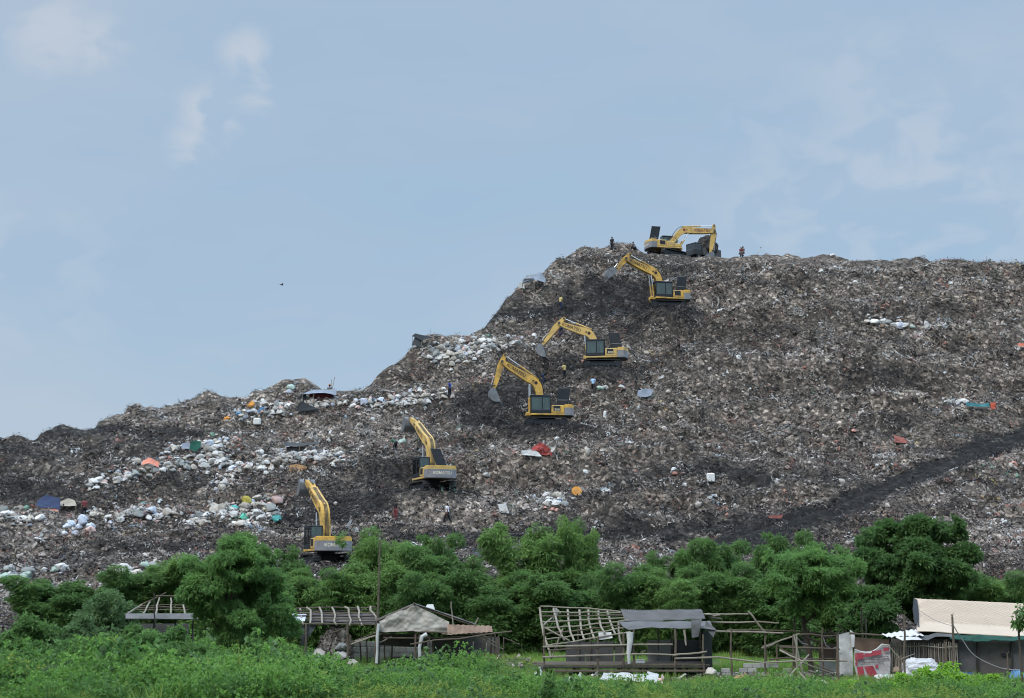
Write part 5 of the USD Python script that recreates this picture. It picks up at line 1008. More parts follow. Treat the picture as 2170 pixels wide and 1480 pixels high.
branching_tree('dark_tree', 'big dark broadleaf tree behind the tarpaulin roofed house', b, 8.6, 7.6, 7.4, F_DARK, TR, 1.5, .2, dens=1.3, lobes=84, leaf=(.28, .12), nl=4, lobe_r=.21, droop=.25, gaps=.42)
b = at(1850, 1400, 86); b[2] = 0
branching_tree('dark_tree', 'low dark tree between the round crowned tree and the tarpaulin roof', b, 4.4, 4.2, 4.2, F_DARK, TR, 1.0, .1, dens=1.2, lobes=24, leaf=(.30, .12), nl=4)
b = at(2166, 1440, 61.0); b[2] = 0
branching_tree('young_tree', 'young tree with big leaves reaching in at the right edge', b, 3.6, 1.7, 1.5, F_SHRUB[0], TR, 2.2, .05, dens=.6, lobes=10, leaf=(.30, .10), nl=4, droop=.7, gaps=.42)
def shrub(px, top, wpx, Y, fol, label, leaf=(.22, .10), dens=1.0, name='shrub', stems=7, nl=4, droop=.3, group='shrubs left of the huts', gaps=.32):
    base = at(px, 1440, Y); base[2] = float(flat(base[0], base[1])); h = at(px, top, Y)[2] - base[2]; w = wpx * Y / FPX
    T = Thing(name, label, 'shrub', base, 0, group, local=True); C, D, st = [], [], []
    for k in range(stems):
        a = TR.uniform(0, 2 * np.pi); o = np.array([math.cos(a), math.sin(a), 0]) * w * .42 * TR.uniform(.15, 1); hh = h * TR.uniform(.62, 1.0) * (1 - .25 * np.hypot(*o[:2]) / (w * .42)); t = o + [0, 0, hh - .3]
        st.append(tube([(o * .15), o * .55 + [0, 0, hh * .45], t], [.03, .022, .008], 5))
        for f in (.35, .6, .82, 1.0):
            c = o * (.3 + .7 * f) + [0, 0, hh * f - .15]; r = max(.28, w * .20 * TR.uniform(.7, 1.2)) * (1.1 - .3 * f)
            p, d = shell(TR, c, (r, r, r * .8), int(95 * dens * (0.4 + r * r / .3)), .3, -.8); C.append(p); D.append(d)
    C, D = np.vstack(C), np.vstack(D); keep = (meshkit.noise(C * 1.7, 3) > gaps) & (C[:, 2] > 0); C, D = C[keep], D[keep]
    T.add('stems', cat(st), M_PALEBARK); T.add('foliage', leaves(TR, C, D, leaf[0], leaf[1], .6, droop, nl), fol)
for a in [(55, 1318, 190, 66, F_SHRUB[0], 'dense green shrub at the left edge below the dark bamboo'), (175, 1300, 150, 72, F_SHRUB[1], 'greyish green shrub between the left edge and the ruined roof'), (215, 1238, 150, 80, F_SHRUB[1], 'thin stemmed tall shrub left of the ruined roof, pale twigs showing'), (300, 1345, 170, 66, F_SHRUB[0], 'green shrub right in front of the ruined roof'),
          (130, 1362, 190, 62, F_SHRUB[0], 'broad shrub low in the left foreground'), (395, 1358, 150, 64, F_SHRUB[0], 'shrub at the left foot of the tall feathery tree'), (20, 1385, 130, 59, F_SHRUB[0], 'low shrub in the bottom left corner'), (255, 1392, 170, 60, F_SHRUB[1], 'low greyish shrub left of the tall feathery tree'), (560, 1385, 150, 66, F_SHRUB[0], 'low shrub at the right foot of the tall feathery tree'),
          (480, 1400, 160, 61, F_SHRUB[0], 'low leafy shrub below the tall feathery tree'), (360, 1415, 150, 58, F_SHRUB[0], 'small shrub in the left foreground among weeds'), (640, 1392, 110, 69, F_SHRUB[1], 'small shrub below the hanging black tarpaulin')]:
    shrub(*a, dens=1.3)
for a in [(285, 1322, 120, 75, F_SHRUB[0], 'shrub growing against the front of the ruined roof on the left'), (352, 1326, 130, 74, F_FEATHER, 'feathery shrub between the ruined roof and the tall feathery tree'), (90, 1345, 150, 68, F_FEATHER, 'feathery pale shrub near the left edge'), (228, 1352, 130, 69, F_SHRUB[0], 'rounded green shrub below the thin stemmed tall shrub'), (160, 1405, 150, 58, F_SHRUB[1], 'greyish low shrub in the lower left foreground'), (430, 1385, 140, 63, F_FEATHER, 'feathery shrub in front of the tall feathery tree'), (20, 1330, 110, 74, F_SHRUB[1], 'greyish shrub cut by the left edge below the hill'), (320, 1392, 130, 61, F_SHRUB[0], 'small round shrub left of the feathery shrub'), (540, 1412, 120, 59, F_SHRUB[0], 'small leafy shrub in the lower middle left'), (60, 1425, 140, 56, F_SHRUB[0], 'leafy shrub low in the bottom left corner')]: shrub(*a, dens=1.15, gaps=.40)
for a in [(1990, 1402, 130, 57, 'tall bright lime climber growing up a stake in the right foreground'), (1925, 1424, 90, 57.5, 'bright lime plant left of the tall lime climber'), (1795, 1440, 80, 57, 'bright lime plant below the round crowned tree'), (1880, 1450, 90, 56, 'small bright lime plant at the bottom edge on the right'), (2110, 1436, 110, 58, 'bright lime plant below the dark wall of the house'), (2060, 1450, 90, 56, 'small lime plant between two bigger lime plants on the right'), (1690, 1448, 70, 57, 'small lime plant at the foot of the crossed poles')]:
    shrub(*a[:4], F_LIME, a[4], leaf=(.17, .11), dens=.8, gaps=.45, name='lime_plant', stems=6, droop=.55, group='bright lime plants in the right foreground')

# ground cover: weeds and grass, past counting
F_WEED = [foliage('weed_leaves_green', (0.053, 0.147, 0.034), (0.163, 0.365, 0.075), (0.333, 0.598, 0.139), (0.497, 0.621, 0.155)), foliage('weed_leaves_deep', (0.037, 0.106, 0.034), (0.112, 0.265, 0.068), (0.233, 0.451, 0.124)), foliage('weed_leaves_yellowish', (0.093, 0.171, 0.040), (0.240, 0.381, 0.085), (0.466, 0.621, 0.171), (0.652, 0.621, 0.202))]
GR = np.random.default_rng(99); wp, gp = [], []
for k in range(9):
    n = 26; C = np.stack([GR.normal(0, .19, n), GR.normal(0, .19, n), GR.uniform(.05, (.5, .42, .62)[k // 3], n) ** .9], 1); D = np.stack([C[:, 0] * 2.5, C[:, 1] * 2.5, np.full(n, .35)], 1)
    wp.append(('plants', leaves(GR, C, D, .095 * GR.uniform(.65, 1.4), .045, .7, .25, 5), F_WEED[k % 3]))
for k in range(3):
    n = 12; C = np.stack([GR.normal(0, .10, n), GR.normal(0, .10, n), np.zeros(n)], 1); D = np.stack([C[:, 0] * 2.2, C[:, 1] * 2.2, np.full(n, 1.0)], 1)
    wp.append(('stalks', leaves(GR, C, D, .50, .022, .22, .05, 2, .05), F_WEED[2]))
for k in range(2):
    n = 9; C = np.stack([GR.normal(0, .16, n), GR.normal(0, .16, n), GR.uniform(.2, .75, n)], 1); D = np.stack([C[:, 0] * 3, C[:, 1] * 3, np.full(n, .15)], 1)
    wp.append(('broad_leaves', leaves(GR, C, D, .13, .085, .6, .45, 5), F_SHRUB[k]))
for k in range(4):
    n = 22; C = np.stack([GR.normal(0, .12, n), GR.normal(0, .12, n), np.zeros(n)], 1); D = np.stack([C[:, 0] * 2, C[:, 1] * 2, np.full(n, 1.0)], 1)
    gp.append(('tufts', leaves(GR, C, D, .34, .022, .28, -.05, 1, .05), F_WEED[(0, 2, 0, 2)[k]]))
N = 17000; y = GR.uniform(49, 87, N); x = GR.uniform(-1, 1, N) * (y * .365 + 1.5)
ppx = CXP + x / y * FPX * 0.985; bare = (ppx > 1110) & (y > 61.0) & (y < 69.5) | (ppx > 730) & (ppx < 1110) & (y > 72.5) | (ppx > 1640) & (y > 60.0)
nz = meshkit.fbm(np.stack([x / 2.2, y / 2.2, 0 * x], -1), 3, 8)
ok = np.where(bare, GR.uniform(size=N) < .10 * (nz > .5), GR.uniform(size=N) < .55 + .9 * (nz - .35)); x, y, ppx, nz = x[ok], y[ok], ppx[ok], nz[ok]
s = GR.uniform(.65, 1.25, len(x)) * np.where(ppx < 720, 1.0 + .7 * (nz > .5), 1.0) * np.where((ppx > 560) & (y > 66), .62, 1.0) * np.where((ppx > 1090) & (y > 56.5), .42, 1.0) * np.where(y > 69, .8, 1.0) * (0.6 + .8 * nz)
kind = (GR.integers(0, 3, len(x)) * 3 + np.where(nz + GR.normal(0, .10, len(x)) > .56, 0, np.where(nz + GR.normal(0, .1, len(x)) > .44, 1, 2)))
kind = np.where(GR.uniform(size=len(x)) < np.where((ppx < 420) & (nz < .5), .16, .012), 9 + GR.integers(0, 3, len(x)), kind); big = meshkit.fbm(np.stack([x / 3.4, y / 3.4, 0 * x], -1), 2, 61); s = s * (.45 + 1.15 * big); kind = np.where(GR.uniform(size=len(x)) < .10 * (big > .52), 12 + GR.integers(0, 2, len(x)), kind)
W = instancer('/World/weeds', wp, np.stack([x, y, flat(x, y) - .02], 1), spin(len(x), GR, None, .12), np.stack([s, s, s * GR.uniform(.8, 1.25, len(x))], 1), kind)
tag(W, 'thick green leafy weeds covering the foreground', None, None, 'stuff')
N = 15000; y = GR.uniform(50, 88, N); x = GR.uniform(-1, 1, N) * (y * .365 + 1.5); nz = meshkit.fbm(np.stack([x / 3, y / 1.4, 0 * x], -1), 3, 28); ok = GR.uniform(size=N) < np.clip((nz - .38) * 5, 0, 1); x, y = x[ok], y[ok]; s = GR.uniform(.5, 1.15, len(x))
W = instancer('/World/grass', gp, np.stack([x, y, flat(x, y) - .02], 1), spin(len(x), GR, None, .1), np.stack([s, s, s], 1), GR.integers(0, 4, len(x)))
tag(W, 'short bright grass around the huts and between the weeds', None, None, 'stuff')
# ------------------------------------------------------------------ ruined huts and fences at the foot of the hill
HR = np.random.default_rng(41)
M_POLE = plain('weathered_pole', (0.10, 0.078, 0.058), 0.85, 0.4, 3.5, dirt=(0.05, 0.042, 0.035), dirt_amount=0.5)
M_POLE_L = plain('pale_bamboo_pole', (0.22, 0.19, 0.15), 0.75, 0.3, 3.5, dirt=(0.10, 0.085, 0.07), dirt_amount=0.5)
M_POLE_D = plain('blackened_pole', (0.035, 0.030, 0.027), 0.85, 0.4, 3.5)
M_RUST = plain('rusty_corrugated_iron', (0.19, 0.125, 0.085), 0.7, 0.35, 1.8, dirt=(0.11, 0.06, 0.04), dirt_amount=0.6)
M_ASB = plain('grey_corrugated_roofing', (0.115, 0.112, 0.112), 0.85, 0.35, 2.0, dirt=(0.07, 0.068, 0.065), dirt_amount=0.6)
M_WHITE_TIN = plain('white_tin', (0.50, 0.49, 0.48), 0.5, 0.15, 2.0, dirt=(0.25, 0.2, 0.16), dirt_amount=0.35)
M_TARP = plain('dirty_white_tarpaulin', (0.40, 0.37, 0.325), 0.75, 0.45, 1.3, dirt=(0.10, 0.085, 0.07), dirt_amount=0.8, translucent=0.1)
M_TARP_G = plain('grey_plastic_sheet', (0.105, 0.103, 0.105), 0.75, 0.4, 1.4, dirt=(0.10, 0.10, 0.10), dirt_amount=0.55, translucent=0.1)
M_BLOCK = plain('concrete_block', (0.27, 0.265, 0.25), 0.9, 0.3, 1.6, dirt=(0.09, 0.085, 0.075), dirt_amount=0.6, rand=0.3, bump=0.3)
M_BLOCK_L = plain('pale_concrete_block', (0.33, 0.32, 0.30), 0.9, 0.25, 1.6, dirt=(0.18, 0.17, 0.15), dirt_amount=0.5, rand=0.22, bump=0.3)
M_PLY = plain('dark_weathered_board', (0.085, 0.075, 0.068), 0.85, 0.4, 1.5, dirt=(0.035, 0.032, 0.03), dirt_amount=0.55)
M_BROWN = plain('brown_board', (0.13, 0.085, 0.06), 0.85, 0.35, 1.5, dirt=(0.06, 0.045, 0.035), dirt_amount=0.5)
M_WOVEN = plain('black_mesh_wall', (0.085, 0.082, 0.08), 0.85, 0.35, 2.2, dirt=(0.11, 0.10, 0.09), dirt_amount=0.45)
M_PATCHWALL = plain('weathered_grey_sheet', (0.42, 0.42, 0.41), 0.8, 0.3, 1.8, dirt=(0.15, 0.14, 0.12), dirt_amount=0.6)
M_CREAM = plain('cream_tarpaulin', (0.50, 0.40, 0.305), 0.7, 0.12, 0.9, dirt=(0.36, 0.27, 0.20), dirt_amount=0.35, translucent=0.08)
M_NET = plain('green_shade_net', (0.010, 0.052, 0.038), 0.85, 0.3, 2.5, dirt=(0.02, 0.04, 0.03), dirt_amount=0.4)
M_CORD = plain('grey_rope', (0.22, 0.21, 0.20), 0.8, 0.2, 4)
GZ0 = lambda p: float(flat(p[0], p[1]))
def thing_at(name, label, cat_, px, Y, group=None):
    p = at(px, 1400, Y); p[2] = GZ0(p); return Thing(name, label, cat_, p, 0, group)
def PP(T, name, a, b, r=.045, mat=None, parent=None, r1=None, bend=.010, label=None):
    """a pole between two photo points, each (px, py, Y); py None = standing in the ground"""
    def pt(q, other):
        if q[1] is None:
            z = at(q[0], 1400, q[2]); z[2] = GZ0(z) - .15; return z
        return at(*q)
    return T.add(name, pole(pt(a, b), pt(b, a), r, r1, bend), mat or M_POLE, parent, label=label)
def quad(*pts): return [at(*p) for p in pts]
def panel(T, name, p00, p10, p01, p11, mat, nu=10, nv=8, thick=.03, wr=.03, seed=0, parent=None, ragged=0.0, label=None):
    return T.add(name, sheet(np.array([[at(*p00), at(*p01)], [at(*p10), at(*p11)]]), nu, nv, thick, wr, 1.3, seed, ragged), mat, parent, label=label)
def block_wall(T, px0, px1, ytop, Y, mat, course=0.20, length=0.42, thick=0.12, uneven=0.0, name='block'):
    """a wall of separate concrete blocks, laid in bond with open joints"""
    a, b = at(px0, 1400, Y)[0], at(px1, 1400, Y)[0]; top = at(px0, ytop, Y)[2]; z = -0.02; row = 0
    while z < top - course * .4:
        x = a - (length / 2 if row % 2 else 0)
        while x < b:
            x0_, x1_ = max(x, a), min(x + length - .015, b)
            if x1_ - x0_ > .08 and not (z + course > top - course * 1.1 and HR.uniform() < uneven):
                o = HR.normal(0, .006); T.add(name, cbox(x0_, x1_, Y + o, Y + thick + o, z, z + course - .015, .012), mat)
            x += length
        z += course; row += 1
# --- A: ruined roof at the left
T = thing_at('ruined_hut', 'ruined hut with bare purlins above a grey eave board, half hidden by the feathery tree', 'hut', 340, 79)
panel(T, 'eave_board', (266, 1301, 78), (420, 1301, 78), (266, 1312, 77.6), (420, 1313, 77.6), M_ASB, thick=.05, wr=.015)
for k, (a, b) in enumerate([((270, 1300, 78.2), (300, 1282, 80.5)), ((303, 1301, 78.2), (318, 1276, 80.5)), ((330, 1302, 78.2), (338, 1267, 80.5)), ((362, 1302, 78.2), (362, 1268, 80.5)), ((392, 1302, 78.2), (388, 1270, 80.5))]): PP(T, 'rafter', a, b, .05, M_POLE_L)
for a, b in [((283, 1292, 79.3), (400, 1292, 79.3)), ((296, 1284, 80.2), (400, 1284, 80.2)), ((290, 1288, 79.7), (400, 1287, 79.7)), ((296, 1283, 80.6), (352, 1256, 80.8)), ((330, 1264, 80.6), (400, 1266, 80.6))]: PP(T, 'purlin', a, b, .04, M_POLE)
for x in (276, 327, 372, 410): PP(T, 'post', (x, None, 78.1), (x, 1308, 78.1), .055, M_POLE_D)
PP(T, 'post', (327, None, 77.4), (327, 1257, 77.4), .04, M_POLE_D)
T.add('floor_sheet', sheet(np.array([quad((282, 1352, 78.6), (282, 1322, 78.6)), quad((400, 1352, 78.6), (400, 1322, 78.6))]), 8, 6, .03, .02), M_WOVEN)
# --- B: purlin roof frame
T = thing_at('roof_frame', 'roof frame of pale curved rafters over dark purlins, between the feathery tree and the tall pole', 'hut', 705, 76)
for a, b in [((636, 1291, 79), (642, 1324, 76)), ((650, 1288, 79), (657, 1322, 76)), ((677, 1288, 79), (683, 1322, 76)), ((704, 1288, 79), (713, 1324, 76)), ((731, 1287, 79), (740, 1325, 76)), ((758, 1286, 79), (767, 1325, 76)), ((785, 1286, 79), (798, 1318, 76))]: PP(T, 'rafter', a, b, .055, M_POLE_L, bend=.02)
for k in range(7):
    f = k / 6; PP(T, 'purlin', (625 + 6 * f, 1290 + 32 * f, 79.1 - 3 * f), (796 + 3 * f, 1287 + 37 * f, 79.1 - 3 * f), .042, M_POLE_D if k % 2 else M_POLE, bend=.006)
panel(T, 'torn_sheet', (608, 1300, 78.6), (650, 1302, 78.4), (600, 1318, 76.5), (646, 1316, 76.4), plain('bluish_sheet', (0.42, 0.44, 0.50), .6, .25, 2, dirt=(.15, .15, .16)), thick=.02, wr=.05)
panel(T, 'dark_sheet', (655, 1300, 78.9), (795, 1298, 78.9), (655, 1320, 77), (795, 1322, 77), M_PLY, thick=.02, wr=.04, seed=4)
panel(T, 'hanging_tarpaulin', (640, 1322, 76.1), (672, 1322, 76.1), (636, 1372, 76.3), (650, 1360, 76.2), CL['charcoal'], nu=12, nv=14, thick=.02, wr=.22, seed=8)
for x, yt, Y in ((648, 1322, 76), (736, 1318, 76), (742, 1345, 77), (798, 1316, 76), (690, 1320, 78.6)): PP(T, 'post', (x, None, Y), (x, yt, Y), .06, M_POLE)
PP(T, 'brace', (690, 1345, 76.4), (742, 1330, 76.2), .035, M_POLE); PP(T, 'brace', (742, 1362, 76.2), (800, 1340, 76.2), .035, M_POLE)
# heap of rubbish under it, with sacks
c = at(712, 1395, 77.5); c[2] = 0; m = trimesh.creation.icosphere(4, 1.0); v = np.array(m.vertices); v = v * (0.7 + .6 * meshkit.fbm(v * 2.2 + 3, 4, 2))[:, None] * [.85, .7, 1.7]
T = Thing('rubbish_heap', 'heap of mixed rubbish piled under the purlin roof frame', 'rubbish heap', c); T.add('heap', (v + c + [0, 0, .2], np.array(m.faces)), hill_mat if False else plain('heap_rubbish', (0.20, 0.175, 0.15), .9, .6, 7, dirt=(.5, .48, .45), dirt_amount=.5, bump=.8))
n = 520; d = HR.normal(0, 1, (n, 3)); d[:, 1] = -np.abs(d[:, 1]); d[:, 2] = np.abs(d[:, 2]); d /= np.linalg.norm(d, axis=1, keepdims=True)
T.add('scraps', cat([(VF(scrap(HR, HR.uniform(.15, .45), HR.uniform(.08, .26)))[0] + c + [0, 0, .2] + q * [.85, .7, 1.7] * 1.02, VF(scrap(HR, .1, .1))[1]) for q in d]), litter_pale, kind='stuff')
def ground_sack(px, py, Y, k, label, size=1.0, upright=False):
    p = at(px, py, Y); path = numbered('/World', 'sack'); x = UsdGeom.Xform.Define(stage, path); x.AddTranslateOp().Set(Gf.Vec3d(float(p[0]), float(p[1]), max(0.0, float(p[2]) - .25)))
    x.AddRotateZOp().Set(float(HR.uniform(0, 360)));
    if upright: x.AddRotateYOp().Set(-80.0)
    x.AddScaleOp().Set(Gf.Vec3f(size, size, size)); x.GetPrim().GetReferences().AddInternalReference(SACK_SHAPES[k][0]); x.GetPrim().SetInstanceable(True); tag(x.GetPrim(), label, 'sack')
for a in [(725, 1368, 76.4, 'grey', 'upper of two grey sacks against the post under the roof frame', .8), (722, 1387, 76.3, 'white', 'lower pale sack against the post under the roof frame', .9), (676, 1382, 76.6, 'cream', 'cream sack at the left foot of the rubbish heap', .8), (672, 1390, 76.0, 'white', 'flat white sack left of the rubbish heap', .8), (747, 1402, 73.0, 'cream', 'pale bundle in the weeds in front of the roof frame', .7)]: ground_sack(*a)
# tall bare pole and the white wrapped pole
T = thing_at('tall_pole', 'tall bare leaning pole rising above the trees beside the gabled hut', 'pole', 797, 74.5); PP(T, 'shaft', (796, None, 74.5), (805, 1143, 74.5), .075, M_POLE, r1=.035, bend=.003); T.add('tip_cap', tube([at(805, 1145, 74.5), at(805.2, 1139, 74.5)], .05, 7), M_POLE_L)
# --- C: gabled hut
T = thing_at('gabled_hut', 'open gabled hut with dirty white tarpaulin over its front gable', 'hut', 905, 75)
YF, YB = 74.0, 79.0
g = np.array([[at(803, 1314, YF), at(797, 1340, YF - .1)], [at(840, 1298, YF), at(840, 1341, YF - .12)], [at(878, 1282, YF), at(878, 1342, YF - .15)], [at(915, 1300, YF), at(912, 1343, YF - .15)], [at(952, 1318, YF), at(950, 1345, YF - .1)]])
T.add('gable_tarpaulin', sheet(g, 70, 36, .02, .17, 2.0, 21, ragged=.10), M_TARP)
T.add('ridge_cloth', sheet(np.array([[at(905, 1282, YF + .3), at(900, 1290, YF - .02)], [at(918, 1281, YF + .3), at(924, 1298, YF - .02)]]), 8, 8, .02, .08, 2, 3), CL['pale'])
for k, (dy) in enumerate((0, 1.6, 3.3, 5.0)):
    PP(T, 'rafter', (798, 1316, YF + dy), (878, 1281, YF + dy), .05, M_POLE_D if k else M_POLE); PP(T, 'rafter', (878, 1281, YF + dy), (1008, 1326, YF + dy), .05, M_POLE)
PP(T, 'ridge_pole', (877, 1279, YF - .3), (884, 1284, YB + .3), .05, M_POLE)
A_, B_, C_, D_ = at(880, 1282, YF - .1), at(1006, 1325, YF - .1), at(880, 1283, YB), at(1000, 1325, YB)
for k in range(4):
    f0, f1 = k / 4 + .004, (k + 1) / 4 - .004; lift = np.array([0, 0, .05 + .012 * (k % 2)])
    T.add('roof_sheet', corrugated(A_ * (1 - f0) + C_ * f0 + lift, A_ * (1 - f1) + C_ * f1 + lift, B_ * (1 - f0) + D_ * f0 + lift, B_ * (1 - f1) + D_ * f1 + lift, 8, seed=k), M_ASB)
A2, B2, C2, D2 = at(878, 1282, YF + .1), at(800, 1315, YF + .1), at(878, 1283, YB), at(802, 1315, YB)
for k in range(3):
    f0, f1 = k / 3 + .004, (k + 1) / 3 - .004; lift = np.array([0, 0, .05 + .012 * (k % 2)])
    T.add('roof_sheet', corrugated(A2 * (1 - f0) + C2 * f0 + lift, A2 * (1 - f1) + C2 * f1 + lift, B2 * (1 - f0) + D2 * f0 + lift, B2 * (1 - f1) + D2 * f1 + lift, 8, seed=k + 9), M_ASB)
T.add('side_awning', corrugated(at(948, 1323, YF - .25), at(1042, 1327, YF - .25), at(948, 1346, YF - .9), at(1044, 1339, YF - .9), 9, amp=.02, seed=3), M_RUST, label='rusty corrugated side awning')
for (a, b, r) in [((793, 1342, YF), (1046, 1344, YF), .05), ((936, 1344, YF - .8), (1083, 1339, YF - .8), .045), ((869, 1366, YF - 1.0), (1085, 1338, YF - 1.0), .04), ((812, 1352, YF), (1040, 1350, YF + .2), .035), ((795, 1340, YB), (1040, 1342, YB), .05)]: PP(T, 'beam', a, b, r, M_POLE)
for x, yt, Y, r in [(882, 1340, YF, .06), (890, 1345, YF - .3, .05), (899, 1352, YF + .3, .045), (910, 1345, YF, .05), (917, 1345, YF + .5, .05), (1029, 1340, YF + 1.5, .05), (1042, 1342, YF, .055), (1050, 1344, YF - .2, .05), (1057, 1348, YF - .5, .045), (1068, 1350, YF + .2, .035), (832, 1345, YB, .05), (765, 1346, YB, .045), (778, 1346, YB - .4, .04), (816, 1348, YB - .8, .04)]: PP(T, 'post', (x, None, Y), (x - 1, yt, Y), r, M_POLE)
PP(T, 'post', (804, None, YF - .1), (801, 1316, YF - .1), .07, M_POLE_D); T.add('white_wrapping', tube([at(798, 1406, YF - .25), at(799.5, 1380, YF - .25), at(799.5, 1350, YF - .25), at(802, 1322, YF - .25)], [.075, .06, .075, .065], 8), CL['pale'])
T.add('white_wrapping', tube([at(890, 1398, YF - .45), at(889, 1372, YF - .45), at(894, 1350, YF - .4), at(904, 1345, YF - .3)], [.08, .08, .10, .12], 8), CL['pale'])
for a, b in [((960, 1324, YF - .4), (956, 1275, YF - .4)), ((1006, 1325, YF - .3), (1014, 1309, YF - .3)), ((1000, 1346, YF - .4), (1066, 1376, YF - .4)), ((1010, 1344, YF - .5), (1050, 1362, YF - .5)), ((744, 1366, YF), (798, 1347, YF)), ((752, 1360, YF + .6), (820, 1340, YF + .5)), ((800, 1365, YF), (830, 1350, YF))]: PP(T, 'brace', a, b, .035, M_POLE_L)
PP(T, 'brace', (1068, 1352, YF - .6), (1102, 1366, YF - .6), .03, M_POLE)
panel(T, 'inner_tarpaulin', (805, 1344, YB - .3), (905, 1344, YB - .3), (805, 1368, YB - .3), (905, 1372, YB - .3), M_PLY, wr=.08, seed=5)
T2 = thing_at('block_wall', 'low grey concrete block wall behind the gabled hut', 'wall', 900, 80.2); block_wall(T2, 738, 1050, 1360, 80.2, M_BLOCK, .28, .62, uneven=.35)
T2 = thing_at('dark_screen', 'dark board screen under the right half of the gabled hut', 'wall', 985, 79)
for k in range(5): panel(T2, 'board', (918 + k * 28.5, 1350 + HR.uniform(-3, 3), 78.9), (945 + k * 28.5, 1351, 78.9), (918 + k * 28.5, 1405, 78.9), (945 + k * 28.5, 1405, 78.9), M_PLY, nu=5, nv=6, thick=.04, wr=.02, seed=k)
T = thing_at('bench', 'dark plank bench under the white gable', 'bench', 850, 76.5); T.add('seat', cbox(*(at(832, 1398, 76.5)[0], at(878, 1398, 76.5)[0]), 76.3, 76.8, .42, .48, .02), M_POLE_D)
for x in (836, 874): PP(T, 'leg', (x, None, 76.5), (x, 1400, 76.5), .04, M_POLE_D)
# --- D: platform hut with the slatted roof frame
T = thing_at('platform_hut', 'long open platform hut with collapsed slatted roof on its left', 'hut', 1320, 68.5)
YD, YE = 67.0, 70.2
raf = [((1144, 1288), (1149, 1330), (1158, 1360), (1167, 1394)), ((1173, 1290), (1180, 1320), (1196, 1359), None), ((1203, 1292), (1206, 1325), (1217, 1360), None), ((1228, 1293), (1231, 1326), (1240, 1357), None), ((1247, 1294), (1250, 1325), (1260, 1354), None), ((1268, 1294), (1272, 1320), (1281, 1342), None), ((1287, 1295), (1294, 1320), (1304, 1343), None), ((1312, 1318), (1312, 1343), (1318, 1370), None)]
for r_ in raf:
    pts = [p for p in r_ if p]; n = len(pts); P3 = np.array([at(p[0], p[1], YE - (YE - YD) * (k / (n - 1)) ** .8) for k, p in enumerate(pts)]); u = np.linspace(0, n - 1, 9)
    T.add('rafter', tube(np.stack([PchipInterpolator(np.arange(n), P3[:, k])(u) for k in range(3)], 1) + HR.normal(0, .012, (9, 3)), np.linspace(.055, .045, 9), 7), M_POLE_L)
for a, b, c_ in [((1144, 1285), (1230, 1289), (1318, 1296)), ((1146, 1297), (1230, 1298), (1316, 1299)), ((1147, 1306), (1232, 1305), (1320, 1304)), ((1148, 1318), (1234, 1314), (1325, 1309)), ((1152, 1330), (1240, 1325), (1330, 1314)), ((1156, 1343), (1240, 1334), (1316, 1325)), ((1157, 1355), (1240, 1344), (1325, 1330)), ((1155, 1368), (1240, 1355), (1336, 1338)), ((1163, 1379), (1240, 1374), (1320, 1369))]:
    f = np.clip((a[1] - 1285) / 85, 0, 1); yy = YE - (YE - YD) * f ** .8 - .07
    P3 = np.array([at(*a, yy), at(*b, yy), at(*c_, yy)]); u = np.linspace(0, 2, 9)
    T.add('batten', tube(np.stack([PchipInterpolator(np.arange(3), P3[:, k])(u) for k in range(3)], 1) + HR.normal(0, .014, (9, 3)), .032, 6), M_POLE_L if HR.uniform() < .5 else M_POLE)
for a, b in [((1156, 1331, YD), (1207, 1358, YD - .1)), ((1193, 1333, YD), (1168, 1397, YD)), ((1152, 1325, YD + 1), (1182, 1298, YE - .3)), ((1178, 1290, YE - .2), (1188, 1300, YE - .5))]: PP(T, 'brace', a, b, .04, M_POLE_L)
panel(T, 'torn_sheet', (1174, 1291, YE - .3), (1184, 1293, YE - .3), (1172, 1316, YE - 1.3), (1182, 1302, YE - .8), M_TARP_G, wr=.06, seed=3)
panel(T, 'torn_sheet', (1268, 1341, YD + .1), (1295, 1340, YD + .1), (1270, 1356, YD), (1298, 1353, YD), M_PATCHWALL, wr=.16, seed=6, nu=14, nv=12)
for k, (x0_, x1_, u0, u1, yb) in enumerate([(1315, 1393, 1325, 1409, 1316), (1392, 1440, 1407, 1456, 1314), (1438, 1487, 1452, 1495, 1312)]):
    T.add('roof_sheet', corrugated(at(x0_, 1291.5 - k * .2, YE), at(x1_, 1293 - k * .6, YE), at(u0, yb, YE - 2.2), at(u1, yb - 1, YE - 2.2), (20, 12, 12)[k], amp=.028, sag=.02, seed=k + 2), M_ASB)
T.add('roof_edge_board', cbox(*sorted((at(1487, 1292, YE)[0], at(1503, 1292, YE)[0])), YE - 2.0, YE - .1, at(1490, 1302, YE - 1)[2] - .02, at(1490, 1302, YE - 1)[2] + .03, .01), M_POLE_L)
T.add('drape', sheet(np.array([[at(1312, 1318, YD + .9), at(1322, 1330, YD + .2), at(1334, 1336, YD)], [at(1380, 1318, YD + .9), at(1380, 1326, YD + .2), at(1380, 1331, YD)], [at(1440, 1317, YD + .9), at(1440, 1328, YD + .2), at(1436, 1333, YD)], [at(1505, 1316, YD + .9), at(1510, 1328, YD + .2), at(1516, 1335, YD)]]), 34, 12, .015, .07, 1.6, 11, ragged=.2), M_TARP_G)
panel(T, 'torn_sheet', (1464, 1314, YD + .1), (1487, 1313, YD + .1), (1466, 1352, YD), (1480, 1350, YD), M_TARP_G, nu=12, nv=14, wr=.12, seed=9)
panel(T, 'torn_sheet', (1496, 1316, YD + .3), (1518, 1334, YD + .1), (1494, 1330, YD + .3), (1512, 1352, YD), M_TARP_G, nu=10, nv=10, wr=.10, seed=10)
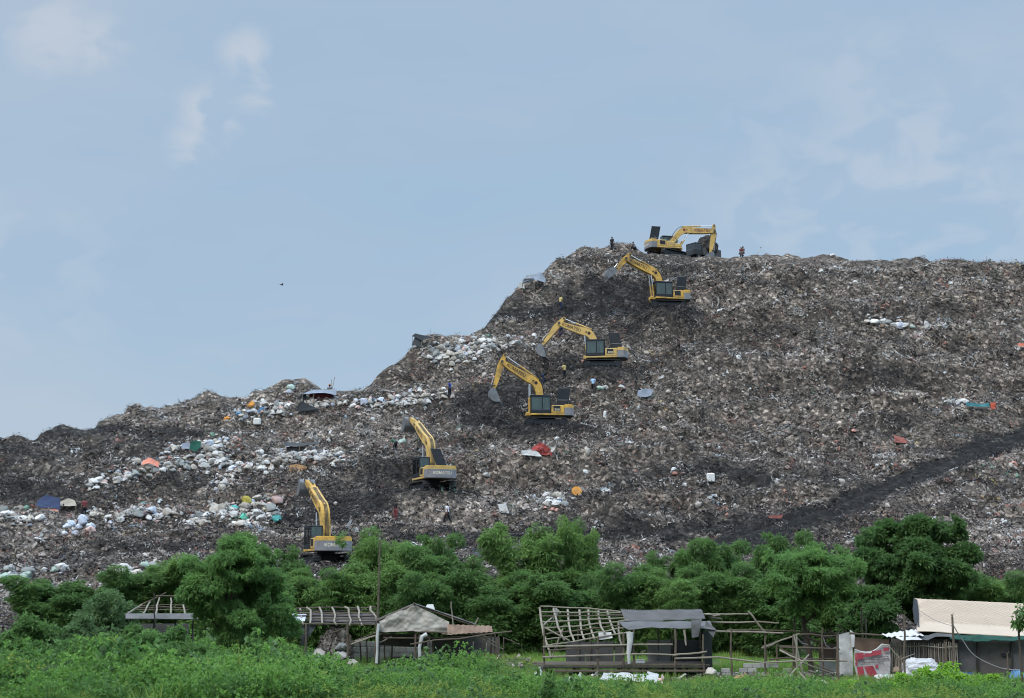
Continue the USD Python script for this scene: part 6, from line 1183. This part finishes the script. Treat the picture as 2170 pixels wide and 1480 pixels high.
for x, yt, yb, Y, r in [(1153, 1330, None, YD, .05), (1267, 1350, None, YD, .055), (1321, 1340, None, YD, .06), (1343, 1335, None, YD, .05), (1430, 1334, None, YD, .06), (1424, 1340, None, YE, .05), (1490, 1345, None, YD, .05), (1484, 1340, None, YE, .05), (1226, 1330, None, YE, .045), (1250, 1345, None, YE, .045), (1332, 1340, None, YE, .05), (1394, 1336, None, YE + .1, .04)]: PP(T, 'post', (x, yb, Y), (x, yt, Y), r, M_POLE)
PP(T, 'hanging_pole', (1450, 1335, YD), (1454, 1368, YD), .05, M_POLE_L)
T.add('white_wrapping', tube([at(1333, 1407, YD - .1), at(1332, 1385, YD - .1), at(1335, 1360, YD - .1), at(1335, 1340, YD - .1)], [.06, .10, .13, .16], 9), CL['pale'])
for a, b in [((1150, 1371, YD - .1), (1425, 1366, YD - .1)), ((1150, 1393, YD - .1), (1428, 1388, YD - .1)), ((1426, 1389, YD - .1), (1498, 1381, YD - .1)), ((1430, 1396, YD - .1), (1795, 1401, YD - .1))]: PP(T, 'rail', a, b, .045, M_POLE_L)
fx0, fx1 = at(1150, 1409, YD)[0], at(1500, 1409, YD)[0]; zt = at(1300, 1409, YD)[2]
for k in range(8):
    y0 = YD + .05 + k * .36; T.add('floor_plank', cbox(fx0 + HR.uniform(-.5, .1), fx1 + HR.uniform(-.1, .25), y0, y0 + .34, zt - .05, zt + HR.uniform(-.008, .008), .01), M_POLE)
T.add('floor_beam', cbox(fx0 + .5, fx1, YD - .06, YD + .04, zt - .32, zt - .22, .02), M_POLE); T.add('floor_beam', cbox(fx0, fx1 - .2, YD - .05, YD + .04, zt - .16, zt - .06, .02), M_POLE_D)
for x in (1216, 1256, 1312, 1318, 1358, 1371, 1406, 1442, 1455, 1488):
    PP(T, 'leg', (x, None, YD + HR.uniform(0, 1.5)), (x, 1412, YD + .6), HR.uniform(.05, .09), M_POLE_D)
for k, (x0_, x1_, yt) in enumerate([(1199, 1240, 1359), (1241, 1300, 1361), (1303, 1322, 1364), (1372, 1425, 1358), (1426, 1486, 1356)]): panel(T, 'back_panel', (x0_, yt, YE + .1), (x1_, yt + HR.uniform(-2, 3), YE + .1), (x0_, 1406, YE + .1), (x1_, 1406, YE + .1), M_WOVEN if k != 3 else M_BLOCK, thick=.04, wr=.02, seed=k)
panel(T, 'side_screen', (1488, 1336, YD + .4), (1508, 1338, YE), (1490, 1432, YD + .4), (1510, 1425, YE), CL['black'], wr=.05, seed=3)
q = at(1357, 1408, YD + .8); T = Thing('foam_box', 'white foam box on the platform of the hut', 'box', [q[0], q[1], zt]); s_ = .19
T.add('box', cbox(q[0] - s_, q[0] + s_, q[1] - .14, q[1] + .14, zt + .012, zt + .16, .02), M_CAN); T.add('lid', cbox(q[0] - s_ - .01, q[0] + s_ + .01, q[1] - .15, q[1] + .15, zt + .163, zt + .19, .01), M_WHITE_TIN)
# --- rails to the right
T = thing_at('pole_rails', 'long bare pole rails running right from the platform hut', 'rail fence', 1600, 68)
for a, b in [((1503, 1303, 69.5), (1586, 1302, 69.5)), ((1505, 1310, 69.3), (1528, 1311, 69.3)), ((1480, 1318, 69), (1650, 1321, 69)), ((1515, 1338, 67.5), (1660, 1342, 67.5)), ((1586, 1296, 68.5), (1620, 1340, 68.5)), ((1614, 1374, 68), (1640, 1366, 68)), ((1500, 1307, 69.2), (1525, 1304, 69.2))]: PP(T, 'rail', a, b, .045, M_POLE_L)
for x, yt in ((1550, 1332), (1622, 1334)): PP(T, 'post', (x, None, 67.6), (x, yt, 67.6), .05, M_POLE)
T = thing_at('low_block_wall', 'low pale concrete block wall beside the platform hut', 'wall', 1595, 67.9); block_wall(T, 1500, 1690, 1409, 67.9, M_BLOCK_L, .20, .40, uneven=.5)
q = at(1506, 1416, 66.6); ground_sack(1506, 1418, 66.6, 'cream', 'pale bundle at the left end of the low block wall', .6)
# --- F: frame hut
T = thing_at('frame_hut', 'bare pole frame of a small hut around the round crowned tree', 'hut', 1700, 68.5)
for x, yt, Y in ((1622, 1366, 68.6), (1646, 1365, 69.5), (1681, 1345, 67.8), (1714, 1335, 69.2), (1743, 1330, 67.6), (1748, 1340, 70.5), (1774, 1348, 66.6), (1792, 1336, 69.8), (1826, 1290, 70.5), (1834, 1310, 70.6), (1684, 1262, 70.4)): PP(T, 'post', (x, None, Y), (x, yt, Y), .05, M_POLE)
for a, b in [((1616, 1373, 68), (1694, 1343, 68)), ((1616, 1370, 69.8), (1690, 1346, 69.8)), ((1690, 1345, 68), (1800, 1349, 68)), ((1540, 1336, 69.5), (1800, 1342, 69.5)), ((1650, 1369, 68), (1730, 1374, 68)), ((1652, 1372, 67.4), (1780, 1376, 67.4)), ((1730, 1348, 68), (1785, 1352, 69.6)), ((1752, 1335, 69), (1790, 1351, 69)), ((1700, 1345, 68), (1760, 1372, 69.5)), ((1630, 1398, 67.8), (1780, 1396, 67.8)), ((1654, 1376, 67), (1768, 1425, 67)), ((1700, 1405, 67.2), (1764, 1428, 67.2)), ((1775, 1325, 70), (1790, 1338, 70))]: PP(T, 'beam', a, b, .042, M_POLE_L if HR.uniform() < .5 else M_POLE)
panel(T, 'tall_sheet', (1778, 1345, 67.6), (1806, 1338, 67.6), (1775, 1437, 67.4), (1808, 1437, 67.4), M_PATCHWALL, nu=12, nv=18, thick=.02, wr=.10, seed=14)
panel(T, 'hanging_strip', (1801, 1335, 67.5), (1811, 1342, 67.5), (1805, 1372, 67.4), (1810, 1372, 67.4), CL['pale'], nu=6, nv=10, thick=.02, wr=.08, seed=15)
panel(T, 'brown_panel', (1735, 1365, 70.2), (1776, 1365, 70.2), (1735, 1400, 70.2), (1776, 1402, 70.2), M_BROWN, thick=.04, wr=.03); panel(T, 'grey_panel', (1736, 1402, 70.1), (1776, 1404, 70.1), (1736, 1432, 70.1), (1776, 1434, 70.1), M_BLOCK_L, thick=.04, wr=.03)
T.add('rope', tube([at(1690, 1352, 67.7), at(1700, 1364, 67.7), at(1712, 1366, 67.7)], .015, 5), M_CORD); T.add('rope', tube([at(1745, 1352, 67.6), at(1750, 1368, 67.6), at(1762, 1376, 67.6), at(1776, 1370, 67.6)], .015, 5), M_CORD)
# --- G: tarpaulin roofed house
T = thing_at('tarpaulin_house', 'low house with wide cream tarpaulin roof held by netting at the right edge', 'house', 2040, 67)
YG, YH = 66.0, 71.5
def roof(u, v):                                                       # u along the house, v from ridge to eave
    tl, tr, bl, br = at(1938, 1269, YH), at(2215, 1282, YH), at(1943, 1337, YG), at(2260, 1356, YG)
    return (tl * (1 - u) + tr * u) * (1 - v) + (bl * (1 - u) + br * u) * v
ctrl = np.array([[roof(u, v) - np.array([0, 0, .22 * math.sin(math.pi * v)]) for v in np.linspace(0, 1, 6)] for u in np.linspace(0, 1, 8)])
rs = sheet(ctrl, 60, 34, .03, .05, .7, 31); T.add('roof_tarpaulin', rs, M_CREAM)
from scipy.interpolate import RegularGridInterpolator as _RGI
rk = _RGI((np.linspace(0, 1, 8), np.linspace(0, 1, 6)), ctrl); strands = []
for k in np.linspace(-.75, 1.0, 46):
    for sgn in (1, -1):
        vv = np.linspace(.02, .62, 9); uu = (k if sgn == 1 else k + .75 * .62) + sgn * .75 * vv * .9; ok = (uu > .01) & (uu < .99)
        if ok.sum() > 2: strands.append(tube(rk(np.stack([uu[ok], vv[ok]], 1)) + [0, -.01, .065], .007, 3))
T.add('roof_net', cat(strands), plain('net_cord', (0.40, 0.31, 0.24), .8, .2, 3), kind='stuff')
T.add('roof_edge_flap', sheet(np.array([[at(1936, 1268, YH), at(1944, 1271, YH - .2)], [at(1934, 1292, YH - 2), at(1946, 1294, YH - 2.1)], [at(1938, 1322, YG + 1.2), at(1944, 1326, YG + .9)]]), 14, 6, .02, .05, 2, 5), CL['black'])
T.add('gable_wall', sheet(np.array([[at(1944, 1276, YH - .2), at(1946, 1390, YH)], [at(1948, 1335, YG + .6), at(1950, 1400, YG + .6)]]), 10, 10, .04, .03, 1, 2), M_PLY)
T.add('rear_wall', sheet(np.array([[at(1946, 1275, YH), at(1946, 1395, YH)], [at(2215, 1290, YH), at(2215, 1395, YH)]]), 10, 6, .04, .02, 1, 2), M_PLY)
T.add('rear_roof', sheet(np.array([[at(1946, 1269.5, YH + .05), at(1946, 1269.5, YH + .05) + [1.3, 3.2, -1.3]], [at(2215, 1282, YH + .05), at(2215, 1282, YH + .05) + [0, 3.2, -1.3]]]), 14, 8, .03, .03, 1, 2), M_CREAM)
T.add('white_tin_sheet', corrugated(at(1868, 1344, YG - .2), at(1940, 1334, YG + 1.0), at(1880, 1350, YG - .8), at(1958, 1347, YG - .5), 6, amp=.03, seed=4), M_WHITE_TIN)
T.add('white_tin_sheet', sheet(np.array([[at(1896, 1346, YG - .5), at(1899, 1352, YG - .8), at(1912, 1358, YG - .9)], [at(1946, 1346, YG - .3), at(1948, 1352, YG - .6), at(1955, 1356, YG - .7)]]), 14, 10, .012, .06, 1.5, 4), M_WHITE_TIN)
T.add('eave_plastic', sheet(np.array([[at(1935, 1346, YG - .4), at(1937, 1354, YG - .5)], [at(1960, 1347, YG - .3), at(1966, 1358, YG - .5)], [at(1985, 1343, YG - .1), at(1990, 1350, YG - .3)], [at(2020, 1345, YG - .1), at(2020, 1352, YG - .3)]]), 24, 8, .012, .09, 2, 7, ragged=.3), M_TARP_G)
T.add('eave_net', sheet(np.array([[at(2012, 1346, YG - .05), at(2014, 1353, YG - .4)], [at(2060, 1349, YG - .05), at(2062, 1362, YG - .45)], [at(2110, 1350, YG - .05), at(2110, 1358, YG - .45)], [at(2200, 1352, YG - .05), at(2200, 1359, YG - .4)]]), 34, 9, .03, .12, 2.2, 8, ragged=.25), M_NET)
for k, (x0_, x1_) in enumerate([(2026, 2068), (2069, 2140), (2141, 2178), (2179, 2215)]): panel(T, 'wall_panel', (x0_, 1352, YG + .1), (x1_, 1353, YG + .1), (x0_, 1436, YG + .1), (x1_, 1438, YG + .1), (M_WOVEN, M_PLY, M_WOVEN, M_BROWN)[k], thick=.04, wr=.03, seed=k + 3)
T.add('wall_hole_rim', sheet(np.array([[at(2120, 1385, YG - .0), at(2124, 1391, YG - .0)], [at(2140, 1384, YG), at(2136, 1391, YG)]]), 8, 6, .02, .03, 3, 2), CL['black'])
panel(T, 'left_wall', (1812, 1351, YG + .5), (1886, 1356, YG + .5), (1812, 1432, YG + .5), (1886, 1432, YG + .5), M_BROWN, thick=.05, wr=.03); panel(T, 'inner_wall', (1884, 1354, YG + .7), (2030, 1355, YG + .7), (1884, 1434, YG + .7), (2030, 1436, YG + .7), M_PLY, thick=.04, wr=.02)
for x in (1886, 2028, 2070, 2142): PP(T, 'post', (x, None, YG), (x, 1350, YG), .05, M_POLE_D)
T.add('left_lintel', pole(at(1800, 1342, YG + .3), at(1884, 1347, YG + .3), .05), M_POLE)
T = thing_at('picket_fence', 'fence of thin upright bamboo pickets in front of the tarpaulin house', 'fence', 1955, YG - .2)
for k in range(34):
    x = 1887 + k * 4.25 + HR.normal(0, .5); PP(T, 'picket', (x + HR.normal(0, 1.0), None, YG - .2), (x, 1362 + HR.normal(0, 1.6), YG - .2), HR.uniform(.022, .032), M_POLE_L if HR.uniform() < .65 else M_POLE, bend=.006)
PP(T, 'rail', (1886, 1368, YG - .27), (2028, 1371, YG - .27), .028, M_POLE_L); PP(T, 'rail', (1886, 1410, YG - .13), (2028, 1412, YG - .13), .028, M_POLE)
T = thing_at('banner', 'torn red and white printed banner hung beside the picket fence', 'banner', 1848, YG - .35)
bt = sheet(np.array([[at(1811, 1378, YG - .3), at(1810, 1408, YG - .4), at(1816, 1436, YG - .4)], [at(1835, 1381, YG - .3), at(1835, 1410, YG - .42), at(1836, 1437, YG - .42)], [at(1852, 1379, YG - .3), at(1852, 1410, YG - .42), at(1853, 1437, YG - .42)], [at(1868, 1367, YG - .3), at(1868, 1405, YG - .4), at(1868, 1434, YG - .4)], [at(1886, 1368, YG - .3), at(1887, 1400, YG - .4), at(1886, 1430, YG - .4)]]), 30, 26, .012, .03, 1.4, 12)
T.add('banner_cloth', bt, plain('banner_white', (0.40, 0.375, 0.37), .6, .3, 2.5, dirt=(.20, .13, .125), dirt_amount=.65))
M_BRED = plain('banner_red', (0.27, 0.035, 0.05), .6, .35, 2.5, dirt=(.35, .28, .28), dirt_amount=.45); M_BTXT = plain('banner_print', (0.05, 0.035, 0.035), .7, .2, 5)
def print_patch(x0, x1, y0, y1, dx=0, n=(10, 6)): return sheet(np.array([[at(x0, y0, YG - .455), at(x0 + dx, y1, YG - .475)], [at(x1, y0 - 2, YG - .455), at(x1 + dx, y1 - 2, YG - .475)]]), *n, .004, .004, 1, 3)
for a in [(1812, 1830, 1385, 1399), (1832, 1850, 1386, 1393), (1848, 1868, 1380, 1390), (1872, 1884, 1374, 1381), (1813, 1817, 1400, 1412), (1816, 1829, 1414, 1434, 3), (1831, 1850, 1413, 1434, 10), (1855, 1861, 1410, 1417)]: T.add('red_print', print_patch(*a), M_BRED)
for y, x0_, x1_ in ((1394.5, 1845, 1884), (1400.5, 1818, 1884), (1407, 1812, 1872)):
    m = []; x = x0_
    while x < x1_:
        w = HR.uniform(1.0, 4.5); yy = y - (x - x0_) * .05; m.append(print_patch(x, min(x + w, x1_), yy - 1.0, yy + .9, 0, (3, 3))); x += w + HR.uniform(.5, 1.4)
    T.add('line_of_print', cat(m), M_BTXT, kind='stuff')
T.add('top_roll', tube([at(1811, 1377, YG - .42), at(1826, 1383, YG - .42), at(1844, 1384, YG - .42), at(1858, 1376, YG - .42), at(1869, 1366, YG - .42), at(1885, 1368, YG - .42)], .035, 7), CL['pale'])
shelter_ = Thing('white_tarpaulin', 'white tarpaulin bundle lying in front of the picket fence', 'tarpaulin', at(1952, 1436, YG - .9) * [1, 1, 0])
m = trimesh.creation.icosphere(4, 1.0); v = np.array(m.vertices); v = v * (0.62 + .76 * meshkit.fbm(v * [2.2, 3, 3] + 5, 4, 3))[:, None]; v = np.sign(v) * np.abs(v) ** [.6, .8, .8] * [.80, .40, .62]; shelter_.add('cover', (v + at(1952, 1428, YG - .9), np.array(m.faces)), plain('white_bundle', (0.46, 0.455, 0.47), .6, .15, 2, dirt=(.35, .33, .33), dirt_amount=.35))
shelter_.add('red_rag', sheet(np.array([[at(1924, 1412, YG - .8), at(1920, 1418, YG - 1)], [at(1945, 1408, YG - .8), at(1950, 1414, YG - 1.2)]]), 10, 6, .02, .08, 3, 4), CL['red'])
for (px, py), k in [((1862, 1432), 'white'), ((1878, 1432), 'palegreen'), ((1890, 1431), 'white'), ((1902, 1412), 'brown')]: ground_sack(px, py, YG - .8, k, {1862: 'round white bag at the foot of the banner', 1878: 'pale greenish bag right of the banner foot', 1890: 'small white bag at the left end of the pickets', 1902: 'brown bundle against the pickets'}[px], .55)
T = thing_at('blue_board', 'blue and white boards lying at the foot of the dark wall', 'boards', 2040, YG - .4); z = at(2040, 1434, YG - .4)[2]
T.add('blue_board', cbox(at(2028, 1434, YG)[0], at(2056, 1434, YG)[0], YG - .6, YG - .2, .14, .30, .02), plain('board_blue', (0.02, 0.06, 0.19), .5, .2, 3)); T.add('white_board', cbox(at(2024, 1436, YG)[0], at(2058, 1436, YG)[0], YG - .9, YG - .35, .03, .12, .02), M_WHITE_TIN)
ground_sack(2155, 1432, YG - .7, 'blue', 'bluish sack at the foot of the dark wall by the right edge', .8)
T = thing_at('cable', 'grey cable sagging across the front of the tarpaulin house', 'cable', 2080, YG - .6)
def line(pts, r): u = np.linspace(0, len(pts) - 1, 14); P = np.array([at(*p) for p in pts]); return tube(np.stack([PchipInterpolator(np.arange(len(pts)), P[:, k])(u) for k in range(3)], 1), r, 5)
T.add('strand', line([(2020, 1325, 64.6), (2040, 1357, 65), (2060, 1385, 65), (2090, 1404, 65.1), (2130, 1418, 65.2), (2160, 1420, 65.2)], .022), M_CORD); T.add('strand', line([(1947, 1293, 66), (1985, 1316, 65.5), (2018, 1326, 64.6)], .012), M_CORD); T.add('strand', line([(2022, 1415, 65), (2050, 1430, 65.1), (2100, 1436, 65.1), (2134, 1438, 65.2)], .03), M_CORD)
# --- standing stakes in the foreground
for i, (px, top, Y, r, label) in enumerate([(1915, 1308, 60.5, .055, 'thick weathered stake in front of the picket fence with a tuft on top'), (2017, 1308, 61.5, .06, 'tall brown stake in front of the dark wall'), (1775, 1348, 62.5, .045, 'thin stake in front of the tall grey sheet'), (2003, 1365, 60.5, .05, 'short stake wound with lime climber'), (2134, 1390, 62.5, .04, 'short stake by the dark wall near the right edge'), (1906, 1395, 58.5, .04, 'dark forked stake low in front of the picket fence')]):
    T = thing_at('stake', label, 'stake', px, Y); PP(T, 'shaft', (px, None, Y), (px + 1, top, Y), r, M_POLE, r1=r * .75, bend=.005); t_ = at(px + 1, top, Y); T.add('split_top', cat(pole(t_, t_ + [-.06, 0, .14], r * .4, .01), pole(t_, t_ + [.05, 0, .18], r * .4, .01)), M_POLE)
    if i == 5:
        PP(T, 'prong', (1906, 1395, Y), (1886, 1372, Y), .025, M_POLE_L); PP(T, 'prong', (1906, 1398, Y), (1938, 1386, Y), .02, M_POLE_L)
T = thing_at('crossed_poles', 'tripod of crossed pale poles in front of the frame hut', 'poles', 1690, 63.5)
for a, b in [((1690, None, 63.5), (1688, 1344, 63.5)), ((1648, None, 63.0), (1714, 1388, 64)), ((1722, None, 62.8), (1690, 1420, 63.6)), ((1652, 1378, 64), (1700, 1402, 63.4)), ((1704, None, 64.2), (1682, 1345, 64.2))]: PP(T, 'pole', a, b, .042, M_POLE_L)
# --- flattened debris on the ground in front of the platform hut
DR = np.random.default_rng(8)
for pts, m_, label in [([(1280, 1432), (1396, 1437), (1270, 1446), (1392, 1456)], CL['pale'], 'pale plastic sheet spread on the ground before the platform hut'), ([(1206, 1440), (1232, 1442), (1204, 1452), (1226, 1456)], CL['pale'], 'small white sheet on the ground left of the big pale sheet'), ([(1145, 1412), (1154, 1414), (1138, 1428), (1148, 1426)], M_TARP, 'crumpled white bag in the weeds at the left end of the platform'), ([(1386, 1440), (1408, 1442), (1388, 1456), (1404, 1452)], plain('pinkish_card', (.5, .33, .28), .8, .3, 3), 'pinkish card at the right end of the pale sheet'), ([(1560, 1436), (1582, 1437), (1556, 1444), (1580, 1445)], CL['carton'], 'flat brown carton on the ground below the rails'), ([(1135, 1427), (1150, 1428), (1130, 1438), (1146, 1440)], CL['pale'], 'flat white scrap at the left end of the platform')]:
    P = [ground_at(a, b, .10) for a, b in pts]; c = np.mean(P, axis=0); T = Thing('ground_sheet', label, 'sheet', c * [1, 1, 0])
    T.add('sheet', sheet(np.array([[P[2], P[0]], [P[3], P[1]]]) + [0, 0, .10], 16, 10, .015, .16, 1.6, int(pts[0][0])), m_); T.add('folded_corner', sheet(np.array([[P[3], P[1]], [P[3] * .8 + P[2] * .2 + [0, 0, .12], P[1] * .8 + P[0] * .2 + [0, 0, .12]]]) + [0, 0, .14], 8, 6, .015, .06, 2, 5), m_)
T = thing_at('grassy_mound', 'grass grown mound with pale rubbish right of the gabled hut', 'mound', 1055, 73.5); c = at(1050, 1415, 73.5); c[2] = 0
m = trimesh.creation.icosphere(4, 1.0); v = np.array(m.vertices); v = v * (0.8 + .4 * meshkit.fbm(v * 2 + 2, 4, 3))[:, None] * [2.6, 1.6, .62]; T.add('earth', (v + c, np.array(m.faces)), ground_mat, smooth=True)
n = 420; d = DR.normal(0, 1, (n, 3)); d[:, 2] = np.abs(d[:, 2]); d /= np.linalg.norm(d, axis=1, keepdims=True); C = d * [2.3, 1.4, .56] + c
T.add('grass', leaves(DR, C, d + [0, 0, .5], .20, .05, .5, 0, 6), F_WEED[2]); s_ = DR.normal(0, 1, (26, 3)); s_[:, 2] = np.abs(s_[:, 2]); s_[:, 1] = -np.abs(s_[:, 1]); s_ /= np.linalg.norm(s_, axis=1, keepdims=True)
T.add('scraps', cat([(VF(scrap(DR, .25, .14))[0] + c + q * [1.5, 1.7, .6] + [.5, 0, .12], VF(scrap(DR, .1, .1))[1]) for q in s_]), litter_pale, kind='stuff')
lx, ly = DR.uniform(0, 1, 260), DR.uniform(62.0, 68.5, 260); lx = np.interp(lx, [0, 1], [2.0, 15.0]); k_ = DR.uniform(.5, .9, 260)
L2_ = instancer('/World/ground_litter', [('scraps', cluster(DR, 8, .8), litter_pale), ('scraps', cluster(DR, 8, .8), litter_mix)], np.stack([lx, ly, flat(lx, ly) + .02], 1), spin(260, DR), np.stack([k_, k_, k_ * .5], 1), DR.integers(0, 2, 260)); tag(L2_, 'scattered scraps of rubbish on the ground by the huts', None, None, 'stuff')
